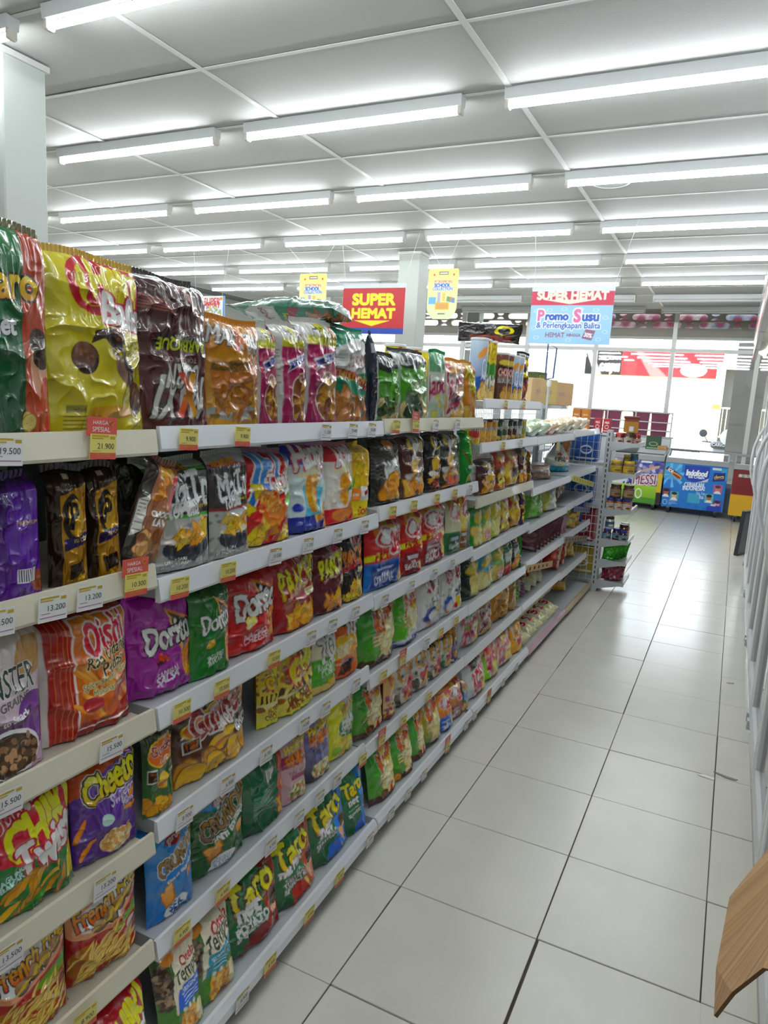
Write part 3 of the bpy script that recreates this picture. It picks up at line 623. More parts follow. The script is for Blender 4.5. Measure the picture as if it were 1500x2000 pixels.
@D('corn_yellow', 'yellow snack bag with tall corn cobs', '#c8a81c')
def _(c):
    c.bg(('#d8b41c', '#c8a42c')); c.r(0, .2, 1, .42, '#dcdcd8'); c.r(0, .06, 1, .24, '#dcbc1c'); c.p([(0, .42), (.3, .36), (.46, .72), (.2, .72)], '#6a9a2c'); c.e(.24, .55, .11, .2, '#d8a82c', -12); c.e(.66, .55, .11, .2, '#d8a82c', 12); c.sp(.15, .4, .76, .7, 120, ['#e8bc40', '#c08c20'], .02); c.ch(.05, .74, .95, .93, 14, ['#e0b83c', '#d0a42c'], .12); c.r(.02, .24, .34, .40, '#d87a24'); c.t('Hot', .18, .32, .2, '#fff', (), 1.2, 0, 0, .05); c.p([(.5, .3), (.98, .38), (.98, .44), (.5, .36)], '#8a2a24'); c.t('Corny', .6, .12, .7, '#a02424', (), 1.4, 8, .2, .07)
def wavy(c, bgc, dk, chips):
    c.bg(bgc); x = np.linspace(0, 1, 60)
    for i in range(9):
        y = .40+i*.055+.012*np.sin(x*38); c.p(np.concatenate([np.stack([x, y], 1), np.stack([x[::-1], (y+.016)[::-1]], 1)]), dk)
    c.t('wavy', .62, .60, .70, '#c8d0cc', (), 2.0, 6, 0, .11); c.t('Beef BBQ', .72, .47, .4, '#d0ccc0', (), 1, 6, 0, .03); c.ch(.35, .04, .85, .36, 6, chips, .2, 'oval', '#7a4a14'); c.r(0, 0, 1, .08, '#17130f'); c.e(.5, .88, .2, .07, '#c88428')
@D('wavy_black', 'charcoal wavy potato chips bag with rippled stripes', '#242422')
def _(c): wavy(c, ('#1c1c1a', '#2e2e2c'), '#55534c', ['#d89838', '#c8862c'])
@D('wavy_green', 'green wavy potato chips bag with a red lower corner', '#24523a')
def _(c): wavy(c, ('#1c4a30', '#2c6a44'), '#3c7a54', ['#d8a848', '#c8342c']); c.p([(.2, 0), (.9, 0), (.8, .3), (.3, .34)], '#a83434')
@D('seaweed_green', 'glossy bright green seaweed chips bag with chopstick print', '#1c7a2c', FOIL)
def _(c):
    c.bg(('#1a6c28', '#2c9a3a')); c.e(.7, .7, .24, .26, '#6cb040'); c.t('Pota', .66, .78, .5, '#e0e070', [('#1c4a1c', .14)], 1.8, -80, .1, .12); c.p([(.05, .62), (.1, .65), (.72, .36), (.7, .34)], '#8a4a20'); c.r(.45, .30, .8, .36, '#d8dcd4'); c.t('SEAWEED', .62, .33, .3, '#222', (), 1, 20); c.e(.6, .12, .3, .1, '#3a5a44'); c.ch(.3, .1, .8, .25, 5, ['#a8b060', '#c8c880'], .13, 'oval', '#2a4a20')
@D('munster', 'lilac and white snack bag with black slanted lettering', '#a890a8')
def _(c):
    c.bg(('#a888a4', '#c8c2be')); c.e(.85, .8, .3, .14, '#a88454', 40); c.e(.85, .35, .28, .2, '#6a3c80'); c.t('MUNSTER', .36, .66, 1.0, '#2c3a34', [('#d8d8d2', .10)], 2.4, 4, 0, .05); c.t('GRAINS', .55, .515, .5, '#4a4a4c', (), 1.2, 8, 0, .05); c.p([(0, .40), (.6, .38), (.8, .48), (.78, .40), (.6, .30), (0, .34)], '#4a2850'); c.t('to Snack', .55, .40, .4, '#d8d0d8', (), 1.2, 12, 0, .05); c.e(.45, .16, .46, .17, '#d0ccd0'); c.e(.45, .155, .42, .145, '#3a2820'); c.sp(.15, .06, .8, .26, 40, ['#7a5a40', '#a88060', '#4a3628'], .05)
@D('oishi', 'red and orange shrimp crackers bag', '#8a1c1c')
def _(c):
    c.bg(('#8e1a1c', '#9a1c22')); c.r(.30, .06, 1, .92, '#d4c8c0'); c.r(.325, .075, .985, .905, ('#b0501c', '#b86a2c')); c.r(0, 0, .06, 1, '#c8c0bc')
    for x in (.12, .17, .22, .26): c.r(x, 0, x+.005, 1, '#b88a3c')
    g = c.rng
    for i in range(26):
        x, y = g.uniform(.34, .97), g.uniform(.08, .9); c.e(x, y, .13, .022, '#c87f38', g.uniform(-60, -30)); c.e(x+.01, y+.004, .11, .012, '#d69a50', g.uniform(-60, -30))
    c.r(.06, .92, 1, 1, '#7a161c'); c.r(.325, 0, 1, .06, '#7a161c')
    c.t('Oishi', .68, .76, .52, '#b81e3c', [('#f0ece8', .16)], 1.9, 12, 0, .12); c.t('Raa Udang', .70, .60, .56, '#1e1814', [('#d8c89a', .12)], 1.25, 12, .15, .06); c.t('Pedas', .74, .51, .3, '#1e1814', [('#d8c89a', .12)], 1.4, 12, .15, .06); c.t('Spicy Shrimp Flavor', .68, .42, .6, '#2a1a14', [('#d8c89a', .16)], 1.2, 10, .1, .05); c.t('Makanan Ringan', .72, .34, .46, '#3a4a24', [('#d8c89a', .2)], 1.3, 8, 0, .05); c.e(.48, .24, .11, .06, '#a02c34'); c.p([(.35, .12), (.7, .1), (.98, .2), (.98, .08), (.35, .07)], '#8a2418')
def doritos(c, bgc, sub, prop=None):
    c.bg(bgc); c.p([(.52, .84), (.98, .66), (.78, .40)], '#1a1210'); c.p([(.50, .87), (1, .68), (.96, .66), (.55, .82)], '#e0782c'); c.p([(.5, .87), (.55, .83), (.79, .43), (.77, .37)], '#e8a05c'); c.p([(.77, .37), (.8, .42), (1, .68), (.97, .68)], '#d86a24')
    c.t('Doritos', .62, .62, .86, '#f2f0ee', [('#161010', .16)], 1.7, 8, 0, .10); c.e(.9, .30, .12, .2, '#c8803c', -10); c.ch(.84, .16, .95, .42, 3, ['#d8923c', '#c87a2c'], .13); c.e(.42, .36, .10, .045, prop or '#3a1c20', 20); c.sp(.35, .35, .5, .42, 14, ['#b83c34', '#d86a3c'] if prop is None else [prop, '#e0c850'], .022)
    for i, s in enumerate(sub): c.t(s, .52, .225-.055*i, .36, '#f0e8f0', (), 1.15, 10, .12, .06)
@D('doritos_purple', 'magenta tortilla chips bag with a dark star behind white lettering', '#6a1c66')
def _(c): doritos(c, ('#7c1878', '#a02a9c'), ('SAMBAL', 'SALSA'))
@D('doritos_green', 'green tortilla chips bag with roasted corn print', '#184c20')
def _(c): doritos(c, ('#0f6a22', '#1c5a20'), ('JAGUNG', 'BAKAR'), '#b88a2c')
@D('doritos_red', 'red tortilla chips bag with nacho cheese lettering', '#7a1418')
def _(c): doritos(c, ('#a8181c', '#b01a20'), ('NACHO', 'CHEESE'), '#e0d0a0')
def pancho(c, bgc, t1, t2, ch):
    c.bg(bgc); c.t('Oishi', .62, .90, .30, '#b8203c', [('#f0e8e8', .2)], 1.5, 10, 0, .12); c.t('PANCHO', .58, .70, .92, t1, [(t2, .14)], 2.3, 10, 0, .09); c.t('THIN TRADITIONAL STYLE', .60, .52, .78, '#e8c8c0', (), 1.3, 12, 0, .05, 0, .05); c.r(.68, .42, .92, .50, '#d8d09a'); c.ln(.71, .9, .485, 3, '#4a4a20', .022, .008); c.ch(.3, .06, .92, .26, 12, ch, .15); c.p([(.45, .2), (.78, .18), (.66, .38)], '#e0a83c')
@D('pancho_red', 'red tortilla chips bag with tall yellow lettering', '#7a1c20')
def _(c): pancho(c, ('#8c1c22', '#a8202a'), ('#e0a01c', '#f0f03a'), '#3a2a10', NA)
@D('pancho_maroon', 'maroon tortilla chips bag with tall yellow lettering', '#4a1a1c')
def _(c): pancho(c, ('#4c1c20', '#5c1e24'), ('#e0d01c', '#e8f03a'), '#2a1a10', ['#d08438', '#c07428'])
@D('pancho_black', 'black tortilla chips bag with orange lettering and red banner', '#241a1a')
def _(c):
    pancho(c, ('#221a1c', '#2a2428'), ('#d06020', '#e8a040'), '#8a1c18', ['#e0b030', '#d8a028']); c.p([(.05, .46), (.5, .50), (.95, .56), (.95, .62), (.5, .57), (.05, .53)], '#a81c2c'); c.t('SAMBAL GILA', .45, .11, .8, '#e0d82c', [('#5a1410', .15)], 1.6, 4, .1, .08)
def qtela(c, bgc, low, band, sub, big=True):
    c.bg(bgc); c.e(.55, .83, .42, .2, '#d87a1c'); c.e(.58, .83, .26, .13, '#f0c030'); c.p([(.55, .9), (1, .8), (1, 1), (.7, 1)], '#b8242a'); c.r(0, 0, 1, .40, low[0])
    if big: c.p([(0, .42), (1, .50), (1, .62), (0, .50)], band); c.t('FAMILY PACK', .62, .525, .92, '#a01c24', (), 1.5, 5, 0, .10)
    c.e(.92, .28, .2, .3, '#e0b468'); c.e(.94, .26, .14, .22, '#d09a48'); c.r(.12, .04, .70, .36, low[1])
    c.e(.40, .74, .24, .15, '#f4f0f0'); c.e(.40, .74, .21, .13, '#a81c2c'); c.e(.40, .74, .15, .10, '#d8dcdc'); c.t('tela', .70, .72, .44, '#b01e30', [('#f6f2f2', .16)], 1.6, 6, .1, .12); c.p([(.42, .64), (.48, .68), (.58, .60), (.54, .58)], '#a81c2c')
    c.ln(.2, .6, .31, 2, '#d8e0f0', .03, .012); c.t(sub, .42, .16, .46, '#f2f4fa', (), 1.6, 4, 0, .1); c.t('RASA', .42, .22, .18, '#f2f4fa', (), 1, 4, 0, .05)
@D('qtela_blue', 'red and blue family pack cassava chips bag', '#8c2026')
def _(c): qtela(c, ('#b82028', '#c02a2c'), ('#2a6ab4', '#1c3a84'), '#e0d41c', 'ORIGINAL')
@D('qtela_red', 'red and maroon family pack cassava chips bag', '#8c2026')
def _(c): qtela(c, ('#a81c22', '#b8341f'), ('#a02024', '#74161e'), '#d8cc1c', 'BALADO')
@D('qtela_green', 'green and cream cassava chips bag', '#205a34')
def _(c): qtela(c, ('#c8ccb0', '#b8b490'), ('#2c6a3a', '#1c4a2c'), '#d8cc1c', 'SEAWEED', False)
@D('qtela_yellow', 'yellow cassava chips bag with a red extra flag', '#c8a81c')
def _(c): qtela(c, ('#d8c0a0', '#d8c42c'), ('#c89a48', '#6a4a2c'), '#d8cc1c', 'WAYANG', False); c.r(.4, .80, 1, .98, '#b8242c'); c.t('EXTRA', .7, .91, .45, '#fff', (), 1.1, 8, 0, .06); c.t('42g', .7, .84, .4, '#fff', (), 1.1, 8, 0, .08)
@D('qtela_sblue', 'small red and bright blue cassava chips bag', '#8c2026')
def _(c): qtela(c, ('#b02428', '#d8a030'), ('#2470c8', '#1c50a4'), '#e0d41c', 'ORIGINAL', False)
@D('qtela_sred', 'small dark red cassava chips bag', '#7a1a1e')
def _(c): qtela(c, ('#8a1a20', '#c8902c'), ('#9a1c22', '#7a1418'), '#e0d41c', 'BALADO', False)
@D('chiki_twist', 'green and white jumbo corn twist bag with yellow lettering', '#1c6a34')
def _(c):
    c.bg(('#1c5c20', '#1c7434')); c.p([(0, .72), (1, .86), (1, 1), (0, 1)], '#d4d0cc'); c.p([(.8, .9), (1, .78), (1, 1), (.7, 1)], '#b82434'); c.t('JUMBO PACK', .5, .90, 1.0, '#b81c34', [('#ecd8d8', .10)], 1.7, 16, 0, .09); c.e(.5, .66, .56, .17, '#b8203c', 18)
    c.t('CHIKI', .60, .70, .84, '#e4d420', [('#b01c34', .16)], 1.9, 18, .1, .16); c.t('Twist', .66, .50, .72, '#ece8e4', [('#b02040', .15)], 1.7, 18, .1, .12); c.t('JAGUNG', .25, .36, .3, '#b8e0e8', (), 1.2, 18, 0, .07); c.t('BAKAR', .25, .30, .26, '#b8e0e8', (), 1.2, 18, 0, .07)
    c.e(.5, .12, .3, .05, '#3a7a2c', 20); c.ch(.1, .05, .8, .26, 10, ['#b8862c', '#c89a3c', '#a87424'], .14, 'bar', '#6a4a14'); c.p([(.85, .1), (1, .08), (1, .5), (.95, .4)], '#d8c41c')
@D('chiki_red', 'red and white corn twist bag', '#a01c2c')
def _(c):
    c.bg(('#a81c30', '#9a1428')); c.e(.6, .55, .5, .2, '#1c5a2c'); c.t('CHIKI', .62, .68, .8, '#e0d01c', [('#a01428', .16)], 2.0, 24, .1, .16); c.t('Twist', .7, .47, .7, '#ece8e4', [('#b02040', .15)], 1.8, 24, .1, .12); c.p([(.7, 0), (1, 0), (1, .35)], '#1c7a34')
@D('cheetos', 'purple and orange cheese puffs bag with yellow lettering', '#4a2a78')
def _(c):
    c.bg(('#43246e', '#5c3a90'))
    for i in range(6): c.p([(.5, .3), (i*.2, 1), (i*.2+.1, 1)], '#6a489c')
    c.p([(0, .62), (.3, .8), (1, .9), (1, 1), (0, 1)], '#b8501c'); c.r(0, .66, .12, 1, '#a8441c')
    c.t('Cheetos', .60, .75, .92, ('#d8a81c', '#f0e024'), [('#14100e', .18), ('#d8d4cc', .26)], 2.0, 14, .1, .12); c.t('Sweetos', .74, .56, .48, '#c8b8d8', (), 1.7, 12, .1, .05); c.t('Rasa Keju', .82, .49, .28, '#e0d8e8', (), 1.2, 10, 0, .04); c.t('Manis', .8, .45, .2, '#e0d8e8', (), 1.2, 10, 0, .04)
    for x, y, a in ((.18, .16, 50), (.86, .38, -10), (.1, .34, 60), (.92, .55, 60)): c.e(x, y, .16, .025, '#c8702c', a); c.e(x, y+.006, .14, .012, '#e08a3c', a)
    c.e(.62, .14, .26, .11, '#d8b88a'); c.sp(.42, .06, .84, .24, 50, ['#e8d0a8', '#c89a60', '#b88850'], .035); c.e(.46, .36, .08, .05, '#a8c8c0', 20)
def guri(c, bgc, sub, sc):
    c.bg(bgc); c.e(.56, .70, .46, .165, '#e0b42c', 7); c.e(.56, .70, .43, .145, '#c8641c', 7); c.t('GuriBee', .56, .75, .74, '#8a1c1c', [('#f0e8d8', .14)], 1.7, 9, 0, .12); c.t('Layers', .58, .62, .36, '#f0ece0', (), 1.35, 9, 0, .07); c.t('サクサク', .72, .85, .28, '#c8343c', [('#f0e0c8', .12)], 1, 10, 0, .05); c.t('sayings', .4, .94, .26, '#c8b8a8', (), 1, 8)
    c.r(.10, .39, .30, .54, '#d8d0c4'); c.r(.115, .40, .285, .53, '#2a1a12'); c.t('4 lapis', .2, .50, .13, '#d86a2c', (), 1.2, 4, 0, .06); c.t('1 rasa', .2, .45, .13, '#d86a2c', (), 1.2, 4, 0, .06); c.e(.52, .38, .19, .10, '#d09a30', 22); c.e(.52, .395, .17, .075, '#e0b044', 22); c.e(.5, .35, .14, .03, '#b8661c', 22)
    for i, s in enumerate(sub): c.t(s, .86, .45-.045*i, .24, '#f0ece8', [('#2a1a14', .12)], 1.2, 8, 0, .06)
    c.ch(0, .02, 1, .18, 20, ['#c8902c', '#b87f24', '#d8a440'], .13, 'oval', '#7a4e14')
@D('guribee_brown', 'dark brown layered chips bag with red lettering on an orange oval', '#33201a')
def _(c): guri(c, ('#5a3420', '#2c1c18'), ('BBQ', 'BALADO'), 0)
@D('guribee_green', 'dark green layered chips bag with red lettering on an orange oval', '#1e3018')
def _(c): guri(c, ('#1e5a1e', '#2a3020'), ('RUMPUT', 'LAUT'), 0)
@D('chiki_popcorn', 'yellow caramel popcorn bag with brown stripes', '#b89a1c')
def _(c):
    c.bg(('#d4c860', '#c0a01c')); c.p([(0, .6), (1, .75), (1, .8), (0, .66)], '#d8b828'); c.sp(0, .48, 1, 1, 60, ['#7a4420', '#8c5428', '#a8682c', '#6a3a1c'], .05); c.t('CHIKI', .70, .73, .62, '#e8d420', [('#8a2030', .15)], 2.0, 30, .1, .14); c.t('C', .42, .62, .26, '#e0c01c', [('#b82434', .18)], 1.3, 20, 0, .2); c.t('POPCORN', .76, .60, .46, '#f0ece4', [('#8a3040', .12)], 1.3, 28, 0, .07)
    for i in range(6): c.p([(.08+i*.16, .34), (.16+i*.16, .36), (.18+i*.16, .46), (.12+i*.16, .47)], '#3c2414')
    c.r(0, .28, 1, .345, '#d0c890'); c.t('SALTED', .52, .25, .5, '#6a3418', (), 1.4, 14, 0, .07); c.t('CARAMEL!', .56, .175, .66, '#7a3c1c', (), 1.6, 14, 0, .08); c.e(.1, .27, .1, .045, '#8a5020'); c.r(0, 0, 1, .08, '#d4c848'); c.ln(.45, .85, .12, 2, '#5a4a14', .03, .01)
@D('topcorn_green', 'green and white roasted corn snack bag', '#3a8a2c')
def _(c):
    c.bg(('#c8a850', '#d8dcd4')); c.r(0, .14, 1, .56, '#4a9a2c'); c.t('TOS', .62, .90, .8, '#f0f0ec', [('#1c1c1c', .16)], 1.7, 6, 0, .14); c.t('TOS', .66, .70, .86, '#f0f0ec', [('#1c1c1c', .16)], 1.9, 6, 0, .14); c.t('ROASTED', .56, .46, .74, '#eef4e8', (), 1.5, 10, 0, .08); c.t('CORN', .52, .34, .5, '#eef4e8', (), 1.5, 10, 0, .08); c.ch(.55, .05, 1, .2, 7, ['#d8b048', '#c89a34'], .16)
@D('korean_bbq', 'orange tortilla chips bag with korean bbq lettering', '#b8541c')
def _(c):
    c.bg(('#c85a1c', '#d2601e')); c.r(0, .86, 1, 1, '#5a2c1c'); c.t('TOS', .70, .84, .66, '#f0f0ec', [('#1c1c1c', .18)], 1.9, -4, 0, .14); c.p([(.05, .35), (.75, .40), (.7, .70), (.08, .72)], '#d8a82c'); c.t('KOREAN', .36, .56, .56, '#f2ece0', (), 1.3, 10, 0, .06); c.t('BBQ', .28, .47, .34, '#f2ece0', (), 1.3, 10, 0, .06); c.ch(.5, .34, .9, .58, 8, ['#e0a838', '#d09428'], .15); c.p([(.14, .08), (.6, .10), (.66, .28), (.4, .32), (.2, .22)], '#3a1e14'); c.sp(.2, .1, .6, .28, 30, ['#5a3020', '#2a140c'], .03); c.r(0, .27, .5, .285, '#d8d0c8')
def kusuka(c, g0, g1, low, sub):
    c.bg((g0, g1)); c.e(.72, .80, .40, .26, '#d89a1c'); c.e(.74, .82, .30, .2, '#e2b23c'); c.t('Kusuka', .66, .80, .74, '#c8601c', [('#f4ece0', .24), ('#5a2410', .15)], 1.9, 20, .1, .12); c.t(sub, .74, .66, .46, '#2a2414', [('#e0d42c', .22)], 1.2, 18, .1, .05)
    for i in range(5): c.ch(.52, .14, 1, .56, 6, CAS, .13, 'oval', '#b89a5c')
    for i in range(3): c.r(.26, .34+i*.06, .50, .38+i*.06, '#a88a54'); c.r(.28, .35+i*.06, .48, .37+i*.06, '#d8d4a8')
    c.p([(0, 0), (1, 0), (1, .16), (.6, .07), (.3, .14), (0, .15)], low); c.p([(.6, .05), (.68, .03), (.8, .22), (.76, .24)], '#a82a24')
@D('kusuka', 'green cassava chips bag with orange slanted lettering', '#2f7a24')
def _(c): kusuka(c, '#4a8a20', '#2f8a2c', '#4a2c20', 'SINGKONG'); c.ch(.1, .03, .5, .1, 4, ['#6a4634', '#54382a', '#c8862c'], .1, 'oval', '#33201a')
@D('kusuka_gold', 'gold and green cassava chips bag with black bean sauce print', '#a8821c')
def _(c): kusuka(c, '#2c6a24', '#b8942c', '#2a3420', 'SINGKONG')
@D('kusuka_blue', 'green and blue cassava chips bag with salt print', '#2f7a2c')
def _(c): kusuka(c, '#5aa42c', '#4a9a34', '#1c3c80', 'SINGKONG'); c.p([(.05, .12), (.4, .16), (.7, .28), (.9, .22), (.6, .12), (.2, .08)], '#dcdce0'); c.r(.55, .08, .95, .16, '#5a62a8')
@D('kusuka_purple', 'beige cassava chips bag with purple panel', '#8a5a5c')
def _(c): kusuka(c, '#c8b088', '#d0a44c', '#6a3a3c', 'SINGKONG'); c.p([(.1, .38), (.9, .46), (.9, .56), (.1, .48)], '#8a2a64'); c.t('CHILI', .5, .47, .6, '#f0e0f0', (), 1.2, 6, 0, .08); c.sp(0, .05, 1, .35, 20, ['#7a3a5a', '#d8a030', '#a0302c'], .08)
@D('wonhae_pink', 'pale pink popcorn snack bag with korean lettering', '#b89aa0')
def _(c): wonhae(c, ('#c0a0a6', '#b08c96'), '#6a1c28', '떡볶이', 'Yoki Snack', '#8a2c4a')
@D('wonhae_lavender', 'lavender popcorn snack bag with korean lettering', '#7c7ab0')
def _(c): wonhae(c, ('#2a2434', '#8a88c0'), '#8a7aa0', '떡볶이', 'Topokki', '#6a68a8')
@D('wonhae_yellow', 'bright yellow popcorn snack bag with green korean lettering', '#b8a81c')
def _(c):
    c.bg(('#d8cc1c', '#e0d61c')); c.r(.3, .86, .75, 1, '#a01c3c'); c.t('원해', .66, .88, .42, '#f2d8d8', [('#4a1418', .16)], 1.4, 8, 0, .08); c.t('WONHAE', .66, .75, .66, '#d8a01c', [('#2a1c10', .18)], 1.9, 10, 0, .1); c.e(.64, .48, .34, .17, '#1c6a2c', 10); c.t('바삭', .64, .53, .46, '#f0f4ea', [('#145024', .12)], 1.5, 10, 0, .08); c.t('옥수수', .64, .42, .5, '#f0f4ea', [('#145024', .12)], 1.4, 10, 0, .08); c.t('Jagung', .6, .30, .34, '#2a6a2c', (), 1, 10, 0, .05); c.ch(.3, .03, .95, .2, 10, ['#e8cc70', '#d8a848', '#f0dc98'], .12, 'oval', '#a87c2c'); c.e(.3, .14, .14, .06, '#8ab42c')
def wonhae(c, bgc, top, kr, sub, bc):
    c.bg(bgc); c.e(.7, .92, .4, .1, top); c.t('원해', .62, .88, .42, '#e8c83c', [('#1c1410', .14)], 1.5, 6, 0, .08); c.t('WONHAE', .56, .75, .86, '#e0b82c', [('#181210', .18)], 1.7, 6, 0, .1); c.r(.05, .50, .95, .66, bc); c.t(kr, .54, .58, .76, '#e07a2c', [('#2a1a1c', .14)], 1.2, 6, 0, .08); c.t(sub, .54, .43, .6, '#2c2028', (), 1.2, 6, 0, .06); c.r(.3, .32, .9, .38, bc); c.e(.6, .15, .36, .12, '#d8c89c'); c.sp(.3, .06, .92, .25, 60, ['#e8dcb8', '#c8a868', '#b8743c', '#4a7a30'], .04)
def chitato(c, acc, sub):
    c.bg(('#d8dad6', '#cfd3d2'))
    for i in range(5): c.r(.1+i*.19, 0, .108+i*.19, 1, '#8c9496'); c.r(0, .1+i*.17, 1, .106+i*.17, '#8c9496')
    c.p([(.25, .72), (.35, .92), (1, .96), (1, .80), (.7, .70), (.45, .64)], '#981c30'); c.t('Chuba', .68, .83, .62, '#f2f0f0', (), 1.9, 6, .2, .10); c.t(sub, .7, .60, .48, '#1c1c20', (), 1.7, 4, .2, .05); c.t('Renyah', .4, .47, .3, '#4a3a40', (), 1, 4, 0, .04)
    c.e(.48, .26, .24, .16, acc); c.e(.56, .22, .14, .11, '#d8dcdc'); c.e(.42, .12, .1, .03, '#d0702c', -20); c.ch(.7, .04, 1, .4, 8, CAS, .12, 'oval', '#a8782c')
@D('chitato', 'white cassava snack bag with black grid and red logo', '#c4c8c6')
def _(c): chitato(c, '#1c3c8a', 'Cassava')
@D('chitato_lite', 'white and peach cassava snack bag with red logo', '#c4c8c6')
def _(c): chitato(c, '#2c4a9a', 'Cassava'); c.r(.3, .42, .8, .50, '#eee'); c.t('LITE', .55, .46, .4, '#333')
@D('chitato_blue', 'white cassava snack bag with blue and yellow shapes', '#c4c8c6')
def _(c): chitato(c, '#1c3c9a', ''.ljust(1, 'C')); c.e(.5, .46, .34, .06, '#1c2c5a', 10); c.e(.5, .2, .26, .12, '#d8b81c'); c.e(.3, .14, .14, .06, '#b8281c')
@D('french_fries', 'red french fries snack bag with flame lettering', '#7a1c20')
def _(c):
    c.bg(('#8a2a1c', '#a81c2c')); c.e(.5, .72, .56, .24, '#d0906a', 14); c.e(.5, .70, .42, .17, '#e0dcd4', 14); c.t('Kentang Goreng', .5, .93, .72, '#3a2018', [('#e0c8b0', .1)], 1.2, 14, .15, .05); c.t('French Fries', .56, .78, .98, ('#c8341c', '#f0d02c'), [('#2a120c', .16)], 2.0, 14, .12, .09)
    for i, (x, y) in enumerate(((.38, .55), (.54, .61), (.70, .66), (.84, .71))): c.e(x, y, .10, .075, '#3a2414'); c.e(x-.01, y+.008, .085, .06, ('#6a4a28', '#a8865a')); c.e(x, y, .12, .018, '#c8a840', 30)
    c.p([(.5, .42), (.75, .5), (1, .6), (1, .48), (.7, .4)], '#5a8a24'); c.e(.22, .28, .2, .12, '#9a5a24'); c.e(.2, .16, .18, .1, '#8a4c1c'); c.e(.9, .30, .2, .13, '#b8a8a0'); c.e(.9, .30, .16, .10, '#7a1c1c')
    g = c.rng
    for i in range(34): x, y, a = g.uniform(.12, .9), g.uniform(.04, .38), g.uniform(15, 65); c.e(x, y, .24, .018, '#a87c30', a, 8); c.e(x, y+.004, .23, .012, '#d8b868', a, 8)
def crunchy(c, bgc, top, sub):
    c.bg(bgc); c.p([(0, .80), (.5, .74), (1, .82), (1, 1), (0, 1)], top); c.p([(.3, .80), (.45, .92), (.72, .94), (.66, .78), (.5, .74)], '#7a1c22'); c.t('garuda', .52, .84, .34, '#f0e0d8', (), 1.2, 16, 0, .06); c.t('CRUNCHY', .60, .63, .88, ('#6a4820', '#b8924c'), [('#1c120c', .2), ('#e0dcd0', .3)], 2.0, 20, .1, .10); c.t('corn tornado', .66, .46, .66, '#f2f4f6', (), 1.25, 20, 0, .07)
    for x, y, z in ((.36, .22, .17), (.82, .34, .10)): c.p([(x-z, y+z*.55), (x+z*.6, y+z*.9), (x+z*.9, y-z*.2), (x-z*.3, y-z*.6)], '#8a5420'); c.p([(x-z*.9, y+z*.5), (x+z*.5, y+z*.8), (x+z*.7, y-z*.1), (x-z*.25, y-z*.45)], ('#c07830', '#e0a458'))
    c.e(.52, .09, .24, .08, '#e4ecf2', 10); c.t(sub[0], .5, .11, .26, '#1c3c80', (), 1.2, 8, 0, .08); c.t(sub[1], .53, .055, .26, '#1c3c80', (), 1.2, 8, 0, .08)
@D('crunchy_blue', 'blue corn cone snack bag with brown outlined lettering', '#1c5a9a')
def _(c): crunchy(c, ('#1a6aae', '#2478bc'), '#2a80c4', ('SEA', 'SALT'))
@D('crunchy_green', 'green corn cone snack bag with sky blue top and brown lettering', '#1c4a2a')
def _(c): crunchy(c, ('#0c4a1c', '#14541f'), '#3a98dc', ('JAGUNG', 'BAKAR')); c.p([(.72, .98), (1, .86), (1, 1)], '#d8a81c'); c.t('25%', .92, .95, .14, '#a8241c', (), 1.2, -20, 0, .06)
def tempe(c, band, sub):
    c.bg(('#3c7a20', '#2a4a1c')); c.p([(.30, .30), (.94, .36), (1, .98), (.38, 1)], '#cfc8b4'); c.p([(.36, .30), (1, .33), (1, .56), (.44, .52)], band); c.t('Qtela', .72, .80, .40, '#a82434', (), 1.4, 10, 0, .06); c.t('Tempe', .68, .67, .60, '#1c3424', (), 1.7, 10, .05, .07); c.t('CHIPS', .74, .58, .24, '#8a8a70', (), 1, 10, 0, .03); c.t(sub, .70, .49, .46, '#dcecf4', (), 1.2, 10, 0, .06); c.ln(.5, .9, .42, 3, '#b8d0e0', .035, .01)
    c.e(.16, .62, .17, .26, '#2c1c14', 8); c.sp(.04, .4, .28, .85, 50, ['#5a4634', '#7a6450', '#3a281c', '#8a765c'], .04); c.e(.3, .9, .14, .07, '#c07a38'); c.e(.62, .13, .24, .16, '#c88c38'); c.sp(.42, .02, .82, .26, 60, ['#e0b060', '#a86c24', '#d8a04c'], .03); c.e(.88, .14, .12, .12, '#d8c89c')
    for i in range(3): c.e(.5+i*.12, .29, .045, .03, '#8a9c90'); c.e(.5+i*.12, .29, .034, .022, '#c8d0c8')
@D('tempe_blue', 'beige tempe chips bag with a bright blue band', '#2a5a1c')
def _(c): tempe(c, '#1c5ac0', 'ORIGINAL')
@D('tempe_teal', 'beige tempe chips bag with a teal band', '#1c3a18')
def _(c): tempe(c, '#1c8098', 'RUMPUT LAUT')
@D('tempe_white', 'green and gold tempe chips bag with a blue tag', '#2a4a24')
def _(c): tempe(c, '#2a68b8', 'ORIGINAL'); c.e(.2, .8, .3, .2, '#b09048')
def chimi(c, bgc, acc, low):
    c.bg(bgc); c.r(0, .86, 1, 1, acc); c.t('hello', .6, .87, .26, '#3a8a3c', (), 1, 6, 0, .05); c.t('CHIMI', .62, .74, .84, '#e0981c', [('#3a2a14', .16)], 2.2, 10, 0, .12); c.r(.3, .60, .95, .655, '#2a2628'); c.t('UBI MADU', .62, .628, .5, '#f0e8d8', (), 1, 0, 0, .03)
    for x, y, a in ((.7, .42, 20), (.55, .3, -30), (.82, .28, 60), (.66, .2, 10), (.84, .46, -20)): c.e(x, y, .2, .09, '#7a1c2c', a); c.e(x+.01, y+.015, .16, .06, '#b84450', a)
    c.p([(.45, .12), (.62, .1), (.8, .4), (.72, .42)], '#e09a3c'); c.r(0, 0, .34, .30, low)
    for y in (.42, .28, .14): c.e(.22, y, .07, .045, '#2c4a3c'); c.ln(.1, .36, y-.06, 1, '#4a5a50', .02, .012)
    c.r(.08, .02, .2, .1, '#e4e4e0')
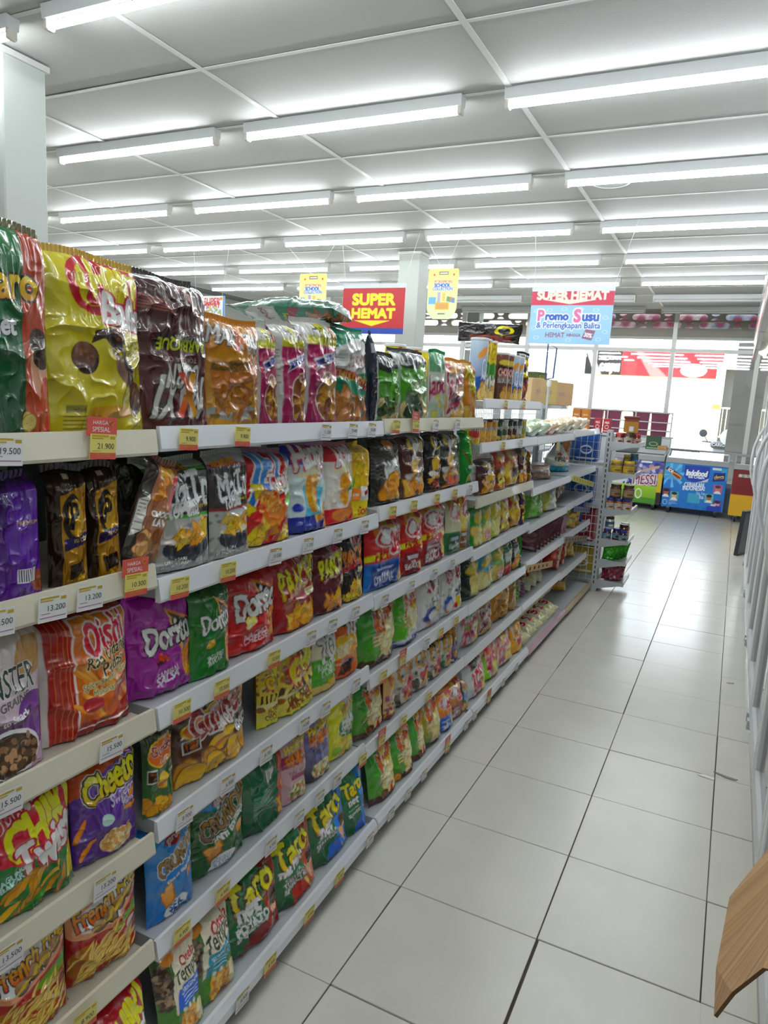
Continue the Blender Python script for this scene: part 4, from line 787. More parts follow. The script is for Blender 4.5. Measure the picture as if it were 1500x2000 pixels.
@D('chimi', 'white sweet potato chips bag with orange lettering', '#b8b4ac')
def _(c): chimi(c, ('#c8b8a8', '#d6d8d4'), '#3a322c', '#6a5444')
@D('chimi_green', 'white and leaf green sweet potato chips bag', '#8aa48c')
def _(c): chimi(c, ('#a8b8a0', '#d0d8d0'), '#6a8a70', '#3a6a44')
@D('chimi_orange', 'white and orange sweet potato chips bag', '#c88a2c')
def _(c): chimi(c, ('#d8921c', '#d8d4cc'), '#b8bcc0', '#d08a20'); c.p([(0, 0), (.5, 0), (.2, .5), (0, .9)], '#d8921c')
@D('tortilla_purple', 'purple and brown rolled crackers bag', '#3c2a5a')
def _(c): c.bg(('#4a2a74', '#3c2450')); c.ch(.05, .45, .7, .95, 14, ['#9a6020', '#b87a2c', '#7a4818'], .18, 'oval', '#3a2008'); c.p([(.6, .5), (1, .5), (1, .95), (.7, .98)], '#b8942c'); c.t('Turtle', .84, .7, .4, '#f0e8f8', (), 1.6, 60, 0, .08); c.e(.6, .18, .16, .1, '#d89a2c'); c.r(.1, .03, .36, .1, '#ddd')
def lays(c, bgc, sub=None):
    c.bg(bgc); c.e(.5, .74, .34, .14, '#d8a82c', 10); c.e(.5, .74, .28, .11, '#e8c050', 10); c.ch(.2, .14, .8, .42, 7, ['#e6cc7c', '#dcbc64', '#f0dc94'], .22, 'oval', '#a8883c')
    if sub: c.t(sub, .78, .3, .5, '#f0f0e8', (), 1.3, 84, 0, .08)
@D('lays_leaf', 'leaf green potato chips bag with golden slices', '#1c7a2c')
def _(c): lays(c, ('#1c7024', '#2c9a34'))
@D('lays_leaf2', 'pale green potato chips bag with red label', '#6a9a5c')
def _(c): lays(c, ('#8ab070', '#4a9a4c')); c.r(.3, .12, .8, .32, '#b83434'); c.t('SEA', .55, .22, .4, '#fff', (), 1.2, 0, 0, .1)
@D('lays_lime', 'lime yellow potato chips bag with golden slices', '#8aa42c')
def _(c): lays(c, ('#9ab83c', '#b0b44a'))
@D('lays_black', 'dark green potato chips bag with cream slices', '#18281e')
def _(c): lays(c, ('#14241c', '#1c3026'), 'Dip it')
@D('lays_sky', 'sky blue potato chips bag with golden slices', '#4a9ab8')
def _(c): lays(c, ('#5ab4c4', '#2c8ab4')); c.p([(.6, .45), (.9, .45), (.75, .6)], '#1c3a4a')
@D('gold', 'plain gold foil snack bag turned to show its back', '#a87a1c', FOIL)
def _(c): c.bg(('#a06c14', '#b8862c')); c.p([(.2, .3), (.5, .5), (.35, .8), (.15, .6)], '#8a5c10'); c.e(.72, .64, .1, .06, '#c8a04c'); c.r(.86, 0, 1, 1, '#d8c088')
# ---- breads, jars, packs of the far bays
def bread(c, bgc, lab=None, lc='#a81c34'):
    c.bg(bgc); g = c.rng
    for i in range(14): c.e(g.uniform(0, 1), g.uniform(0, 1), g.uniform(.05, .12), g.uniform(.02, .05), '#ece6d4', g.uniform(0, 90))
    if lab: c.e(.4, .55, .26, .2, '#f0ead8'); c.t(lab, .4, .55, .3, lc, (), 1.6, 20, 0, .14); c.e(.78, .4, .15, .12, '#b89a6a'); c.sp(.65, .2, .95, .8, 10, ['#6a4a3a', '#8aa44c'], .04)
@D('roll_cream', 'cream wrapped filled bread roll with red swirl', '#c8c09a', CLEAR, 'bread')
def _(c): bread(c, ('#c8c49c', '#d2ccaa'), 'S')
@D('roll_green', 'cream wrapped bread roll with a green checked end', '#8aa45c', CLEAR, 'bread')
def _(c):
    bread(c, ('#cfcaa4', '#d8d2b4'), 'S'); c.r(0, 0, 1, .2, '#5a9a34')
    for i in range(6): c.r(i*.18, 0, i*.18+.04, .2, '#a8c470')
@D('roll_purple', 'cream wrapped bread roll with a purple checked end', '#8a6a8a', CLEAR, 'bread')
def _(c):
    bread(c, ('#c8c2a4', '#d4ceb0'), 'S'); c.r(0, 0, 1, .2, '#6a3468')
    for i in range(6): c.r(i*.18, 0, i*.18+.04, .2, '#b8a0b8')
@D('red_pack', 'red wrapped loaf', '#8a1c1c', CLEAR, 'bread')
def _(c): c.bg(('#8a1a1c', '#a82420')); c.r(.7, 0, 1, 1, '#c8a884'); c.e(.4, .5, .2, .15, '#c84a2c')
@D('choco_buns', 'clear pack of chocolate topped buns', '#3a2018', CLEAR, 'bread')
def _(c): c.bg(('#d8a848', '#3a2218')); c.r(0, 0, 1, .26, '#d8ac4c'); c.e(.35, .6, .3, .22, '#3c1e14'); c.e(.72, .62, .26, .2, '#442416'); c.e(.4, .62, .12, .08, '#c0622c'); c.r(.1, .06, .8, .18, '#b87f2c')
@D('dark_buns', 'clear pack of dark brown buns', '#2c1c16', CLEAR, 'bread')
def _(c): c.bg(('#33201a', '#2a1a16')); c.sp(0, 0, 1, 1, 30, ['#4a2c20', '#1c100c', '#6a4a38'], .09)
@D('plum_pack', 'slim dark plum snack pack', '#4a1c24', CLEAR, 'snack pack')
def _(c): c.bg(('#3c141c', '#5c2430')); c.e(.5, .75, .4, .14, '#8a5a64'); c.e(.5, .4, .34, .16, '#7a3a44'); c.r(.1, .1, .9, .2, '#a88088')
@D('pale_pack', 'pale pink slim snack pack', '#a88a90', CLEAR, 'snack pack')
def _(c): c.bg(('#9a6a78', '#b49aa0')); c.e(.5, .6, .34, .14, '#5a2434'); c.r(.1, .1, .9, .24, '#7a3048')
@D('blue_biscuit', 'yellow and blue biscuit pack', '#2c3c7a', CLEAR, 'snack pack')
def _(c): c.bg(('#c89a34', '#24306a')); c.r(0, .5, 1, .7, '#d8b04a'); c.e(.5, .3, .3, .18, '#e8cc80'); c.t('O', .5, .85, .3, '#e8d05a', (), 1.2, 0, 0, .2)
@D('navy_pack', 'plain bright navy blue pack', '#1c2c8a', CLEAR, 'snack pack')
def _(c): c.bg(('#16247a', '#2440b0')); c.p([(.2, .2), (.5, .5), (.3, .9)], '#3c5ac8')
@D('toast_bag', 'white toast bread bag with teal base and twisted neck', '#d0ccc4', FILM, 'bread', pinch=.72)
def _(c): c.bg(('#d8d2c8', '#dcd8d0')); c.r(0, 0, 1, .22, '#1c8aa0'); c.p([(.3, .22), (.5, .30), (.7, .22)], '#d8b88a'); c.t('KIPAS', .5, .44, .40, '#5a3a30', (), 1.3, 0, 0, .08); c.e(.46, .60, .12, .05, '#c86a4a'); c.e(.82, .46, .08, .06, '#d8482c'); c.r(0, .9, 1, 1, '#1c8aa8')
@D('orange_loaf', 'orange bread bag', '#b8682c', FILM, 'bread')
def _(c): c.bg(('#c87a3c', '#d88c4c')); c.r(.1, .3, .9, .6, '#e0b48a')
@D('brown_wrap', 'brown paper bread pack with white band', '#7a5a48', CLEAR, 'bread')
def _(c): c.bg(('#7c6252', '#9a8474')); c.p([(0, .5), (1, .65), (1, .85), (0, .7)], '#b8a89c'); c.r(0, .88, 1, 1, '#a85c3c')
@D('green_bag', 'bright green bread bag', '#4a8a2c', CLEAR, 'bread')
def _(c): c.bg(('#4a8c24', '#62a832')); c.p([(.2, 0), (.6, 0), (.8, 1), (.4, 1)], '#7aba4a'); c.r(.7, .2, .95, .5, '#9aa888')
@D('white_bag', 'white and yellow bread bag', '#c4c8b4', CLEAR, 'bread')
def _(c): c.bg(('#c8ccb8', '#d4d6c8')); c.p([(0, 0), (.3, 0), (.5, 1), (.1, 1)], '#c8c45c')
@D('bun_row', 'long clear pack of golden brown buns', '#9a7450', CLEAR, 'bread')
def _(c):
    c.bg(('#8a6440', '#b08a5c'))
    for i in range(5): c.e(.5, .1+i*.2, .44, .10, ('#b08450', '#dcbc8c'))
@D('pillow_green', 'pale green wrapped bread', '#aab89c', CLEAR, 'bread')
def _(c): bread(c, ('#a8b896', '#c8ccb4')); c.r(.3, .3, .7, .7, '#8aa078')
@D('pillow_orange', 'orange and cream wrapped bread', '#b8784c', CLEAR, 'bread')
def _(c): bread(c, ('#c0a080', '#d0c0a4')); c.p([(.1, .2), (.8, .3), (.9, .8), (.2, .8)], '#c05a24')
@D('pillow_cream', 'clear wrapped cream bread', '#c0b090', CLEAR, 'bread')
def _(c): bread(c, ('#bca888', '#d4c8ac'))
@D('green_pouch', 'bright green pouch', '#2c8a2c', FOIL, 'pouch')
def _(c): c.bg(('#2a8a20', '#46b02c')); c.e(.5, .6, .3, .2, '#6cc44c'); c.r(.2, .2, .8, .3, '#1c5a1c')
@D('red_pouch', 'red and brown pouch', '#8a2c24', FOIL, 'pouch')
def _(c): c.bg(('#7a2420', '#b0443c')); c.e(.5, .6, .3, .2, '#d8b8a0')
@D('crimson_bag', 'clear bag of crimson wrapped candy', '#7a1c2c', CLEAR, 'bag')
def _(c): c.bg(('#6a1828', '#94304a')); c.sp(0, 0, 1, 1, 40, ['#b85a6a', '#5a1420', '#c8a0a4'], .06)
@D('noodle_bag', 'black snack pack with red panel and yellow logo', '#1c1a1a', CLEAR, 'snack bag')
def _(c): c.bg(('#1e1a1a', '#262222')); c.r(.42, .2, .8, .9, '#7a2c20'); c.e(.22, .75, .16, .16, '#d8c81c'); c.e(.22, .75, .1, .1, '#2a2420'); c.sp(.45, .3, .8, .8, 20, ['#a8442c', '#5a2018'], .04)
@D('black_yellow_bag', 'black and maroon snack bag with yellow logo', '#2a1c1c')
def _(c): c.bg(('#5a2428', '#24201e')); c.e(.5, .72, .34, .2, '#c8a81c'); c.e(.5, .72, .2, .12, '#2a2018'); c.ch(.1, .05, .9, .4, 8, ['#7a2c20', '#a8642c'], .16)
# bay, shelf, pack, place along the run, width, height, set back, yaw, lean
BAGS = [
 (1, 0, 'taro_bbq_big', 0.677, 0.124, 0.296, 0.000, 0, 0),
 (1, 0, 'chiki_balls', 0.833, 0.209, 0.285, 0.000, 0, 0),
 (2, 0, 'maxicorn_bbq', 1.020, 0.177, 0.291, 0.000, 0, 0),
 (2, 0, 'maxicorn_nacho', 1.195, 0.166, 0.215, 0.000, 0, 0),
 (2, 0, 'happytos', 1.320, 0.083, 0.225, -0.012, 0, 0),
 (2, 0, 'happytos', 1.416, 0.126, 0.239, -0.006, 0, 0),
 (2, 0, 'happytos', 1.547, 0.175, 0.261, 0.000, 0, 0),
 (2, 0, 'happytos_green', 1.730, 0.181, 0.261, 0.000, 0, 0),
 (2, 0, 'navy', 1.831, 0.013, 0.250, 0.000, 0, 0),
 (3, 0, 'lays_green', 1.994, 0.144, 0.204, -0.020, 0, 0),
 (3, 0, 'lays_green', 2.159, 0.246, 0.229, 0.000, 0, 0),
 (3, 0, 'japota_green', 2.381, 0.121, 0.237, -0.010, 0, 0),
 (3, 0, 'japota_cheese', 2.536, 0.228, 0.226, 0.000, 0, 0),
 (3, 0, 'potabee_orange', 2.701, 0.120, 0.229, 0.000, 0, 0),
 (1, 1, 'purple_choc', 0.671, 0.092, 0.187, 0.000, 0, 0),
 (1, 1, 'piattos_gold', 0.769, 0.066, 0.187, 0.000, -12, 0),
 (1, 1, 'piattos_gold', 0.839, 0.065, 0.187, 0.000, -12, 0),
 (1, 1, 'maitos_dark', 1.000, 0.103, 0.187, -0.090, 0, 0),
 (1, 1, 'choco_lava', 0.915, 0.081, 0.187, 0.000, 0, -12),
 (2, 1, 'maitos_green', 1.039, 0.157, 0.222, 0.000, 0, 0),
 (2, 1, 'maitos_red', 1.182, 0.125, 0.222, 0.000, 0, 0),
 (2, 1, 'jetz', 1.334, 0.176, 0.222, 0.000, 0, 0),
 (2, 1, 'corn_blue', 1.516, 0.176, 0.222, 0.000, 0, 0),
 (2, 1, 'corn_red', 1.677, 0.144, 0.222, 0.000, 0, 0),
 (2, 1, 'corn_yellow', 1.793, 0.087, 0.222, 0.000, 0, 0),
 (3, 1, 'wavy_black', 1.993, 0.182, 0.211, 0.000, 0, 0),
 (3, 1, 'potabee_brown', 2.187, 0.211, 0.211, 0.000, 0, 0),
 (3, 1, 'potabee_black', 2.379, 0.118, 0.211, -0.010, 0, 0),
 (3, 1, 'potabee_black', 2.533, 0.242, 0.211, 0.000, 0, 0),
 (3, 1, 'seaweed_green', 2.716, 0.091, 0.211, 0.000, 0, 0),
 (1, 2, 'munster', 0.657, 0.110, 0.223, 0.000, 0, 0),
 (1, 2, 'oishi', 0.812, 0.174, 0.223, 0.000, 0, 0),
 (1, 2, 'doritos_purple', 1.000, 0.157, 0.194, -0.016, 0, 0),
 (2, 2, 'doritos_green', 1.123, 0.120, 0.196, 0.000, 0, 0),
 (2, 2, 'doritos_red', 1.280, 0.185, 0.196, 0.000, 0, 0),
 (2, 2, 'pancho_red', 1.470, 0.197, 0.196, 0.000, 0, 0),
 (2, 2, 'pancho_maroon', 1.640, 0.143, 0.196, 0.000, 0, 0),
 (2, 2, 'pancho_black', 1.773, 0.126, 0.196, 0.000, 0, 0),
 (3, 2, 'qtela_blue', 2.016, 0.246, 0.226, 0.000, 0, 0),
 (3, 2, 'qtela_red', 2.219, 0.158, 0.226, 0.000, 0, 0),
 (3, 2, 'qtela_red', 2.430, 0.246, 0.226, 0.000, 0, 0),
 (3, 2, 'qtela_green', 2.633, 0.138, 0.226, 0.000, 0, 0),
 (3, 2, 'qtela_yellow', 2.728, 0.068, 0.226, 0.000, 0, 0),
 (1, 3, 'chiki_twist', 0.693, 0.154, 0.199, 0.000, 0, 0),
 (1, 3, 'cheetos', 0.842, 0.137, 0.199, 0.000, 0, 0),
 (2, 3, 'guribee_green', 0.968, 0.078, 0.179, 0.000, 0, 0),
 (2, 3, 'guribee_brown', 1.147, 0.246, 0.179, 0.000, 0, 0),
 (2, 3, 'chiki_popcorn', 1.380, 0.079, 0.179, -0.020, 0, 0),
 (2, 3, 'chiki_popcorn', 1.485, 0.179, 0.179, 0.000, 0, 0),
 (2, 3, 'topcorn_green', 1.630, 0.118, 0.179, 0.000, 0, 0),
 (2, 3, 'korean_bbq', 1.764, 0.143, 0.179, 0.000, 0, 0),
 (3, 3, 'kusuka', 1.993, 0.246, 0.207, 0.000, 0, 0),
 (3, 3, 'kusuka_blue', 2.221, 0.206, 0.207, 0.000, 0, 0),
 (3, 3, 'chitato', 2.429, 0.223, 0.207, 0.000, 0, 0),
 (3, 3, 'chitato_lite', 2.603, 0.137, 0.207, 0.000, 0, 0),
 (3, 3, 'chitato_blue', 2.712, 0.098, 0.207, 0.000, 0, 0),
 (1, 4, 'french_fries', 0.681, 0.144, 0.178, 0.000, 0, 0),
 (1, 4, 'french_fries', 0.837, 0.149, 0.178, 0.000, 0, 0),
 (2, 4, 'crunchy_blue', 1.013, 0.130, 0.206, 0.000, 0, 0),
 (2, 4, 'crunchy_green', 1.176, 0.185, 0.206, 0.000, 0, 0),
 (2, 4, 'taro_back', 1.354, 0.160, 0.172, 0.000, 0, 0),
 (2, 4, 'wonhae_pink', 1.485, 0.115, 0.206, 0.000, 0, 0),
 (2, 4, 'wonhae_lavender', 1.612, 0.130, 0.206, 0.000, 0, 0),
 (2, 4, 'wonhae_yellow', 1.755, 0.151, 0.206, 0.000, 0, 0),
 (3, 4, 'kusuka', 1.958, 0.206, 0.182, 0.000, 0, 0),
 (3, 4, 'kusuka_purple', 2.093, 0.076, 0.182, 0.000, 0, 0),
 (3, 4, 'chimi', 2.223, 0.173, 0.182, 0.000, 0, 0),
 (3, 4, 'chimi', 2.375, 0.140, 0.182, 0.000, 0, 0),
 (3, 4, 'chimi', 2.511, 0.142, 0.144, 0.000, 0, 0),
 (3, 4, 'chimi_green', 2.633, 0.117, 0.147, 0.000, 0, 0),
 (3, 4, 'tortilla_purple', 2.722, 0.078, 0.182, 0.000, 0, 0),
 (1, 5, 'chiki_red', 0.829, 0.138, 0.206, 0.000, 0, 0),
 (2, 5, 'tempe_blue', 0.987, 0.116, 0.195, 0.000, 0, 0),
 (2, 5, 'tempe_teal', 1.086, 0.159, 0.195, 0.000, 0, 0),
 (2, 5, 'taro_bbq', 1.261, 0.195, 0.195, 0.000, 0, 0),
 (2, 5, 'taro_mix', 1.444, 0.180, 0.195, 0.000, 0, 0),
 (2, 5, 'taro_blue', 1.629, 0.197, 0.195, 0.000, 0, 0),
 (2, 5, 'taro_blue', 1.777, 0.118, 0.195, 0.000, 0, 0),
 (3, 5, 'kusuka', 1.987, 0.169, 0.178, 0.000, 0, 0),
 (3, 5, 'kusuka', 2.138, 0.157, 0.178, 0.000, 0, 0),
 (3, 5, 'kusuka', 2.293, 0.113, 0.178, -0.010, 0, 0),
 (3, 5, 'kusuka_gold', 2.411, 0.186, 0.178, 0.000, 0, 0),
 (3, 5, 'qtela_sblue', 2.555, 0.124, 0.153, 0.000, 0, 0),
 (3, 5, 'qtela_sred', 2.680, 0.162, 0.154, 0.000, 0, 0),
 (3, 5, 'tempe_white', 2.774, -0.023, 0.142, 0.000, 0, 0),
 (4, 3, 'lays_leaf', 2.932, 0.134, 0.178, 0.000, 0, 0),
 (4, 3, 'lays_leaf2', 3.059, 0.129, 0.178, 0.000, 0, 0),
 (4, 3, 'lays_lime', 3.189, 0.139, 0.178, 0.000, 0, 0),
 (4, 3, 'potabee_red', 3.346, 0.186, 0.178, 0.000, 0, 0),
 (4, 3, 'potabee_red', 3.531, 0.195, 0.178, 0.000, 0, 0),
 (4, 3, 'potabee_purple', 3.651, 0.060, 0.178, 0.000, 0, 0),
 (4, 4, 'lays_black', 2.930, 0.186, 0.188, 0.000, 0, 0),
 (4, 4, 'lays_sky', 3.123, 0.207, 0.188, 0.000, 0, 0),
 (4, 4, 'lays_leaf2', 3.303, 0.175, 0.188, 0.000, 0, 0),
 (4, 4, 'wavy_green', 3.457, 0.152, 0.188, 0.000, 0, 0),
 (4, 4, 'wavy_black', 3.597, 0.142, 0.188, 0.000, 0, 0),
 (4, 4, 'seaweed_green', 3.668, 0.027, 0.188, 0.000, 0, 0),
 (4, 5, 'japota_white', 2.969, 0.192, 0.181, 0.000, 0, 0),
 (4, 5, 'japota_cheese', 3.170, 0.223, 0.181, 0.000, 0, 0),
 (4, 5, 'gold', 3.432, 0.246, 0.181, 0.000, 0, 0),
 (4, 5, 'potabee_orange', 3.627, 0.109, 0.181, 0.000, 0, 0),
 (4, 6, 'japota_black', 2.957, 0.246, 0.174, 0.000, 0, 0),
 (4, 6, 'japota_orange', 3.181, 0.184, 0.174, 0.000, 0, 0),
 (4, 6, 'japota_yellow', 3.396, 0.246, 0.174, 0.000, 0, 0),
 (4, 6, 'chimi_orange', 3.613, 0.135, 0.174, 0.000, 0, 0),
 (4, 2, 'potabee_brown', 3.022, 0.221, 0.151, 0.000, 0, 0),
 (4, 2, 'potabee_og', 3.207, 0.131, 0.181, 0.000, 0, 0),
 (4, 2, 'potabee_og', 3.403, 0.246, 0.181, 0.000, 0, 0),
 (4, 2, 'potabee_brown', 3.603, 0.156, 0.181, 0.000, 0, 0),
 (4, 2, 'potabee_yel', 3.681, 0.001, 0.181, 0.000, 0, 0),
]
DETAIL = {'taro_bbq_big': 153, 'chiki_balls': 170, 'maxicorn_bbq': 124, 'maxicorn_nacho': 92, 'happytos': 65, 'happytos_green': 57, 'navy': 22, 'lays_green': 61, 'japota_green': 23, 'japota_cheese': 39, 'potabee_orange': 27, 'purple_choc': 109, 'piattos_gold': 66, 'maitos_dark': 74, 'choco_lava': 64, 'maitos_green': 103, 'maitos_red': 68, 'jetz': 80, 'corn_blue': 66, 'corn_red': 46, 'corn_yellow': 40, 'wavy_black': 46, 'potabee_brown': 46, 'potabee_black': 41, 'seaweed_green': 41, 'munster': 129, 'oishi': 158, 'doritos_purple': 106, 'doritos_green': 68, 'doritos_red': 87, 'pancho_red': 76, 'pancho_maroon': 46, 'pancho_black': 51, 'qtela_blue': 60, 'qtela_red': 49, 'qtela_green': 22, 'qtela_yellow': 22, 'chiki_twist': 164, 'cheetos': 126, 'guribee_green': 54, 'guribee_brown': 142, 'chiki_popcorn': 66, 'topcorn_green': 38, 'korean_bbq': 48, 'kusuka': 62, 'kusuka_blue': 42, 'chitato': 39, 'chitato_lite': 22, 'chitato_blue': 26, 'french_fries': 152, 'crunchy_blue': 80, 'crunchy_green': 94, 'taro_back': 66, 'wonhae_pink': 41, 'wonhae_lavender': 41, 'wonhae_yellow': 42, 'kusuka_purple': 22, 'chimi': 35, 'chimi_green': 22, 'tortilla_purple': 27, 'chiki_red': 111, 'tempe_blue': 91, 'tempe_teal': 85, 'taro_bbq': 85, 'taro_mix': 64, 'taro_blue': 58, 'kusuka_gold': 31, 'qtela_sblue': 22, 'qtela_sred': 28, 'tempe_white': 22, 'lays_leaf': 22, 'lays_leaf2': 22, 'lays_lime': 22, 'potabee_red': 22, 'potabee_purple': 22, 'lays_black': 24, 'lays_sky': 24, 'wavy_green': 22, 'japota_white': 24, 'gold': 32, 'japota_black': 35, 'japota_orange': 22, 'japota_yellow': 24, 'chimi_orange': 29, 'potabee_og': 27, 'potabee_yel': 22}
TAGS = [
 (1, 0, 0.631, '19.500', 'w'),
 (1, 0, 0.794, '21.900', 's'),
 (1, 1, 0.612, '13.500', 'w'),
 (1, 1, 0.699, '13.200', 'w'),
 (1, 1, 0.767, '13.200', 'w'),
 (1, 1, 0.862, '10.300', 's'),
 (1, 2, 0.617, '15.500', 'w'),
 (1, 2, 0.808, '15.500', 'w'),
 (1, 3, 0.611, '13.500', 'w'),
 (1, 3, 0.793, '13.200', 'w'),
 (1, 4, 0.63, '6.900', 's'),
 (1, 4, 0.747, '8.900', 'y'),
 (2, 0, 0.988, '9.900', 'y'),
 (2, 0, 1.15, '9.900', 'y'),
 (2, 0, 1.491, '11.300', 'w'),
 (2, 0, 1.635, '13.400', 'w'),
 (2, 0, 1.749, '18.500', 'w'),
 (2, 1, 0.969, '10.200', 'y'),
 (2, 1, 1.113, '10.200', 'y'),
 (2, 1, 1.285, '10.500', 'w'),
 (2, 1, 1.427, '11.300', 'w'),
 (2, 1, 1.577, '13.400', 'w'),
 (2, 1, 1.737, '13.400', 'w'),
 (2, 2, 0.979, '10.500', 'y'),
 (2, 2, 1.101, '10.500', 'y'),
 (2, 2, 1.293, '10.500', 'y'),
 (2, 2, 1.461, '12.900', 'w'),
 (2, 2, 1.573, '12.900', 'w'),
 (2, 2, 1.707, '12.900', 'w'),
 (2, 3, 0.991, '8.900', 'w'),
 (2, 3, 1.129, '6.900', 'w'),
 (2, 3, 1.274, '8.700', 'w'),
 (2, 3, 1.446, '14.500', 'w'),
 (2, 3, 1.557, '12.500', 'w'),
 (2, 3, 1.739, '12.500', 'w'),
 (2, 4, 0.987, '6.900', 'y'),
 (2, 4, 1.12, '6.900', 'y'),
 (2, 4, 1.309, '6.900', 'w'),
 (2, 4, 1.439, '10.500', 'w'),
 (2, 4, 1.546, '10.500', 'w'),
 (2, 4, 1.648, '5.800', 'w'),
 (2, 5, 1.124, '8.900', 'w'),
 (2, 5, 1.234, '8.900', 'y'),
 (2, 5, 1.414, '8.900', 'y'),
 (2, 5, 1.581, '8.900', 'y'),
 (2, 5, 1.777, '5.800', 'w'),
 (3, 0, 1.913, '15.500', 'y'),
 (3, 0, 2.058, '15.500', 's'),
 (3, 0, 2.227, '12.500', 'w'),
 (3, 0, 2.441, '12.500', 'w'),
 (3, 1, 1.925, '14.900', 'y'),
 (3, 1, 2.088, '14.900', 'y'),
 (3, 1, 2.289, '14.900', 'y'),
 (3, 1, 2.469, '11.900', 'y'),
 (3, 1, 2.643, '11.900', 'w'),
 (3, 2, 1.907, '17.900', 'w'),
 (3, 2, 2.111, '17.900', 'w'),
 (3, 2, 2.316, '17.900', 'w'),
 (3, 2, 2.499, '12.500', 'w'),
 (3, 3, 1.93, '15.500', 'y'),
 (3, 3, 2.079, '15.500', 's'),
 (3, 3, 2.289, '15.500', 'w'),
 (3, 3, 2.431, '11.500', 'y'),
 (3, 3, 2.599, '11.500', 'y'),
 (3, 4, 1.815, '9.900', 'y'),
 (3, 4, 1.948, '9.900', 's'),
 (3, 4, 2.121, '9.900', 'y'),
 (3, 4, 2.354, '9.900', 'y'),
 (3, 5, 1.933, '7.400', 'w'),
 (3, 5, 2.067, '7.400', 'w'),
 (3, 5, 2.21, '7.400', 'w'),
 (3, 5, 2.446, '6.900', 's'),
 (3, 5, 2.665, '6.500', 'w'),
 (3, 5, 2.777, '6.500', 'w'),
 (4, 6, 2.975, '8.500', 's'),
 (4, 6, 3.198, '8.500', 'w'),
 (4, 6, 3.439, '8.500', 'w'),
 (4, 0, 3.034, '15.900', 'y'),
 (4, 0, 3.327, '15.900', 'y'),
 (4, 1, 3.049, '9.900', 'y'),
 (4, 1, 3.342, '9.900', 'w'),
]
LEVELS = {1: [1.32, 1.086, 0.816, 0.57, 0.345, 0.092], 2: [1.325, 1.056, 0.813, 0.587, 0.334, 0.092], 3: [1.331, 1.073, 0.8, 0.546, 0.317, 0.092], 4: [1.408, 1.228, 1.0, 0.775, 0.54, 0.312, 0.091], 5: [1.225, 0.955, 0.755, 0.553, 0.315, 0.078], 6: [1.24, 0.962, 0.765, 0.556, 0.3, 0.07]}
# ------------------------------------------------------------------ the run of shelving
XR = [(0, -.887), (.92, -.887), (1.845, -.917), (2.77, -.926), (3.69, -.930), (4.61, -.926), (5.53, -.922)]
def xr(y): return float(np.interp(y, [a for a, _ in XR], [b for _, b in XR]))
M_SH = mat('shelf_steel', '#b4b8bb', .4, noise=.05, nscale=5)
M_SHC = mat('shelf_cream', '#b3ad9c', .45, noise=.05, nscale=5)
M_RAIL = mat('price_rail', '#e2e4ea', .28, noise=.04, nscale=4, coat=.3)
M_RAILC = mat('price_rail_cream', '#d6d0bc', .32, noise=.05, nscale=4, coat=.2)
M_RAILP = mat('price_rail_pink', '#c49aa8', .3, noise=.08, nscale=6, coat=.3)
M_RAILT = mat('price_rail_tan', '#b8a078', .35, noise=.1, nscale=6, coat=.2)
M_PANEL = mat('back_panel', '#63676b', .5, noise=.05)  # darkened to paint in the deep shade behind the front bags
M_PLINTH = mat('plinth', '#8a8e94', .5, noise=.08)
M_TAGY, M_TAGW, M_TAGR = mat('tag_yellow', '#dccf74', .4, noise=.05), mat('tag_white', '#dcdcdc', .4, noise=.03), mat('tag_red', '#d0584c', .4, noise=.05)
M_INK, M_INKY, M_INKR, M_WHT = mat('ink', '#2c2c34', .6, noise=.05), mat('ink_ochre', '#b89a20', .6, noise=.05), mat('ink_purple', '#9a5a8a', .6, noise=.05), mat('print_white', '#f0eeea', .5, noise=.02)
EDGES = [0, .92, 1.845, 2.77, 3.69, 4.61, 5.50]
NTH = ['', 'nearest', 'second', 'third', 'fourth', 'fifth', 'farthest']
BAY = {}; _ = 0
def frame(b):
    y0, y1 = EDGES[b-1], EDGES[b]; return y0, y1-y0, math.atan2(-(xr(y1)-xr(y0)), y1-y0)
def bayM(b): y0, L, a = frame(b); return Matrix.Translation((xr(y0), y0, 0)) @ Matrix.Rotation(a, 4, 'Z')
def make_tag(par, s, zt, q, text, kind):
    m = MB(); w, hh = .050, .0385
    def quad(x0, z0, x1, z1, mm, d=0.): m.add([(x0, -d, z0), (x1, -d, z0), (x1, -d, z1), (x0, -d, z1)], [(0, 1, 2, 3)], mm)
    m.box(-w/2, -.0006, -hh, w/2, 0, 0, M_TAGW if kind == 'w' else M_TAGY)
    quad(-w*.44, -.0045, w*.2, -.0015, M_INKY, .0008); quad(-w*.44, -.0078, w*.0, -.0058, M_INKY, .0008); quad(w*.26, -.0078, w*.45, -.0030, M_INKY, .0008)
    put_text(m, text, w*.10, -.0225, .0088, M_INK, -.0009)
    quad(-w*.4, -.0265, -w*.1, -.0255, M_INKY if kind != 'w' else M_INKR, .0008)
    if kind == 'w': quad(-w*.45, -.0325, w*.45, -.0312, M_INKR, .0008)
    else:
        quad(-w/2, -hh, w/2, -.0285, M_TAGR, .0009)
        if text: put_text(m, 'PROMOSI', 0, -.0345, .0046, M_INKY, -.0012)
    if kind == 's':
        m.box(-w/2-.006, .0006, -.004, w/2+.002, .0014, .026, M_TAGR); put_text(m, 'HARGA', -.006, .0145, .0062, M_WHT, .0002); put_text(m, 'SPESIAL', -.004, .0035, .0075, M_WHT, .0002)
        m.tube([(.017, .0002, .013), (.021, .0002, .019), (.016, .0002, .022), (.011, .0002, .018), (.017, .0002, .013)], .0006, M_INKY, 4)
    m.build('price_tag', par, (q+.0035, s, zt-.002), (0, .06, PI/2))
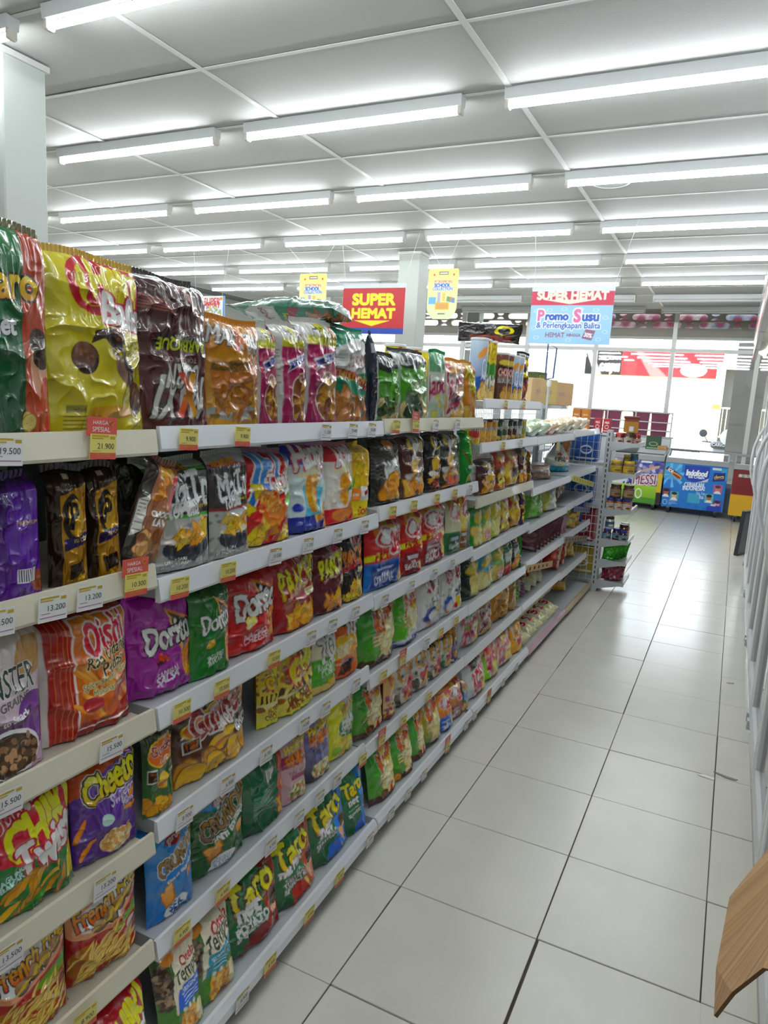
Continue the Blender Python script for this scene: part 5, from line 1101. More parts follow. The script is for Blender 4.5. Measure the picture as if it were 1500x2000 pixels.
for b in range(1, 7):
    y0, L, ang = frame(b)
    r = root('shelf_bay', f'{NTH[b]} steel shelving bay of the run, ' + ('full of crisp bags' if b < 4 else 'crisp bags under upright cans' if b == 4 else 'wire backed, holding wrapped bread' if b == 5 else 'wire backed, at the end rack'), 'shelving', (xr(y0), y0, 0), (0, 0, ang), 'shelving bays of the snack run')
    BAY[b] = r; lv = LEVELS[b]; wire = b >= 4; back = -.44
    for s in ((.034, L-.034) if b == 6 else (.034,)):
        m = MB(); m.box(back-.03, s-.016, 0, back+.012, s+.016, 1.36 if not wire else 1.40, M_GREY); 
        for k in range(26): m.box(back+.0121, s-.004, .1+k*.047, back+.0128, s+.004, .125+k*.047, M_DARK)
        m.build('upright', r)
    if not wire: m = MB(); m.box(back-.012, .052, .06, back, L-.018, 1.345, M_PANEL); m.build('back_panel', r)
    else:
        m = MB()
        for k in range(int((L-.09)/.031)): m.box(back-.004, .055+k*.031, .10, back, .0585+k*.031, 1.385, M_WHITE)
        for k in range(22): m.box(back, .052, .10+k*.0609, back+.004, L-.018, .1035+k*.0609, M_WHITE)
        m.build('wire_back', r, kind='stuff')
    m = MB(); m.box(back, .018, 0, -.02, L-.018, .045, M_PLINTH); m.build('plinth', r)
    for l, zt in enumerate(lv):
        base = l == len(lv)-1; q1 = .05 if base else 0.
        cream = b == 1 or (b == 3 and l == 0) or (b == 4 and l == 2)
        m = MB(); m.box(back+.014, .018, zt-.034, q1, L-.018, zt-.012, M_SHC if b == 1 else M_SH); sh = m.build('shelf', r)
        rm = M_RAILC if cream else M_RAIL
        if base and b == 5: rm = M_RAILP
        if base and b == 6: rm = M_RAILT
        m = MB()
        if base: m.prism([(q1, zt-.042), (q1+.012, zt-.046), (q1+.020, zt-.036), (q1+.018, zt-.016), (q1+.008, zt), (q1, zt)], .004, L-.004, 'y', rm)
        else: m.prism([(q1, zt-.043), (q1+.011, zt-.043), (q1+.013, zt-.038), (q1+.007, zt), (q1, zt)], .004, L-.004, 'y', rm)
        m.build('price_rail', sh)
        for s in (.020, L-.022):
            m = MB(); m.prism([(back+.01, zt-.034), (back+.02, zt-.062), (-.01, zt-.042), (-.01, zt-.034)], s, s+.002, 'y', M_SH); m.build('bracket', sh)
        for tb, tl, ty, txt, kd in TAGS:
            if (tb, tl) == (b, l): make_tag(sh, ty-y0, zt-.002, q1+.0145 if not base else q1+.0205, txt, kd)
# strips of printed card clipped to the bread shelves
def strip(b, l, s0, s1, col, z=.0, tilt=.06, hh=.038):
    m = MB(); mm = mat('strip_'+col, col, .5, noise=.05); m.box(s0, -.001, -hh, s1, .001, 0, mm)
    for k in range(int((s1-s0)/.10)):
        x = s0+.05+k*.10; m.box(x-.018, -.0016, -hh*.75, x+.018, -.001, -hh*.3, M_INK if col != '#c8c05a' else M_INKY)
    sh = [c for c in BAY[b].children if c.name.startswith('shelf')][l]
    m.build('card_strip', sh, (.016, 0, LEVELS[b][l]-.002+z), (0, .08+tilt, PI/2))
strip(5, 3, .02, .62, '#c89a50', -.012); strip(6, 1, .05, .84, '#c8c05a'); strip(6, 2, .20, .80, '#5a6a8a'); strip(6, 3, .0, .8, '#8a6a50'); strip(5, 0, .42, .50, '#c8b078', 0, 0, .05)

# ------------------------------------------------------------------ packs standing on the shelves
SHELFNAME = {4: ['top', 'second', 'third', 'fourth', 'fifth', 'sixth', 'bottom']}
SHELFNAME.update({k: ['top', 'second', 'third', 'fourth', 'fifth', 'bottom'] for k in (1, 2, 3, 5, 6)})
PK = {}
TOP = {d for b, l, d, *_ in BAGS if l == 0}                  # top shelf prints are darkened against strong light, all others brightened
def pack(design, w, h, d, nx, seed=1, flop=0., seal=True, name=None):
    """a new pack, its mesh shared by packs of the same print"""
    D_ = DES[design]; key = (design, seed, round(flop, 2), round(d/w, 1))
    if key not in PK:
        me, tr, sc = bag_mesh('pack_'+design, D_['fn'], w, h, d, nx, D_['back'], D_['m'], seed, flop, design in TOP and .62 or 1.3, **D_['kw'])  # ink factor puts the shelf light correction into the print colours
        PK[key] = (me, seal_mesh(tr, sc) if seal else None, w, h, d)
    me, sm, w0, h0, d0 = PK[key]
    o = bpy.data.objects.new(name or 'chips_bag', me); C.objects.link(o); o.scale = (w/w0, d/d0, h/h0)
    if sm:
        c = bpy.data.objects.new('top_seal', sm); C.objects.link(c); c.parent = o
    return o
def lowest(o, M):
    v = np.empty(len(o.data.vertices)*3, np.float32); o.data.vertices.foreach_get('co', v)
    return float((v.reshape(-1, 3) @ np.array(M)[2, :3]).min()+M[2][3])
from collections import Counter
cnt = Counter((b, l, d) for b, l, d, *_ in BAGS); seen = Counter(); tot = Counter(d for _, _, d, *_ in BAGS)
for n, (b, l, d, y, w, h, q, yaw, lean) in enumerate(BAGS):
    y0, L, ang = frame(b); lv = LEVELS[b]; base = l == len(lv)-1
    th = max(.05, min(.082, w*.42)); yaw = yaw or (-(4+(n*7) % 5) if w < .2 else -3); seed = 1+(n % 2 if tot[d] > 1 else n % 5)
    flop = {'maxicorn_bbq': .5, 'taro_bbq_big': .2}.get(d, [.25, .5, .1, .35, .6][n % 5] if l else [.1, .2, .05][n % 3])
    if tot[d] > 1: flop = .3
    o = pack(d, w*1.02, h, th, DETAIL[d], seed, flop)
    tilt = -lean if lean else (11 if base else [2, 4, 3][n % 3])
    qc = -.007-th*.44+q-abs(math.sin(math.radians(yaw)))*w*.30+(.056 if base else 0)
    M = bayM(b) @ Matrix.Translation((qc, y-y0, lv[l]-.012+.0005)) @ Matrix.Rotation(PI/2+math.radians(yaw), 4, 'Z') @ Matrix.Rotation(math.radians(-tilt if not lean else 0), 4, 'X') @ Matrix.Rotation(math.radians(lean*-1.6 if lean else 0), 4, 'Y')
    sc = o.scale.copy(); M = M @ Matrix.Diagonal((*sc, 1)); M = Matrix.Translation((0, 0, lv[l]-.0114-lowest(o, M))) @ M; o.matrix_world = M
    k = (b, l, d); seen[k] += 1; where = f'{SHELFNAME[b][l]} shelf of the {NTH[b]} bay'
    ds = DES[d]['desc']
    if cnt[k] > 1: ds = {1: 'nearest ', 2: 'second ' if cnt[k] > 2 else 'farther ', 3: 'third '}[seen[k]]+ds.replace(' a ', ' ')
    tag(o, ' '.join((ds+' on '+where).split()[:16]) if len((ds+' on '+where).split()) <= 16 else ds+f', {SHELFNAME[b][l]} shelf, {NTH[b]} bay', DES[d]['cat'], f'packs on the {where}')
# one tortilla bag laid flat across the magenta ones, one seaweed pack fallen forward, a noodle pack across the cans
def lay(design, loc, front, up, w, h, d, nx, label, seed=1, seal=False, name='bread_pack', group=None, flop=0.):
    """a pack lying or leaning any way: its front towards `front`, its top towards `up`"""
    o = pack(design, w, h, d, nx, seed, flop, seal, name); c = Vector(up).normalized(); b = -Vector(front); b = (b-c*b.dot(c)).normalized(); a = b.cross(c)
    s = o.scale.copy(); R = Matrix((a, b, c)).transposed() @ Matrix.Diagonal(s)
    v = np.empty(len(o.data.vertices)*3, np.float32); o.data.vertices.foreach_get('co', v)
    low = (v.reshape(-1, 3) @ np.array(R)[2]).min()             # rests with its lowest point at the given height
    o.matrix_world = Matrix.Translation((loc[0], loc[1], loc[2]-low+.0008)) @ R.to_4x4()
    return tag(o, label, DES[design]['cat'], group)
lay('happytos_green', (-.955, 1.66, 1.572), (-.05, -.14, -.98), (-1, -.05, .02), .13, .31, .06, 110, 'green tortilla bag lying flat across the tops of the magenta bags', 4, True, 'chips_bag')
lay('noodle_bag', (-1.18, 3.10, 1.655), (.1, -.72, -.69), (.93, .36, 0), .11, .27, .075, 80, 'black and red snack pack lying across the tops of the upright cans', 3, True, 'chips_bag')
# ------------------------------------------------------------------ cans and jars
def wrapcyl(name, draw, prof, nx=44, ny=40, m=None):
    """turned body with print all round; art centre faces -y (and repeats behind)"""
    cv = Cv(nx, ny); draw(cv); a = cv.out()
    th = np.linspace(0, 2*PI, 2*nx-1); pz = np.array(prof); zz = np.linspace(pz[0, 1], pz[-1, 1], ny); rr = np.interp(zz, pz[:, 1], pz[:, 0])
    col = np.concatenate([a, a[:, 1:]], 1); t = th-PI                       # starts at the left, runs past the front
    X = rr[:, None]*np.cos(t)[None]; Y = rr[:, None]*np.sin(t)[None]; Z = np.repeat(zz[:, None], len(t), 1)
    return colmesh(name, np.stack([X.ravel(), Y.ravel(), Z.ravel()], 1), grid_faces(2*nx-1, ny), col.reshape(-1, 3), m or JARM)
M_LIDW = mat('white_lid', '#e2e4e2', .35, noise=.03)
M_LIDY, M_LIDB, M_LIDN, M_LIDR = mat('yellow_lid', '#d8b020', .4, noise=.04), mat('blue_lid', '#24348c', .4, noise=.04), mat('brown_lid', '#4a382c', .4, noise=.05), mat('red_lid', '#b02a2c', .4, noise=.05)
JM = {}
def vessel(name, key, draw, r, h, lid, label, cat, loc, rz=0., rim=.004, lh=.012, neck=.0, group=None, nx=40):
    k = (key, r, h)
    if k not in JM:
        prof = [(r*.9, 0), (r, .006), (r, h-.004-neck), (r-(.006 if neck else 0), h-neck*.3), (r-(.008 if neck else .001), h)]
        m = MB(); m.lathe([(r-(.004 if neck else -.002), h-.001), (r-(.004 if neck else -.0025), h+lh*.8), (r-(.006 if neck else 0), h+lh), (r*.7, h+lh-.001 if neck else h+lh-.004)], lid, 24)
        l = m.build('lid', None, smooth=True); JM[k] = (wrapcyl(key, draw, prof, nx), l.data); bpy.data.objects.remove(l)
    me, lm = JM[k]; o = bpy.data.objects.new(name, me); C.objects.link(o); fin(o, None, (loc[0], loc[1], loc[2]+.0008), (0, 0, rz)); tag(o, label, cat, group)
    c = bpy.data.objects.new('lid', lm); C.objects.link(c); c.parent = o
    return o
def can30(b2):
    def f(c): c.bg((b2, '#d8c41c')); c.r(0, .62, 1, 1, '#dcc81c'); c.p([(0, .5), (.5, .66), (1, .56), (1, 0), (0, 0)], b2); c.p([(.4, 1), (.6, 1), (.5, .92)], '#c83a34'); c.t('30% GRATIS', .5, .80, .86, '#a8281c', (), 1.9, 0, 0, .08); c.t('Chips', .5, .32, .6, '#f0ece0', [('#4a1c14', .12)], 1.6, 8, 0, .08); c.ch(.2, .05, .8, .2, 5, POT, .12, 'oval')
    return f
def canblue(c): c.bg(('#1c4c9c', '#c4d8e8')); c.p([(0, 0), (1, 0), (1, .5), (0, .35)], '#1c58ac'); c.e(.45, .78, .22, .07, '#e0983c', 20); c.t('Chip', .66, .56, .5, '#f2f4f8', [('#2a5a9a', .1)], 1.8, 8, 0, .06); c.t('ASLI', .56, .42, .3, '#f2f4f8', (), 1.2); c.ch(.2, .05, .8, .26, 6, POT, .14, 'oval')
def canbrown(c): c.bg(('#4a2c28', '#7a4a44')); c.e(.5, .72, .34, .14, '#3a1c1a'); c.e(.5, .82, .3, .06, '#d0b83c'); c.t('CHOCO', .5, .62, .6, '#e8e0d8', [('#c83a2c', .14)], 1.4); c.t('BLUKUTUK', .5, .46, .6, '#e8e0d8', [('#2a1410', .2)], 1.3); c.ch(.2, .08, .8, .28, 5, ['#c8943c', '#b07828'], .13, 'oval')
M_LIP = mat('tin_rim', '#d0d0d0', .25, metal=.8)
cx = -.985
for i, (dr, key, y, dx, h, lab) in enumerate([(canblue, 'can_blue', 2.845, 0, .243, 'tall blue crisp can nearest on the top shelf of the fourth bay'), (can30('#3c8a2c'), 'can_green', 2.945, -.02, .247, 'tall green and yellow crisp can beside the blue one'), (can30('#3c8a2c'), 'can_green', 3.03, -.02, .247, 'second green and yellow crisp can, touching the brown cans'),
        (canbrown, 'can_brown', 3.12, .01, .205, 'brown crisp can, nearer of two on the fourth bay'), (canbrown, 'can_brown', 3.20, .01, .205, 'brown crisp can, farther of two on the fourth bay'), (canblue, 'can_blue2', 3.29, .01, .205, 'shorter pale blue crisp can after the brown cans'), (canblue, 'can_blue2', 3.37, .01, .205, 'last pale blue crisp can before the black snack bag')]):
    vessel('crisp_can', key, dr, .0365, h, M_LIDW, lab, 'can', (cx+dx, y, 1.397), PI/2-.5, lh=.008, group='crisp cans on the top shelf')
for i, (c2, y, lab) in enumerate([('#3c8a2c', 2.44, 'green and yellow crisp can standing behind the orange bags'), ('#d8842c', 2.58, 'orange and yellow crisp can standing behind the orange bags'), ('#3c8a2c', 2.30, 'yellow topped crisp can hidden behind the pale green bag')]):
    vessel('crisp_can', 'can30'+c2, can30(c2), .0365, .247, M_LIDW, lab, 'can', (-1.105, y, 1.319), PI/2-.6, lh=.008, group='crisp cans behind the top shelf bags')
lay('black_yellow_bag', (-.99, 3.52, 1.398), (1, -.15, 0), (0, 0, 1), .15, .235, .06, 44, 'black and maroon snack bag with yellow logo ending the can row', 2, True, 'chips_bag')
SHORT = [('#d8c428', '#c8342c', 'yellow'), ('#d89428', '#e8b040', 'orange'), ('#d08a24', '#e0a43c', 'amber'), ('#c8881c', '#e8c060', 'golden'), ('#2c5a34', '#1c3a24', 'green'), ('#c8c8bc', '#3a5a3c', 'white'), ('#2c2624', '#5a2c24', 'black'), ('#34302c', '#4a3028', 'charcoal'), ('#5a6264', '#c8ccc8', 'grey'), ('#c8b43c', '#8a9a3c', 'olive yellow')]
for i, (c1, c2, nm) in enumerate(SHORT):
    def f(c, c1=c1, c2=c2): c.bg((c1, c1)); c.e(.5, .5, .3, .2, c2); c.t('chips', .5, .7, .6, '#f0ece0', [('#2a1c14', .12)], 1.5); c.ch(.2, .08, .8, .26, 4, POT, .12, 'oval')
    vessel('snack_canister', 'short'+nm, f, .034, .092, M_LIDW if i % 2 else M_LIDN, f'short {nm} snack canister on the second shelf of the fourth bay', 'canister', (-.985, 2.83+i*.080, 1.2165), PI/2-.6, lh=.007, group='short canisters on the fourth bay', nx=26)
# ------------------------------------------------------------------ wrapped bread
G = 'wrapped bread on the top bread shelf'
for i, (ds, y, nm) in enumerate([('pillow_green', 3.80, 'pale green wrapped bread nearest on the top bread shelf'), ('pillow_green', 4.00, 'pale green wrapped bread second on the top bread shelf'), ('pillow_orange', 4.20, 'orange wrapped bread on the top bread shelf'), ('pillow_cream', 4.42, 'cream wrapped bread just beyond the orange one'), ('pillow_cream', 4.66, 'cream wrapped bread, second beyond the orange one'), ('pillow_cream', 4.90, 'cream wrapped bread, third beyond the orange one'), ('pillow_cream', 5.14, 'farthest cream wrapped bread on the top bread shelf')]):
    lay(ds, (-.955, y, 1.214 if y < 4.5 else 1.229), (.25, -.25, 1), (-1, .15, .10), .19, .15, .08, 34, nm, 1+i % 2, False, 'bread_pack', G)
lay('toast_bag', (-1.06, 4.82, .951), (.75, -.66, 0), (0, 0, 1), .21, .20, .11, 60, 'white toast bag with teal base on the second bread shelf', 2, False, 'bread_bag')
m = MB(); m.lathe([(.012, 0), (.014, .012), (.038, .03), (.042, .036), (.02, .044)], mat('teal_film', '#1c8098', .3, noise=.1), 14); tw = m.build('twisted_neck', bpy.data.objects['bread_bag'], smooth=True); tw.location = (0, 0, .194)
lay('orange_loaf', (-1.10, 5.10, .951), (.75, -.66, 0), (0, 0, 1), .17, .20, .09, 34, 'orange bread bag behind the white toast bag', 1, False, 'bread_bag')
lay('brown_wrap', (-1.02, 4.28, .944), (.9, -.3, .5), (-.2, .1, 1), .20, .085, .09, 34, 'brown bread pack with a white band near the toast bag', 1)
lay('brown_wrap', (-1.06, 3.98, .944), (.9, -.3, .5), (-.2, .1, 1), .20, .08, .09, 34, 'nearer brown bread pack with a white band', 2)
lay('green_bag', (-1.00, 4.00, .744), (1, -.3, 0), (-.1, 0, 1), .27, .14, .11, 44, 'bright green bread bag on the third bread shelf', 1)
lay('white_bag', (-.99, 4.36, .744), (1, -.3, 0), (-.1, 0, 1), .22, .125, .10, 34, 'white and yellow bread bag beside the green one', 1)
lay('bun_row', (-1.05, 4.65, .754), (.7, -.2, .7), (-.12, 1, 0), .16, .62, .12, 44, 'long clear pack of golden buns on the third bread shelf', 1)
lay('brown_wrap', (-1.22, 4.12, .744), (.9, -.3, .5), (-.2, .1, 1), .24, .13, .09, 30, 'brown wrapped bread behind the green bag', 1)
for i in range(10):
    lay('plum_pack' if i < 8 else 'pale_pack', (-1.025, 4.02+i*.088, .545 if i < 7 else .5455), (.25, -1, .25), (.05, .25, 1), .15, .125, .05, 26, (f'{ORD[i]} slim plum pack from the near end of the fourth bread shelf' if i < 8 else f'{["nearer", "farther"][i-8]} pale pink slim pack at the end of the plum row'), 1+i % 2, False, 'snack_pack', 'slim packs on the fourth bread shelf')
for i in range(2): lay('blue_biscuit', (-1.0, 5.00+i*.14, .545), (.6, -.8, .2), (0, .2, 1), .16, .14, .06, 34, ['nearer', 'farther'][i]+' yellow and blue biscuit pack after the plum packs', 1+i, False, 'snack_pack')
lay('navy_pack', (-1.0, 5.33, .545), (.6, -.8, .2), (0, .2, 1), .12, .17, .06, 30, 'bright navy blue pack at the far end of the shelf', 1, False, 'snack_pack')
lay('dark_buns', (-1.26, 3.90, .304), (.7, 0, .7), (0, 1, 0), .18, .62, .11, 40, 'long pack of dark buns at the back of the fifth bread shelf', 1)
for i in range(2): lay('red_pack', (-1.02, 4.73+i*.17, .289), (.8, -.6, .1), (.06, .2, 1), .16, .17, .11, 34, ['nearer', 'farther'][i]+' red wrapped loaf on the fifth bread shelf', 1+i)
lay('choco_buns', (-1.055, 5.15, .289), (.8, -.55, .5), (-.25, .2, 1), .34, .23, .15, 56, 'clear pack of chocolate topped buns beside the red loaves', 2)
lay('dark_buns', (-1.24, 4.98, .289), (.8, 0, .6), (0, 1, 0), .18, .26, .13, 34, 'dark buns in clear wrap lying behind the chocolate buns', 2)
kinds = ['roll_green', 'roll_purple', 'roll_cream']; n = 0
for row, (x, z, ys) in enumerate([(-.955, .304, [3.80, 3.92, 4.05, 4.18, 4.31]), (-1.0, .383, [3.80, 3.94, 4.08, 4.24, 4.40])]):
    for y in ys:
        lay(kinds[(0, 1, 2, 2, 2)[n % 5]], (x-.022, y, z), (.2, -.6, .9), (-.75, -.5, .2 if row == 0 else .1), .105, .185, .085, 34, f'{ORD[n % 5]} cream bread roll in the {["front", "back"][row]} row of the fifth bread shelf', 1+n % 2, False, 'bread_roll', 'cream rolls on the fifth bread shelf'); n += 1
for row, (x, z, ys) in enumerate([(-.90, .067, [3.74, 3.88, 4.02, 4.16, 4.30, 4.42]), (-.985, .152, [3.80, 3.95, 4.10, 4.26, 4.42, 4.58])]):
    for k, y in enumerate(ys):
        lay(kinds[2] if row else kinds[(k+2) % 3 if k == 0 else 2], (x, y, z), (.1, -.5, 1), (-.82, .5, .12), .095, .16, .075, 30, f'{ORD[k]} cream bread roll in the {["front", "back"][row]} row of the bottom bread shelf', 1+k % 2, False, 'bread_roll', 'cream rolls on the bottom bread shelf')
lay('choco_buns', (-1.04, 5.05, .059), (.75, -.6, .3), (-.1, .25, 1), .22, .16, .10, 34, 'pack of chocolate buns alone at the far end of the bottom shelf', 1)
# ------------------------------------------------------------------ end rack with jars
ex, ey = -.825, 5.535
r = root('end_rack', 'slotted white end rack with six short jar shelves', 'rack', (ex, ey, 0))
m = MB(); m.box(-.035, -.03, 0, .005, .03, 1.235, M_SH)
for k in range(30): m.box(-.019, -.0308, .06+k*.039, -.011, -.030, .083+k*.039, M_DARK)
m.build('post', r)
m = MB()
for k in range(11): m.box(-.50+k*.046, .0, .08, -.4965+k*.046, .004, 1.20, M_WHITE)
for k in range(19): m.box(-.50, -.004, .08+k*.0620, -.036, 0, .0835+k*.0620, M_WHITE)
m.build('wire_panel', r, kind='stuff')
EZ = [1.150, .925, .652, .418, .256, .096]
for z in EZ:
    m = MB(); m.box(.004, -.03, z-.022, .19, .33, z-.016, M_SH); m.prism([(.005, z-.07), (.03, z-.066), (.17, z-.030), (.205, z-.030), (.205, z-.002), (.005, z)], -.032, -.029, 'y', M_SH); m.box(.190, -.03, z-.03, .196, .33, z+.004, M_SH); sh = m.build('shelf', r)
    m = MB(); m.box(.197, -.028, z-.028, .201, .328, z+.004, M_RAIL); m.build('price_rail', sh)
m = MB(); m.box(-.50, .05, .05, 0, .33, .10, M_SH); m.build('base', r)
for z in (.36, .66, .98): m = MB(); m.box(-.50, .02, z-.02, -.036, .33, z, M_SH); m.build('inner_shelf', r)
def jar(body, lab, lc=None):
    def f(c): c.bg(body); c.r(0, .2, 1, .75, lab); c.ln(.15, .85, .66, 2, lc or '#5a4a3a', .08, .03); c.e(.5, .38, .2, .12, body[0] if isinstance(body, tuple) else body)
    return f
def J(key, body, lab, r_, h, lid, label, x, y, z, cat='jar', **k): return vessel('jam_jar' if cat == 'jar' else cat.replace(' ', '_'), key, jar(body, lab), r_, h, lid, label, cat, (ex+x, ey+y, z), .5, lh=.018, neck=.012, nx=22, **k)
E1, E2, E3, E4, E5, E6 = [z-.016 for z in EZ]
for i in range(3): J('jr1', '#7a2018', '#d8ccc0', .030, .062, M_LIDR, ['nearest', 'middle', 'farthest'][i]+' red lidded jar on the top shelf of the end rack', .05+.0*i, .01+i*.075, E1, group='red lidded jars')
for i in range(3): J('jr1b', '#5a3424', '#c8b8a8', .029, .068, M_LIDN, ['nearest', 'middle', 'farthest'][i]+' brown lidded jar on the top shelf of the end rack', .112, .01+i*.075, E1, group='brown lidded jars')
for i in range(2): J('jr1c', '#8a3a2c', '#d8a8a0', .024, .058, M_LIDR, ['nearer', 'farther'][i]+' small red jar at the rail of the top end shelf', .163, .10+i*.08, E1)
J('jr1d', '#5c2018', '#c8ccd0', .032, .06, M_LIDR, 'red lidded jar standing behind the row at rack top', .055, .235, E1)
def tub(c): c.bg('#a8741c'); c.r(.35, .1, .65, .45, '#d8d8d4'); c.r(0, .8, 1, 1, '#7a3420')
o = panel('tub_front', tub, .10, .098, 24, .004); o.name = 'label'
r = root('plastic_tub', 'square amber tub with maroon lid on top of the end rack jars', 'tub', (ex+.115, ey+.085, E1+.088), (0, 0, .2)); fin(o, r, (0, -.046, .002))
m = MB(); m.box(-.05, -.046, 0, .05, .046, .10, mat('amber_tub', '#a8741c', .35, noise=.05), ch=.006); m.build('body', r); m = MB(); m.box(-.056, -.052, .10, .056, .052, .122, mat('maroon_lid', '#6e2c20', .4, noise=.05), ch=.005); m.build('lid', r)
for i in range(2): J('jy', '#8a6a4a', '#d8b82c', .042, .085, M_LIDY, ['nearer', 'farther'][i]+' yellow lidded spread jar on the second end shelf', .052+i*.09, .018, E2)
J('jb', '#2c1a14', '#4a2c20', .034, .075, M_LIDN, 'dark brown spread jar stacked behind the yellow lids', .05, .105, E2); J('jo', '#8a7a3c', '#5a5a2c', .03, .125, M_LIDY, 'tall olive jar behind the yellow lids on the end rack', .105, .15, E2); J('jbl', '#3c7a9a', '#7ab0c8', .034, .135, mat('steel_lid', '#5a7a8a', .3, metal=.5), 'tall pale blue tin behind the yellow lids', .150, .20, E2); J('jbr', '#5a2a2c', '#8a3a3c', .03, .08, M_LIDN, 'small maroon jar at the rail beside the yellow lids', .155, .095, E2)
for j in range(2):
    for i in range(3): J('jm', '#a85a1c', '#d8d4c8', .030, .075, M_LIDB, f'{["nearest", "middle", "farthest"][i]} blue lidded jam jar, {["front", "back"][j]} row of the third end shelf', .037+i*.061, .005+j*.075, E3, group='blue lidded jam jars')
for i in range(2): J('jn', '#6a4a34', '#a88a6c', .042, .085, M_LIDN, ['nearer', 'farther'][i]+' brown lidded jar stacked on the blue lidded jam jars', .065+i*.092, .04, E3+.0935)
for i in range(3): J('jm2', '#5a2a1c', '#7ab0c8', .032, .07, M_LIDB, f'{["nearest", "middle", "farthest"][i]} blue lidded jar on the fourth end shelf', .04+i*.058, .012+(.072 if i == 1 else 0), E4, group='blue lidded jars on the fourth end shelf')
J('jw', '#c8ccc4', '#3c6a8a', .034, .075, M_LIDN, 'white tin with a dark lid stacked on the fourth end shelf', .05, .022, E4+.0885); J('jg', '#8a3a28', '#d8b890', .038, .10, M_LIDN, 'brown lidded jar at the rail of the fourth end shelf', .145, .125, E4); J('jg2', '#8a2420', '#c8a080', .036, .10, M_LIDW, 'white lidded red jar behind on the fourth end shelf', .14, .21, E4)
for i in range(4): lay('green_pouch', (ex+.065+i*.02, ey+.035+i*.068, E5), (.3, -1, .3), (.03+.04*i, .25, 1), .10, .115, .045, 30, f'{ORD[i]} bright green pouch on the fifth end shelf', 1+i % 2, True, 'pouch', 'green pouches on the end rack')
lay('red_pouch', (ex+.115, ey+.29, E5), (.3, -1, .2), (0, .1, 1), .09, .125, .04, 28, 'red and brown pouch after the green pouches', 1, True, 'pouch')
lay('crimson_bag', (ex+.095, ey+.06, E6), (.2, -1, .5), (-.05, .4, .8), .15, .09, .07, 34, 'clear bag of crimson wrapped sweets on the lowest end shelf', 1, True, 'bag'); lay('crimson_bag', (ex+.10, ey+.19, E6), (.2, -1, .5), (.05, .4, .8), .15, .12, .07, 34, 'second crimson sweets bag behind on the lowest end shelf', 2, True, 'bag')
# boxes behind the wire of the end rack
def carton(name, label, x, y, z, w, d, h, col, txt='', tc='#f0f0f0', rz=0., cat='box', top=None):
    r = root(name, label, cat, (x, y, z), (0, 0, rz)); m = MB(); mm = mat('carton_'+col, col, .55, noise=.06, nscale=5); m.box(-w/2, -d/2, 0, w/2, d/2, h, mm, ch=.003); m.build('body', r)
    def f(c): c.bg(col); c.r(.06, .06, .94, .12, tc); c.e(.5, .4, .3, .16, tc); c.e(.5, .4, .24, .11, col); txt and c.t(txt, .5, .74, .7, tc, (), 1.5, 0, 0, .08)
    o = panel('printed_face', f, w-.01, h-.01, 40, .001, None, r, (0, -d/2-.0005, .005)); return r
for lab, x, z, w, h, col in [('tall blue carton behind the end rack wire, upper shelf', -1.02, .98, .16, .22, '#1c4c9c'), ('pale blue carton behind the end rack wire, upper shelf', -1.20, .98, .15, .20, '#3c7ab8'), ('navy carton behind the end rack wire, middle shelf', -1.03, .66, .18, .26, '#2458a0'), ('teal carton behind the end rack wire, middle shelf', -1.22, .66, .14, .22, '#2c7a94'), ('red carton behind the end rack wire, third shelf', -1.0, .36, .20, .25, '#a02430'), ('crimson carton behind the end rack wire, third shelf', -1.21, .36, .16, .22, '#8a1c34'), ('yellow carton behind the end rack wire, lowest shelf', -.98, .10, .22, .22, '#b89a2c'), ('olive carton behind the end rack wire, lowest shelf', -1.20, .10, .18, .2, '#6a7a34')]:
    carton('carton', lab, x, 5.70, z+.001, w, .16, h, col, '', '#e0e4ea')
# ------------------------------------------------------------------ goods on the far side of the run
r = root('backing_shelf', 'rear shelf unit behind the run carrying brown cartons', 'shelving', (-1.63, 4.7, 0)); m = MB(); m.box(-.2, -1.0, 1.36, .2, 2.0, 1.39, M_SH); m.build('top_deck', r)
for s in (-.98, .5, 1.96): m = MB(); m.box(-.02, s, 0, .02, s+.04, 1.36, M_GREY); m.build('post', r)
for z in (.3, .66, 1.0): m = MB(); m.box(-.2, -.9, z, .2, 1.9, z+.02, M_SH); m.build('deck', r)
for i, (y, w, h, col, lab) in enumerate([(5.62, .22, .20, '#c8a878', 'brown carton behind the cans, nearest of three'), (5.95, .30, .205, '#c8b068', 'pale yellow carton with purple marks behind the cans'), (6.45, .44, .20, '#c4a074', 'wide brown carton, farthest of three behind the cans')]):
    r = root('shipping_carton', lab, 'box', (-1.55, y, 1.39), (0, 0, PI/2-.25)); m = MB(); mm = mat('carton'+col, col, .8, noise=.08, nscale=4); m.box(-w/2, -.13, 0, w/2, .13, h, mm, ch=.003); m.build('body', r)
    m = MB(); m.box(-w/2, -.02, h, w/2, .02, h+.0006, mat('carton_tape', '#b89a60', .3, noise=.05)); m.build('tape', r); 
    m = MB(); put_text(m, 'susu' if i else 'mi', 0, h*.42, .05, mat('carton_ink', '#9a7a94', .7, noise=.05), -.1306); m.build('lettering', r)
carton('snack_box', 'dark green box sitting on the pale yellow carton', -1.55, 5.95, 1.596, .16, .12, .055, '#3a4a20', '', '#c8b040', PI/2-.3)
G = 'goods on the rear shelves behind the wire'
rr_ = random.Random(9)
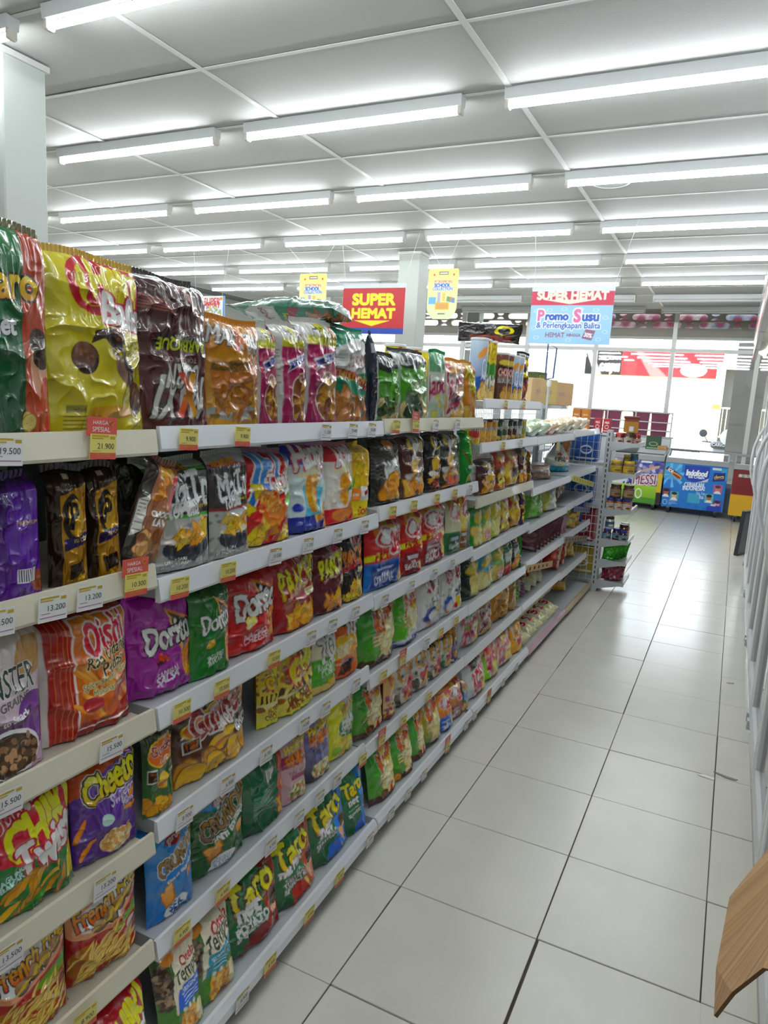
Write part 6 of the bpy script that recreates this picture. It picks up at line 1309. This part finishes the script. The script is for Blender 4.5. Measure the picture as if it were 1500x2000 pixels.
for z in (1.02, .68):
    for k in range(9):
        col = rr_.choice(['#a03a3c', '#c8b48c', '#5a8a5c', '#8a5a7a', '#c8a040', '#d0d0cc', '#3c5a8a', '#b86a5a'])
        carton('packet', f'{ORD[k]} packet along the {"upper" if z > 1 else "lower"} rear shelf, seen through the wire back', -1.53, 3.86+k*.19, z+.001, .15, .10, rr_.uniform(.14, .24), col, '', '#e0d8d0', PI/2, 'packet')['group'] = G
# price sign frame on a pole
r = root('sign_frame', 'tall pole with an empty dark blue metal sign frame at its top', 'sign holder', (-1.095, 4.545, 1.215))
m = MB(); m.tube([(0, 0, 0), (0, 0, .30)], .007, M_GREY, 8); m.tube([(-.03, 0, .002), (.03, 0, .002)], .012, M_GREY, 6); m.build('pole', r, smooth=True)
m = MB(); m.lathe([(.012, .29), (.016, .31), (.012, .33)], M_WHITE, 12); m.build('knob', r, smooth=True)
m = MB(); m.tube([(-.028, 0, .335), (-.028, 0, .555), (.028, .0, .53), (.022, 0, .345), (-.028, 0, .335)], .005, mat('frame_blue', '#4a5a80', .4, metal=.3), 6); m.build('frame', r)
# ------------------------------------------------------------------ hanging signs
M_STRIP = mat('sign_hanger', '#c8ccce', .25, noise=.06, nscale=20)
def sign(name, label, draw, x, z, w, h, nx, hooks, head=.035, y=5.62, rz=0., taper=0., cat='sign'):
    r = root(name, label, cat, (x, y, z), (0, 0, rz)); o = panel('board', draw, w, h, nx, .003, None, r)
    if taper:
        for v in o.data.vertices:
            t = max(0, (taper-v.co.z/h)/taper); k = 1-.45*t*t; t2 = max(0, (v.co.z/h-.95)/.05); v.co.x *= k*(1-.06*t2*t2)
    if head: m = MB(); m.box(-w/2, -.006, h-.004, w/2, .002, h+head, M_STRIP); m.build('hanger_strip', r)
    for a, b in hooks:
        m = MB(); m.tube([(a, 0, h+head-.004), (b, 0, H-z-.02), (b+.004, 0, H-z-.005), (b+.01, 0, H-z-.012)], .0014, M_STR, 4); m.build('string', r)
    return r
def s_super(c): c.bg('#b8242c'); c.r(0, 0, 1, .13, '#24449c'); c.p([(.20, .29), (.78, .29), (.49, .17)], '#e8d824'); c.t('SUPER', .5, .75, .68, '#ece22c', (), .86, 0, 0, .13); c.t('HEMAT', .5, .45, .70, '#ece22c', (), .86, 0, 0, .13)
sign('hanging_sign', 'red hanging sign reading super hemat in yellow', s_super, -2.935, 1.908, .60, .385, 180, [(-.28, -.34), (.28, .40)])
def s_susu(c):
    c.bg('#98c4e4'); c.r(0, .73, 1, 1, '#c4284c'); c.p([(.16, .83), (.80, .83), (.48, .75)], '#e8e4c8'); c.t('SUPER HEMAT', .5, .915, .86, '#ece8cc', (), 1.0, 0, 0, .15)
    for x, y in ((.08, .62), (.24, .64), (.42, .66), (.62, .66), (.80, .64), (.92, .5), (.06, .3), (.1, .12), (.5, .08), (.86, .1), (.93, .24)): c.e(x, y, .035, .035, '#c4dcf0'); c.e(x, y, .026, .026, '#98c4e4')
    c.t('romo', .335, .53, .29, '#2c58b4', [('#e8f0f8', .2)], 1.0, 0, 0, .13); c.t('usu', .745, .53, .21, '#2c58b4', [('#e8f0f8', .2)], 1.0, 0, 0, .13); c.t('P', .135, .54, .085, '#d86a9c', [('#e8f0f8', .2)], 1.1, 0, 0, .13); c.t('S', .585, .54, .085, '#d86a9c', [('#e8f0f8', .2)], 1.1, 0, 0, .13); c.t('& Perlengkapan Balita', .48, .36, .78, '#2c58b4', [('#e8f0f8', .25)], 1.1, 0, 0, .08); c.t('HEMAT', .33, .175, .24, '#8a6480', (), 1.1, 0, 0, .13); c.t('HINGGA', .56, .175, .17, '#8a6480', (), 1.1, 0, 0, .10); c.p([(.66, .12), (.78, .08), (.82, .26), (.70, .29)], '#8a5878'); c.t('30%', .735, .18, .10, '#f0e8f0', (), 1.2, -10, 0, .1)
sign('hanging_sign', 'blue hanging sign for milk and baby goods with a red header', s_susu, -1.24, 1.857, .62, .395, 200, [(-.29, -.33), (.30, .42)])
def s_poke(c):
    c.bg(('#dce8b8', '#ece47a')); c.r(.36, .88, .66, .94, '#5a2c34'); c.r(.38, .895, .64, .925, '#e8e0e0'); c.e(.2, .88, .03, .022, '#c83a3a'); c.e(.84, .88, .03, .022, '#c83a3a'); c.t('POKEMON', .5, .745, .58, '#d0782c', [('#f4f0d8', .14)], 1.2, 0, 0, .12); c.t('SCHOOL', .48, .675, .52, '#3c6cb8', [('#e8f0f8', .16)], 1.2, 0, 0, .16); c.t('COLLECTION', .5, .605, .66, '#3c6cb8', [('#e8f0f8', .16)], 1.2, 0, 0, .14)
    c.r(.34, .34, .44, .54, '#b4aac8'); c.r(.50, .36, .60, .52, '#e0c05a'); c.r(.06, .30, .30, .44, '#6ab0dc'); c.p([(.64, .36), (.92, .32), (.92, .42), (.66, .46)], '#5a9ac8'); c.r(.66, .37, .76, .45, '#6a9a5c'); c.r(.76, .36, .84, .44, '#c8845c'); c.r(.28, .19, .74, .34, '#e0b82c'); c.r(.32, .215, .70, .315, '#d8a05c'); c.ln(.36, .64, .11, 1, '#5a6a4a', .03, .02)
for i, (x, z, lab, hk) in enumerate([(-3.55, 2.02, 'pale yellow hanging card above the magenta bags, left of the red sign', [(-.02, -.36), (.04, .25)]), (-2.30, 2.035, 'pale yellow hanging card beside the pillar, right of the red sign', [(-.02, -.20), (.02, .14)])]):
    sign('hanging_card', lab, s_poke, x, z, .285 if i == 0 else .265, .40, 110, hk, 0, taper=.25)
def s_left(c): c.bg('#e4e4e6'); c.r(.94, 0, 1, 1, '#5a94d0'); c.t('SUPER', .6, .82, .5, '#c83a34', (), 1.3, 0, 0, .1); c.t('HEMAT', .6, .70, .5, '#c83a34', (), 1.3, 0, 0, .1); c.sp(.3, .3, .9, .62, 40, ['#6a9ac8', '#8ab06a', '#d0c060', '#c87a6a'], .03); c.r(.3, .2, .9, .26, '#4a4a50'); c.e(.88, .9, .05, .05, '#e08a3c')
sign('hanging_sign', 'white hanging poster with a blue edge behind the maroon bag', s_left, -4.73, 1.95, .39, .285, 80, [(.16, .24), (-.16, -.2)], 0)
# ------------------------------------------------------------------ freezers by the window
M_FZW, M_FZG = mat('freezer_white', '#d4d6d6', .35, noise=.03), mat('freezer_band', '#9a9c9e', .4, noise=.04)
def caster(r, x, y):
    m = MB(); m.tube([(x-.012, y, .04), (x+.012, y, .04)], .038, M_RUB, 14); m.build('caster', r, smooth=True)
    m = MB(); m.box(x-.018, y-.02, .05, x+.018, y+.02, .10, M_GREY); m.build('caster_fork', r)
def freezer(label, draw, x0, x1, y, side, nx):
    w = x1-x0; cx_ = (x0+x1)/2; r = root('chest_freezer', label, 'freezer', (cx_, y, 0)); d = .50
    m = MB(); m.box(-w/2, .004, .09, w/2, d, .70, mat('freezer_'+side, side, .35, noise=.04), ch=.012); m.build('body', r)
    panel('printed_front', draw, w-.004, .60, nx, .003, mat('freezer_print', rough=.3, attr=True), r, (0, .003, .095))
    m = MB(); m.prism([(0, .70), (d, .70), (d, .86), (d-.02, .86), (.0, .765)], -w/2, -w/2+.02, 'x', M_FZG); m.prism([(0, .70), (d, .70), (d, .86), (d-.02, .86), (.0, .765)], w/2-.02, w/2, 'x', M_FZG); m.box(-w/2, -.002, .70, w/2, .02, .765, M_FZG); m.box(-w/2, d-.03, .70, w/2, d, .875, M_FZG); m.build('rim', r)
    m = MB(); m.box(-w/2+.02, .02, .705, w/2-.02, d-.03, .712, M_FZW); 
    for k in range(4): m.box(-w/2+.05+k*(w-.1)/4, .08, .712, -w/2+.03+(k+1)*(w-.1)/4, d-.1, .745, mat('ice_stock%d' % k, ['#b8c8d8', '#d8d0c0', '#c0d0d8', '#d8c8d0'][k], .5, noise=.2, nscale=30))
    m.build('contents', r)
    for s in (0, 1):
        m = MB(); a = -w/2+.02+s*(w/2-.02); m.add([(a, .02, .762+.003*s), (a+w/2-.02, .02, .762+.003*s), (a+w/2-.02, d-.03, .858+.003*s), (a, d-.03, .858+.003*s)], [(0, 1, 2, 3)], M_GLASS); m.build('lid_glass', r)
        m = MB(); m.box(a, .014, .755, a+w/2-.02, .028, .772, M_FZW); m.build('lid_frame', r)
    for x in (-w/2+.09, w/2-.09): caster(r, x, .08); caster(r, x, d-.08)
    return r
def f_indo(c):
    c.bg('#1c74c8'); c.r(0, .62, .28, 1, '#3c9cd8')
    for k in range(8): q = k*PI/4; c.p([(.12, .74), (.12+.22*math.cos(q), .74+.3*math.sin(q)), (.12+.22*math.cos(q+.25), .74+.3*math.sin(q+.25))], '#6ab8e4')
    c.p([(.0, .86), (.05, .92), (.28, .74), (.22, .64)], '#5a2a58'); c.t('ice', .10, .84, .1, '#f0ece8', (), 1.3, -28, 0, .08); c.e(.2, .72, .10, .05, '#d89a4a', -28); c.e(.2, .71, .08, .03, '#8a3a2c', -28)
    c.p([(.32, .98), (.72, .98), (.72, .74), (.66, .66), (.52, .60), (.38, .64), (.32, .74)], '#1c3ca4'); c.p([(.50, .60), (.60, .64), (.72, .72), (.70, .64)], '#c8ccd0'); c.t('Indofood', .52, .82, .34, '#f4f4f6', (), 1.5, 0, .1, .12); c.t('Ice Cream', .52, .73, .26, '#e4ecf6', (), 1.1, 0, 0, .08)
    c.r(.76, .92, .9, .97, '#d8dcdc'); c.r(.9, .7, 1, .97, '#3c9cd0'); c.p([(.78, .66), (.97, .70), (.97, .88), (.79, .86)], '#1c2c7a'); c.t('choco', .875, .78, .15, '#e8c04a', (), 1.6, 10, .1, .08); c.p([(.82, .70), (.94, .76), (.94, .79), (.82, .73)], '#8a5a2c')
    c.t('CERIAKAN', .50, .555, .32, '#e8eef4', (), 1.6, 3, 0, .14); c.t('INDONESIA!', .50, .475, .36, '#e8eef4', (), 1.6, 3, 0, .14)
    for x, y, b, s_, h_ in ((.06, .32, '#3a3a8a', '#a85a3c', '#3a1c1c'), (.20, .26, '#4aa4a8', '#e0a890', '#1c1c24'), (.76, .28, '#5ab4b8', '#b8643c', '#1c1c1c'), (.88, .50, '#b85a94', '#c87a6c', '#6a2c34'), (.90, .16, '#5a4a9c', '#e09a9c', '#2a1c3c')):
        c.r(x-.07, y-.1, x+.07, y+.10, b); c.e(x, y+.01, .04, .055, s_); c.e(x, y+.055, .045, .035, h_); c.p([(x-.06, y-.1), (x+.06, y-.1), (x+.03, y-.04), (x-.03, y-.04)], '#e8e4e0')
    c.r(.42, .14, .62, .36, '#3ca0c8'); c.t('ha ha', .62, .38, .14, '#c8dcf0', (), 1.3); c.t('ha', .64, .30, .07, '#c8dcf0', (), 1.3)
    for x, y in ((.45, .1), (.58, .07), (.7, .05), (.36, .18)): c.t('Ha', x, y, .06, '#1850a0', (), 1.4, 10)
    c.p([(.74, 0), (.97, 0), (.97, .12), (.85, .15), (.74, .1)], '#1c3ca8'); c.r(.8, .12, .88, .16, '#d8d4d0'); c.ln(.12, .26, .15, 4, '#a8cce8', .03, .010); c.e(.06, .1, .04, .06, '#a8cce8'); c.e(.06, .1, .03, .045, '#1c74c8')
freezer('bright blue ice cream freezer with printed front by the window', f_indo, -.815, -.035, 10.50, '#2a6ab0', 190)
def f_messi(c):
    c.bg('#4a5aa8'); c.sp(0, .42, 1, 1, 160, ['#3a3c8c', '#8a94c8', '#c8c8dc', '#5a4a98', '#26307a', '#a88aa0'], .035); c.sp(0, .40, 1, .47, 60, ['#20287a', '#e8e8f0'], .03); c.r(0, 0, 1, .42, ('#5a9a1c', '#a0c82c')); c.p([(0, 0), (1, 0), (1, .12), (0, .18)], '#4a8a24'); c.p([(.30, .56), (.34, .62), (.86, .88), (.94, .90), (.92, .84), (.7, .74), (.45, .58)], '#c8a48c'); c.p([(0, .46), (.3, .6), (.42, .52), (.3, .42), (0, .40)], '#d0d4e0')
    c.t('MESSI', .70, .56, .40, '#8a1c3c', [('#e8e4ec', .2)], 1.5, 4, .1, .1); c.t('CONTIGO', .55, .64, .3, '#d8dcec', (), 1.1, 4, .1, .05); c.e(.62, .22, .06, .12, '#e8ecd8'); c.e(.62, .22, .045, .09, '#8ab43c'); c.r(.92, .1, 1, .72, '#d8b42c'); c.r(.92, 0, 1, .28, '#1c1c20'); c.r(.62, .94, .8, .98, '#e4e6ec')
fz2 = freezer('freezer printed with a stadium crowd over green grass', f_messi, -1.62, -.84, 10.56, '#8a9aa8', 110)
def f_red(c): c.bg('#7a1c24'); c.r(0, 0, 1, .46, '#d8a41c'); c.r(.1, .84, .7, .90, '#c8c4bc'); c.t('ES KRIM', .4, .87, .5, '#3a3a3a', (), 1)
fz3 = freezer('maroon and yellow ice cream freezer by the right hand chillers', f_red, .03, .75, 10.32, '#8a8c8e', 60)
carton('display_box', 'landscape printed box standing on the stadium freezer', -1.02, 10.66, .852, .20, .05, .19, '#2a4a30', '', '#8ab07a'); carton('small_carton', 'small orange brown carton on the stadium freezer rim', -.90, 10.66, .852, .12, .10, .06, '#b8824a', '', '#8a5a2c')
m = MB(); m.box(-.11, -.018, 0, .11, .018, .46, M_DARK, ch=.004); m.box(-.095, -.0186, .02, .095, -.018, .44, mat('black_sheen', '#3a3e46', .25, noise=.1)); o = m.build('folded_crate', None, (.185, 7.98, 0), (.06, 0, 1.15)); tag(o, 'black folded plastic crate leaning by the chillers', 'crate')
# counter with tubs behind a white rail, before the window
r = root('display_counter', 'low white counter with a wire guard rail before the window', 'counter', (-1.55, 11.14, 0)); m = MB(); m.box(-.72, -.05, 0, .72, .08, 1.0, M_WHITE, ch=.01); m.build('body', r); m = MB(); m.box(-.74, -.06, 1.0, .74, .10, 1.02, M_GREY); m.build('top', r)
for x in (-.70, -.2, .2, .70): m = MB(); m.tube([(x, -.05, 1.02), (x, -.05, 1.33), (x, -.05, 1.37)], .011, M_WHITE, 6); m.build('rail_post', r, smooth=True)
for z in (1.10, 1.22, 1.36): m = MB(); m.tube([(-.70, -.05, z), (.70, -.05, z)], .010, M_WHITE, 6); m.build('rail', r, smooth=True)
M_MAR = mat('maroon_plastic', '#7a2448', .4, noise=.06)
for i, x in enumerate((-1.94, -1.68, -1.28, -1.02)):
    b = MB(); w0, w1 = .105, .118; zz = .35
    b.add([(sx*w, sy*w*.5, z) for z, w in ((0, w0), (zz, w1), (zz, w1-.008), (.01, w0-.008)) for sx, sy in ((-1, -1), (1, -1), (1, 1), (-1, 1))], [(0, 3, 2, 1)]+[(l*4+k, l*4+(k+1) % 4, l*4+4+(k+1) % 4, l*4+4+k) for l in range(3) for k in range(4)]+[(12, 13, 14, 15)], M_MAR)
    o = b.build('storage_tub', None, (x, 11.17, 1.0205)); tag(o, ORD[i]+' maroon tub behind the white guard rail, counting from the bread', 'tub', 'maroon tubs by the window')
    b = MB(); b.box(-.126, -.066, zz-.03, .126, -.056, zz, M_MAR); b.box(-.126, .056, zz-.03, .126, .066, zz, M_MAR); b.box(-.126, -.06, zz-.03, -.114, .06, zz, M_MAR); b.box(.114, -.06, zz-.03, .126, .06, zz, M_MAR); b.build('rim', o)
for i, x in enumerate((-1.23, -1.155)):
    carton('snack_carton', ['nearer', 'farther'][i]+' upright orange carton beyond the end of the bread shelf', x, 6.2, 1.19, .066, .06, .185, '#c87a2c', 'SNACK', '#f0d8a0')
r = root('side_stand', 'narrow white stand beyond the end rack carrying small cartons', 'stand', (-1.12, 6.2, 0)); m = MB(); m.box(-.17, -.12, 0, .22, .14, 1.17, M_WHITE, ch=.008); m.build('body', r); m = MB(); m.box(-.19, -.14, 1.17, .24, .16, 1.19, M_GREY); m.build('top', r)
for i, x in enumerate((-1.04, -.965)): carton('milk_carton', ['nearer', 'farther'][i]+' small red milk carton beside the orange cartons', x, 6.15, 1.19, .062, .05, .115, '#b02434', 'MILK', '#f0e0d0')
# ------------------------------------------------------------------ glass door chillers on the right
M_INT = mat('chiller_inside', '#d8dadb', .5, noise=.03)
M_DG = glassmat('door_glass', (.86, .90, .90), .16)
def chiller():
    r = root('glass_chiller', '', 'chiller'); L = 1.235
    m = MB(); m.box(.06, 0, .10, .70, .02, 2.0, M_INT); m.box(.06, L-.02, .10, .70, L, 2.0, M_INT); m.box(.68, 0, .10, .70, L, 2.0, M_INT); m.box(.06, 0, 1.98, .70, L, 2.02, M_INT); m.box(.06, 0, .08, .70, L, .12, M_INT); m.build('cabinet', r)
    m = MB(); m.box(.05, .0, 0, .66, L, .08, M_WHITE); m.build('plinth', r)
    m = MB(); m.tube([(.02, .02, .03), (.02, L-.02, .03)], .013, M_CHROME, 8); m.build('kick_rail', r, smooth=True)
    for z in (.45, .85, 1.25, 1.6): m = MB(); m.box(.12, .03, z, .66, L-.03, z+.012, M_GREY); m.build('shelf', r)
    for k in range(2):
        y0 = .01+k*(L/2-.002); y1 = y0+L/2-.02
        m = MB(); m.box(0, y0, .09, .04, y0+.05, 1.98, M_WHITE, ch=.004); m.box(0, y1-.05, .09, .04, y1, 1.98, M_WHITE, ch=.004); m.box(.002, y0+.05, .09, .038, y1-.05, .17, M_WHITE); m.box(.002, y0+.05, 1.90, .038, y1-.05, 1.98, M_WHITE); d = m.build('door', r)
        m = MB(); m.box(.016, y0+.05, .17, .022, y1-.05, 1.90, M_DG); m.build('glass', d)
        yh = y1-.025 if k == 0 else y0+.025
        m = MB(); m.tube([(0, yh, .78), (-.035, yh, .86), (-.058, yh, .95), (-.064, yh, 1.05), (-.058, yh, 1.15), (-.035, yh, 1.24), (0, yh, 1.32)], .011, M_WHITE, 8); m.build('handle', d, smooth=True)
        m = MB(); m.box(-.008, (y0+.004 if k == 0 else y1-.044), .06, .045, (y0+.044 if k == 0 else y1-.004), .10, M_GREY); m.build('hinge', d)
    m = MB(); m.prism([(.06, 2.02), (-.06, 1.90), (-.12, 1.94), (-.165, 2.02), (-.17, 2.12), (-.13, 2.22), (-.05, 2.28), (.06, 2.28)], 0, L, 'y', mat('canopy_gloss', '#d8dadc', .15, coat=.5, noise=.02)); m.build('canopy', r)
    m = MB(); m.box(-.16, .004, 1.87, -.13, L-.004, 1.955, M_CHROME); m.build('canopy_lip', r)
    return r
ch0 = chiller()
for i, y in enumerate((.895, 2.14, 3.395, 4.65, 5.905)):
    o = ch0 if i == 0 else dup(ch0); o.location = (.205, y, 0)
    tag(o, f'white glass door chiller along the right, {["nearest", "second", "third", "fourth", "farthest"][i]} of five', 'chiller', 'glass door chillers on the right')
# torn cardboard box near the camera, one flap hanging out
r = root('cardboard_box', 'flattened brown cardboard box leaning on the nearest chiller, torn flap hanging out', 'box', (0, 0, 0))
m = MB(); m.box(.148, .40, .0, .199, .86, .74, M_CARD); m.build('body', r)
P = [Vector((.153, .70, .83)), Vector((.150, 1.02, .90)), Vector((.105, 1.0, .844)), Vector((.0655, .957, .792)), Vector((.0630, .935, .771)), Vector((.0605, .89, .728)), Vector((.063, .845, .692)), Vector((.075, .83, .715)), Vector((.101, .80, .82))]
P = [Vector((.150, .755, .86)), Vector((.150, 1.00, .905)), Vector((.1045, .995, .845)), Vector((.0665, .955, .787)), Vector((.0655, .945, .772)), Vector((.0600, .90, .722)), Vector((.0620, .852, .697)), Vector((.0755, .84, .745)), Vector((.0985, .815, .807))]
n_ = (P[1]-P[0]).cross(P[5]-P[0]).normalized()*.0045
m = MB(); k = len(P); m.add([tuple(p) for p in P]+[tuple(p-n_) for p in P], [tuple(range(k))], M_CARD); m.f += [tuple(range(2*k-1, k-1, -1))]+[(i, (i+1) % k, (i+1) % k+k, i+k) for i in range(k)]; m.m += [0]+[m.mi(M_CARDE)]*k; fl = m.build('flap', r)
MF = mat('flap_card', '#ab8761', .85); nt = MF.node_tree                       # fluted board: streaks run along the flutes
di = (P[1]-P[3]).normalized(); qv = n_.normalized().cross(di)
ge = nt.nodes.new('ShaderNodeNewGeometry'); dt = nt.nodes.new('ShaderNodeVectorMath'); dt.operation = 'DOT_PRODUCT'; dt.inputs[1].default_value = qv
nz = nt.nodes.new('ShaderNodeTexNoise'); nz.noise_dimensions = '1D'; nz.inputs['Scale'].default_value = 150; nz.inputs['Detail'].default_value = 3
rp = nt.nodes.new('ShaderNodeValToRGB'); rp.color_ramp.elements[0].position = .3; rp.color_ramp.elements[1].position = .62
rp.color_ramp.elements[0].color = (*lin('#967450'), 1); rp.color_ramp.elements[1].color = (*lin('#b08c66'), 1)
nt.links.new(ge.outputs['Position'], dt.inputs[0]); nt.links.new(dt.outputs['Value'], nz.inputs['W']); nt.links.new(nz.outputs[0], rp.inputs[0]); nt.links.new(rp.outputs[0], nt.nodes['Principled BSDF'].inputs['Base Color'])
fl.data.materials[0] = MF
m = MB(); m.box(.1485, .70, .735, .153, 1.02, .90, M_CARD); m.build('side_flap', r)
# ------------------------------------------------------------------ outside, beyond the glass
M_PAVE = mat('pavement', '#bdb8ae', .85, noise=.1, nscale=2); M_OWALL = mat('render_white', '#e2dfd8', .8, noise=.06, nscale=1); M_SHUT = mat('shutter', '#dccfa0', .6, noise=.05); M_STONE = mat('stone_grey', '#a09c96', .8, noise=.12, nscale=4)
m = MB(); m.box(-16, 11.42, -.16, 8, 34, -.10, M_PAVE); struct(m.build('ground'))
b = root('shop_building', 'bright shuttered shop building across the street', 'building', (0, 20, -.1)); 
m = MB(); m.box(-4.08, .3, 0, 1.6, 4, 4.2, M_OWALL); m.build('wall', b)
for k, x in enumerate((-3.7, -2.1)):
    m = MB()
    for z in range(28): m.prism([(.22, .1+z*.085), (.19, .14+z*.085), (.22, .18+z*.085)], x, x+1.5, 'x', M_SHUT)
    m.box(x, .2, .1, x+1.5, .3, 2.5, M_SHUT); m.build('roller_shutter', b)
m = MB(); m.box(-.62, -.2, 0, -.42, .3, 2.7, M_OWALL); m.build('column', b); m = MB(); m.box(-.42, .2, 0, .9, .3, 2.6, mat('shopfront_shade', '#4a4844', .6, noise=.1)); m.build('shop_opening', b); m = MB(); m.box(-.42, -1.1, 2.6, .95, .3, 2.68, M_SHUT); m.build('awning', b)  # dark shopfront colour paints in the shade under the awning
m = MB(); m.box(-.4, -.1, 1.62, .9, -.06, 1.66, M_SHUT); m.box(-.4, -.1, .9, .9, -.06, .94, M_SHUT); 
for k in range(14): m.box(-.38+k*.095, -.09, .92, -.36+k*.095, -.07, 1.64, M_SHUT)
m.build('railing', b)
def ban(c): c.bg('#b0282c'); c.r(0, 0, .28, 1, '#282424'); c.p([(.08, 0), (.13, 0), (.04, 1), (.0, 1)], '#c8c4c0'); c.t('KOPI TUBRUK', .19, .70, .16, '#f0ece8', (), 1.4, 0, 0, .1); c.t('GADJAH', .19, .32, .15, '#f0ece8', (), 2, 0, 0, .14); c.p([(.5, 0), (.62, 0), (.42, 1), (.38, 1)], '#d8605c'); c.e(.8, .3, .09, .25, '#d8d4cc')
o = panel('banner', ban, 3.4, .62, 150, .02, mat('banner_cloth', rough=.9, spec=.1, attr=True), b, (-2.2, .12, 2.36)); m = MB(); m.box(-.62, -.12, 1.6, -.44, -.21, 1.72, mat('orange_sign', '#d8642c', .6, noise=.1)); m.build('orange_plate', b)
b = root('grey_house', 'pale grey two storey house at the left of the street', 'building', (-5.0, 19, -.1)); m = MB(); m.box(-3.4, .4, 0, .9, 4, 4.6, M_STONE); m.build('wall', b); m = MB(); m.box(-.3, -.1, 2.05, .95, .45, 2.95, mat('balcony_grey', '#8e9296', .7, noise=.1)); m.build('balcony', b)
for k in range(7): m = MB(); m.box(-.25+k*.17, .36, 1.35, -.15+k*.17, .4, 1.9, mat('house_window', '#a8aeb2', .4, noise=.1)); m.build('window_slit', b)
m = MB(); m.box(.95, .2, 0, 1.1, .5, 2.95, M_OWALL); m.build('post', b)
m = MB(); m.box(-.13, 12.15, -.1, .30, 12.5, 3.0, M_STONE); o = m.build('pillar'); struct(o)
for k in range(7): m = MB(); m.box(-.128, 12.14, .0+k*.42, .298, 12.151, .40+k*.42, M_STONE); m.build('stone_slab', o)
m = MB(); m.box(.45, 11.7, -.1, 1.5, 12.4, 3.0, M_STONE); o = m.build('pillar'); struct(o)
for k in range(6): m = MB(); m.box(.46+k*.17, 11.68, -.1, .60+k*.17, 11.70, 3.0, M_STONE); m.build('stone_batten', o)
# parked motor scooter
M_SC, M_SCD = mat('scooter_silver', '#c8ccd2', .3, noise=.04, coat=.4), mat('scooter_dark', '#3a3c42', .4, noise=.08)
r = root('motor_scooter', 'silver motor scooter parked outside the window', 'scooter', (-.22, 13.0, -.10), (0, 0, -.25))
for y in (-.05, 1.15): m = MB(); m.tube([(.0+.21*0, y+.21*math.cos(q*PI/10), .25+.21*math.sin(q*PI/10)) for q in range(20)], .045, M_RUB, 8, None, True); m.tube([(-.04, y, .25), (.04, y, .25)], .09, M_GREY, 12); m.build('wheel', r, smooth=True)
m = MB(); m.prism([(-.02, .35), (.05, .75), (.12, .95), (.20, .95), (.18, .60), (.30, .35), (.75, .32), (.80, .60), (1.35, .72), (1.40, .60), (1.15, .35), (.5, .22), (.15, .24)], -.13, .13, 'x', M_SC); m.build('body', r)
m = MB(); m.lathe([(.02, -.10), (.10, -.07), (.135, 0), (.12, .07), (.04, .11)], M_SC, 18, Matrix.Translation((.12, .02, 1.12)) @ Matrix.Rotation(PI/2, 4, 'X')); m.build('headlight', r, smooth=True)
m = MB(); m.box(-.16, .0, .92, .16, .14, 1.04, M_SCD, ch=.03); d = m.build('dashboard', r); m = MB(); put_text(m, 'CARIGU', 0, .965, .05, M_WHT, -.002); m.build('lettering', d)
m = MB(); m.tube([(-.34, .22, 1.02), (-.15, .10, 1.02), (.15, .10, 1.02), (.34, .22, 1.02)], .016, M_SCD, 8); m.build('handlebar', r, smooth=True)
for s in (-1, 1): m = MB(); m.tube([(s*.24, .15, 1.02), (s*.30, .10, 1.14)], .008, M_SCD, 6); m.lathe([(.01, -.01), (.065, -.004), (.065, .006), (.02, .016)], M_SCD, 14, Matrix.Translation((s*.31, .10, 1.16)) @ Matrix.Rotation(PI/2, 4, 'X')); m.build('mirror', r, smooth=True)
m = MB(); m.box(-.12, .45, .74, .12, 1.25, .84, M_RUB, ch=.03); m.build('seat', r)
bpy.data.objects.remove(_fo)
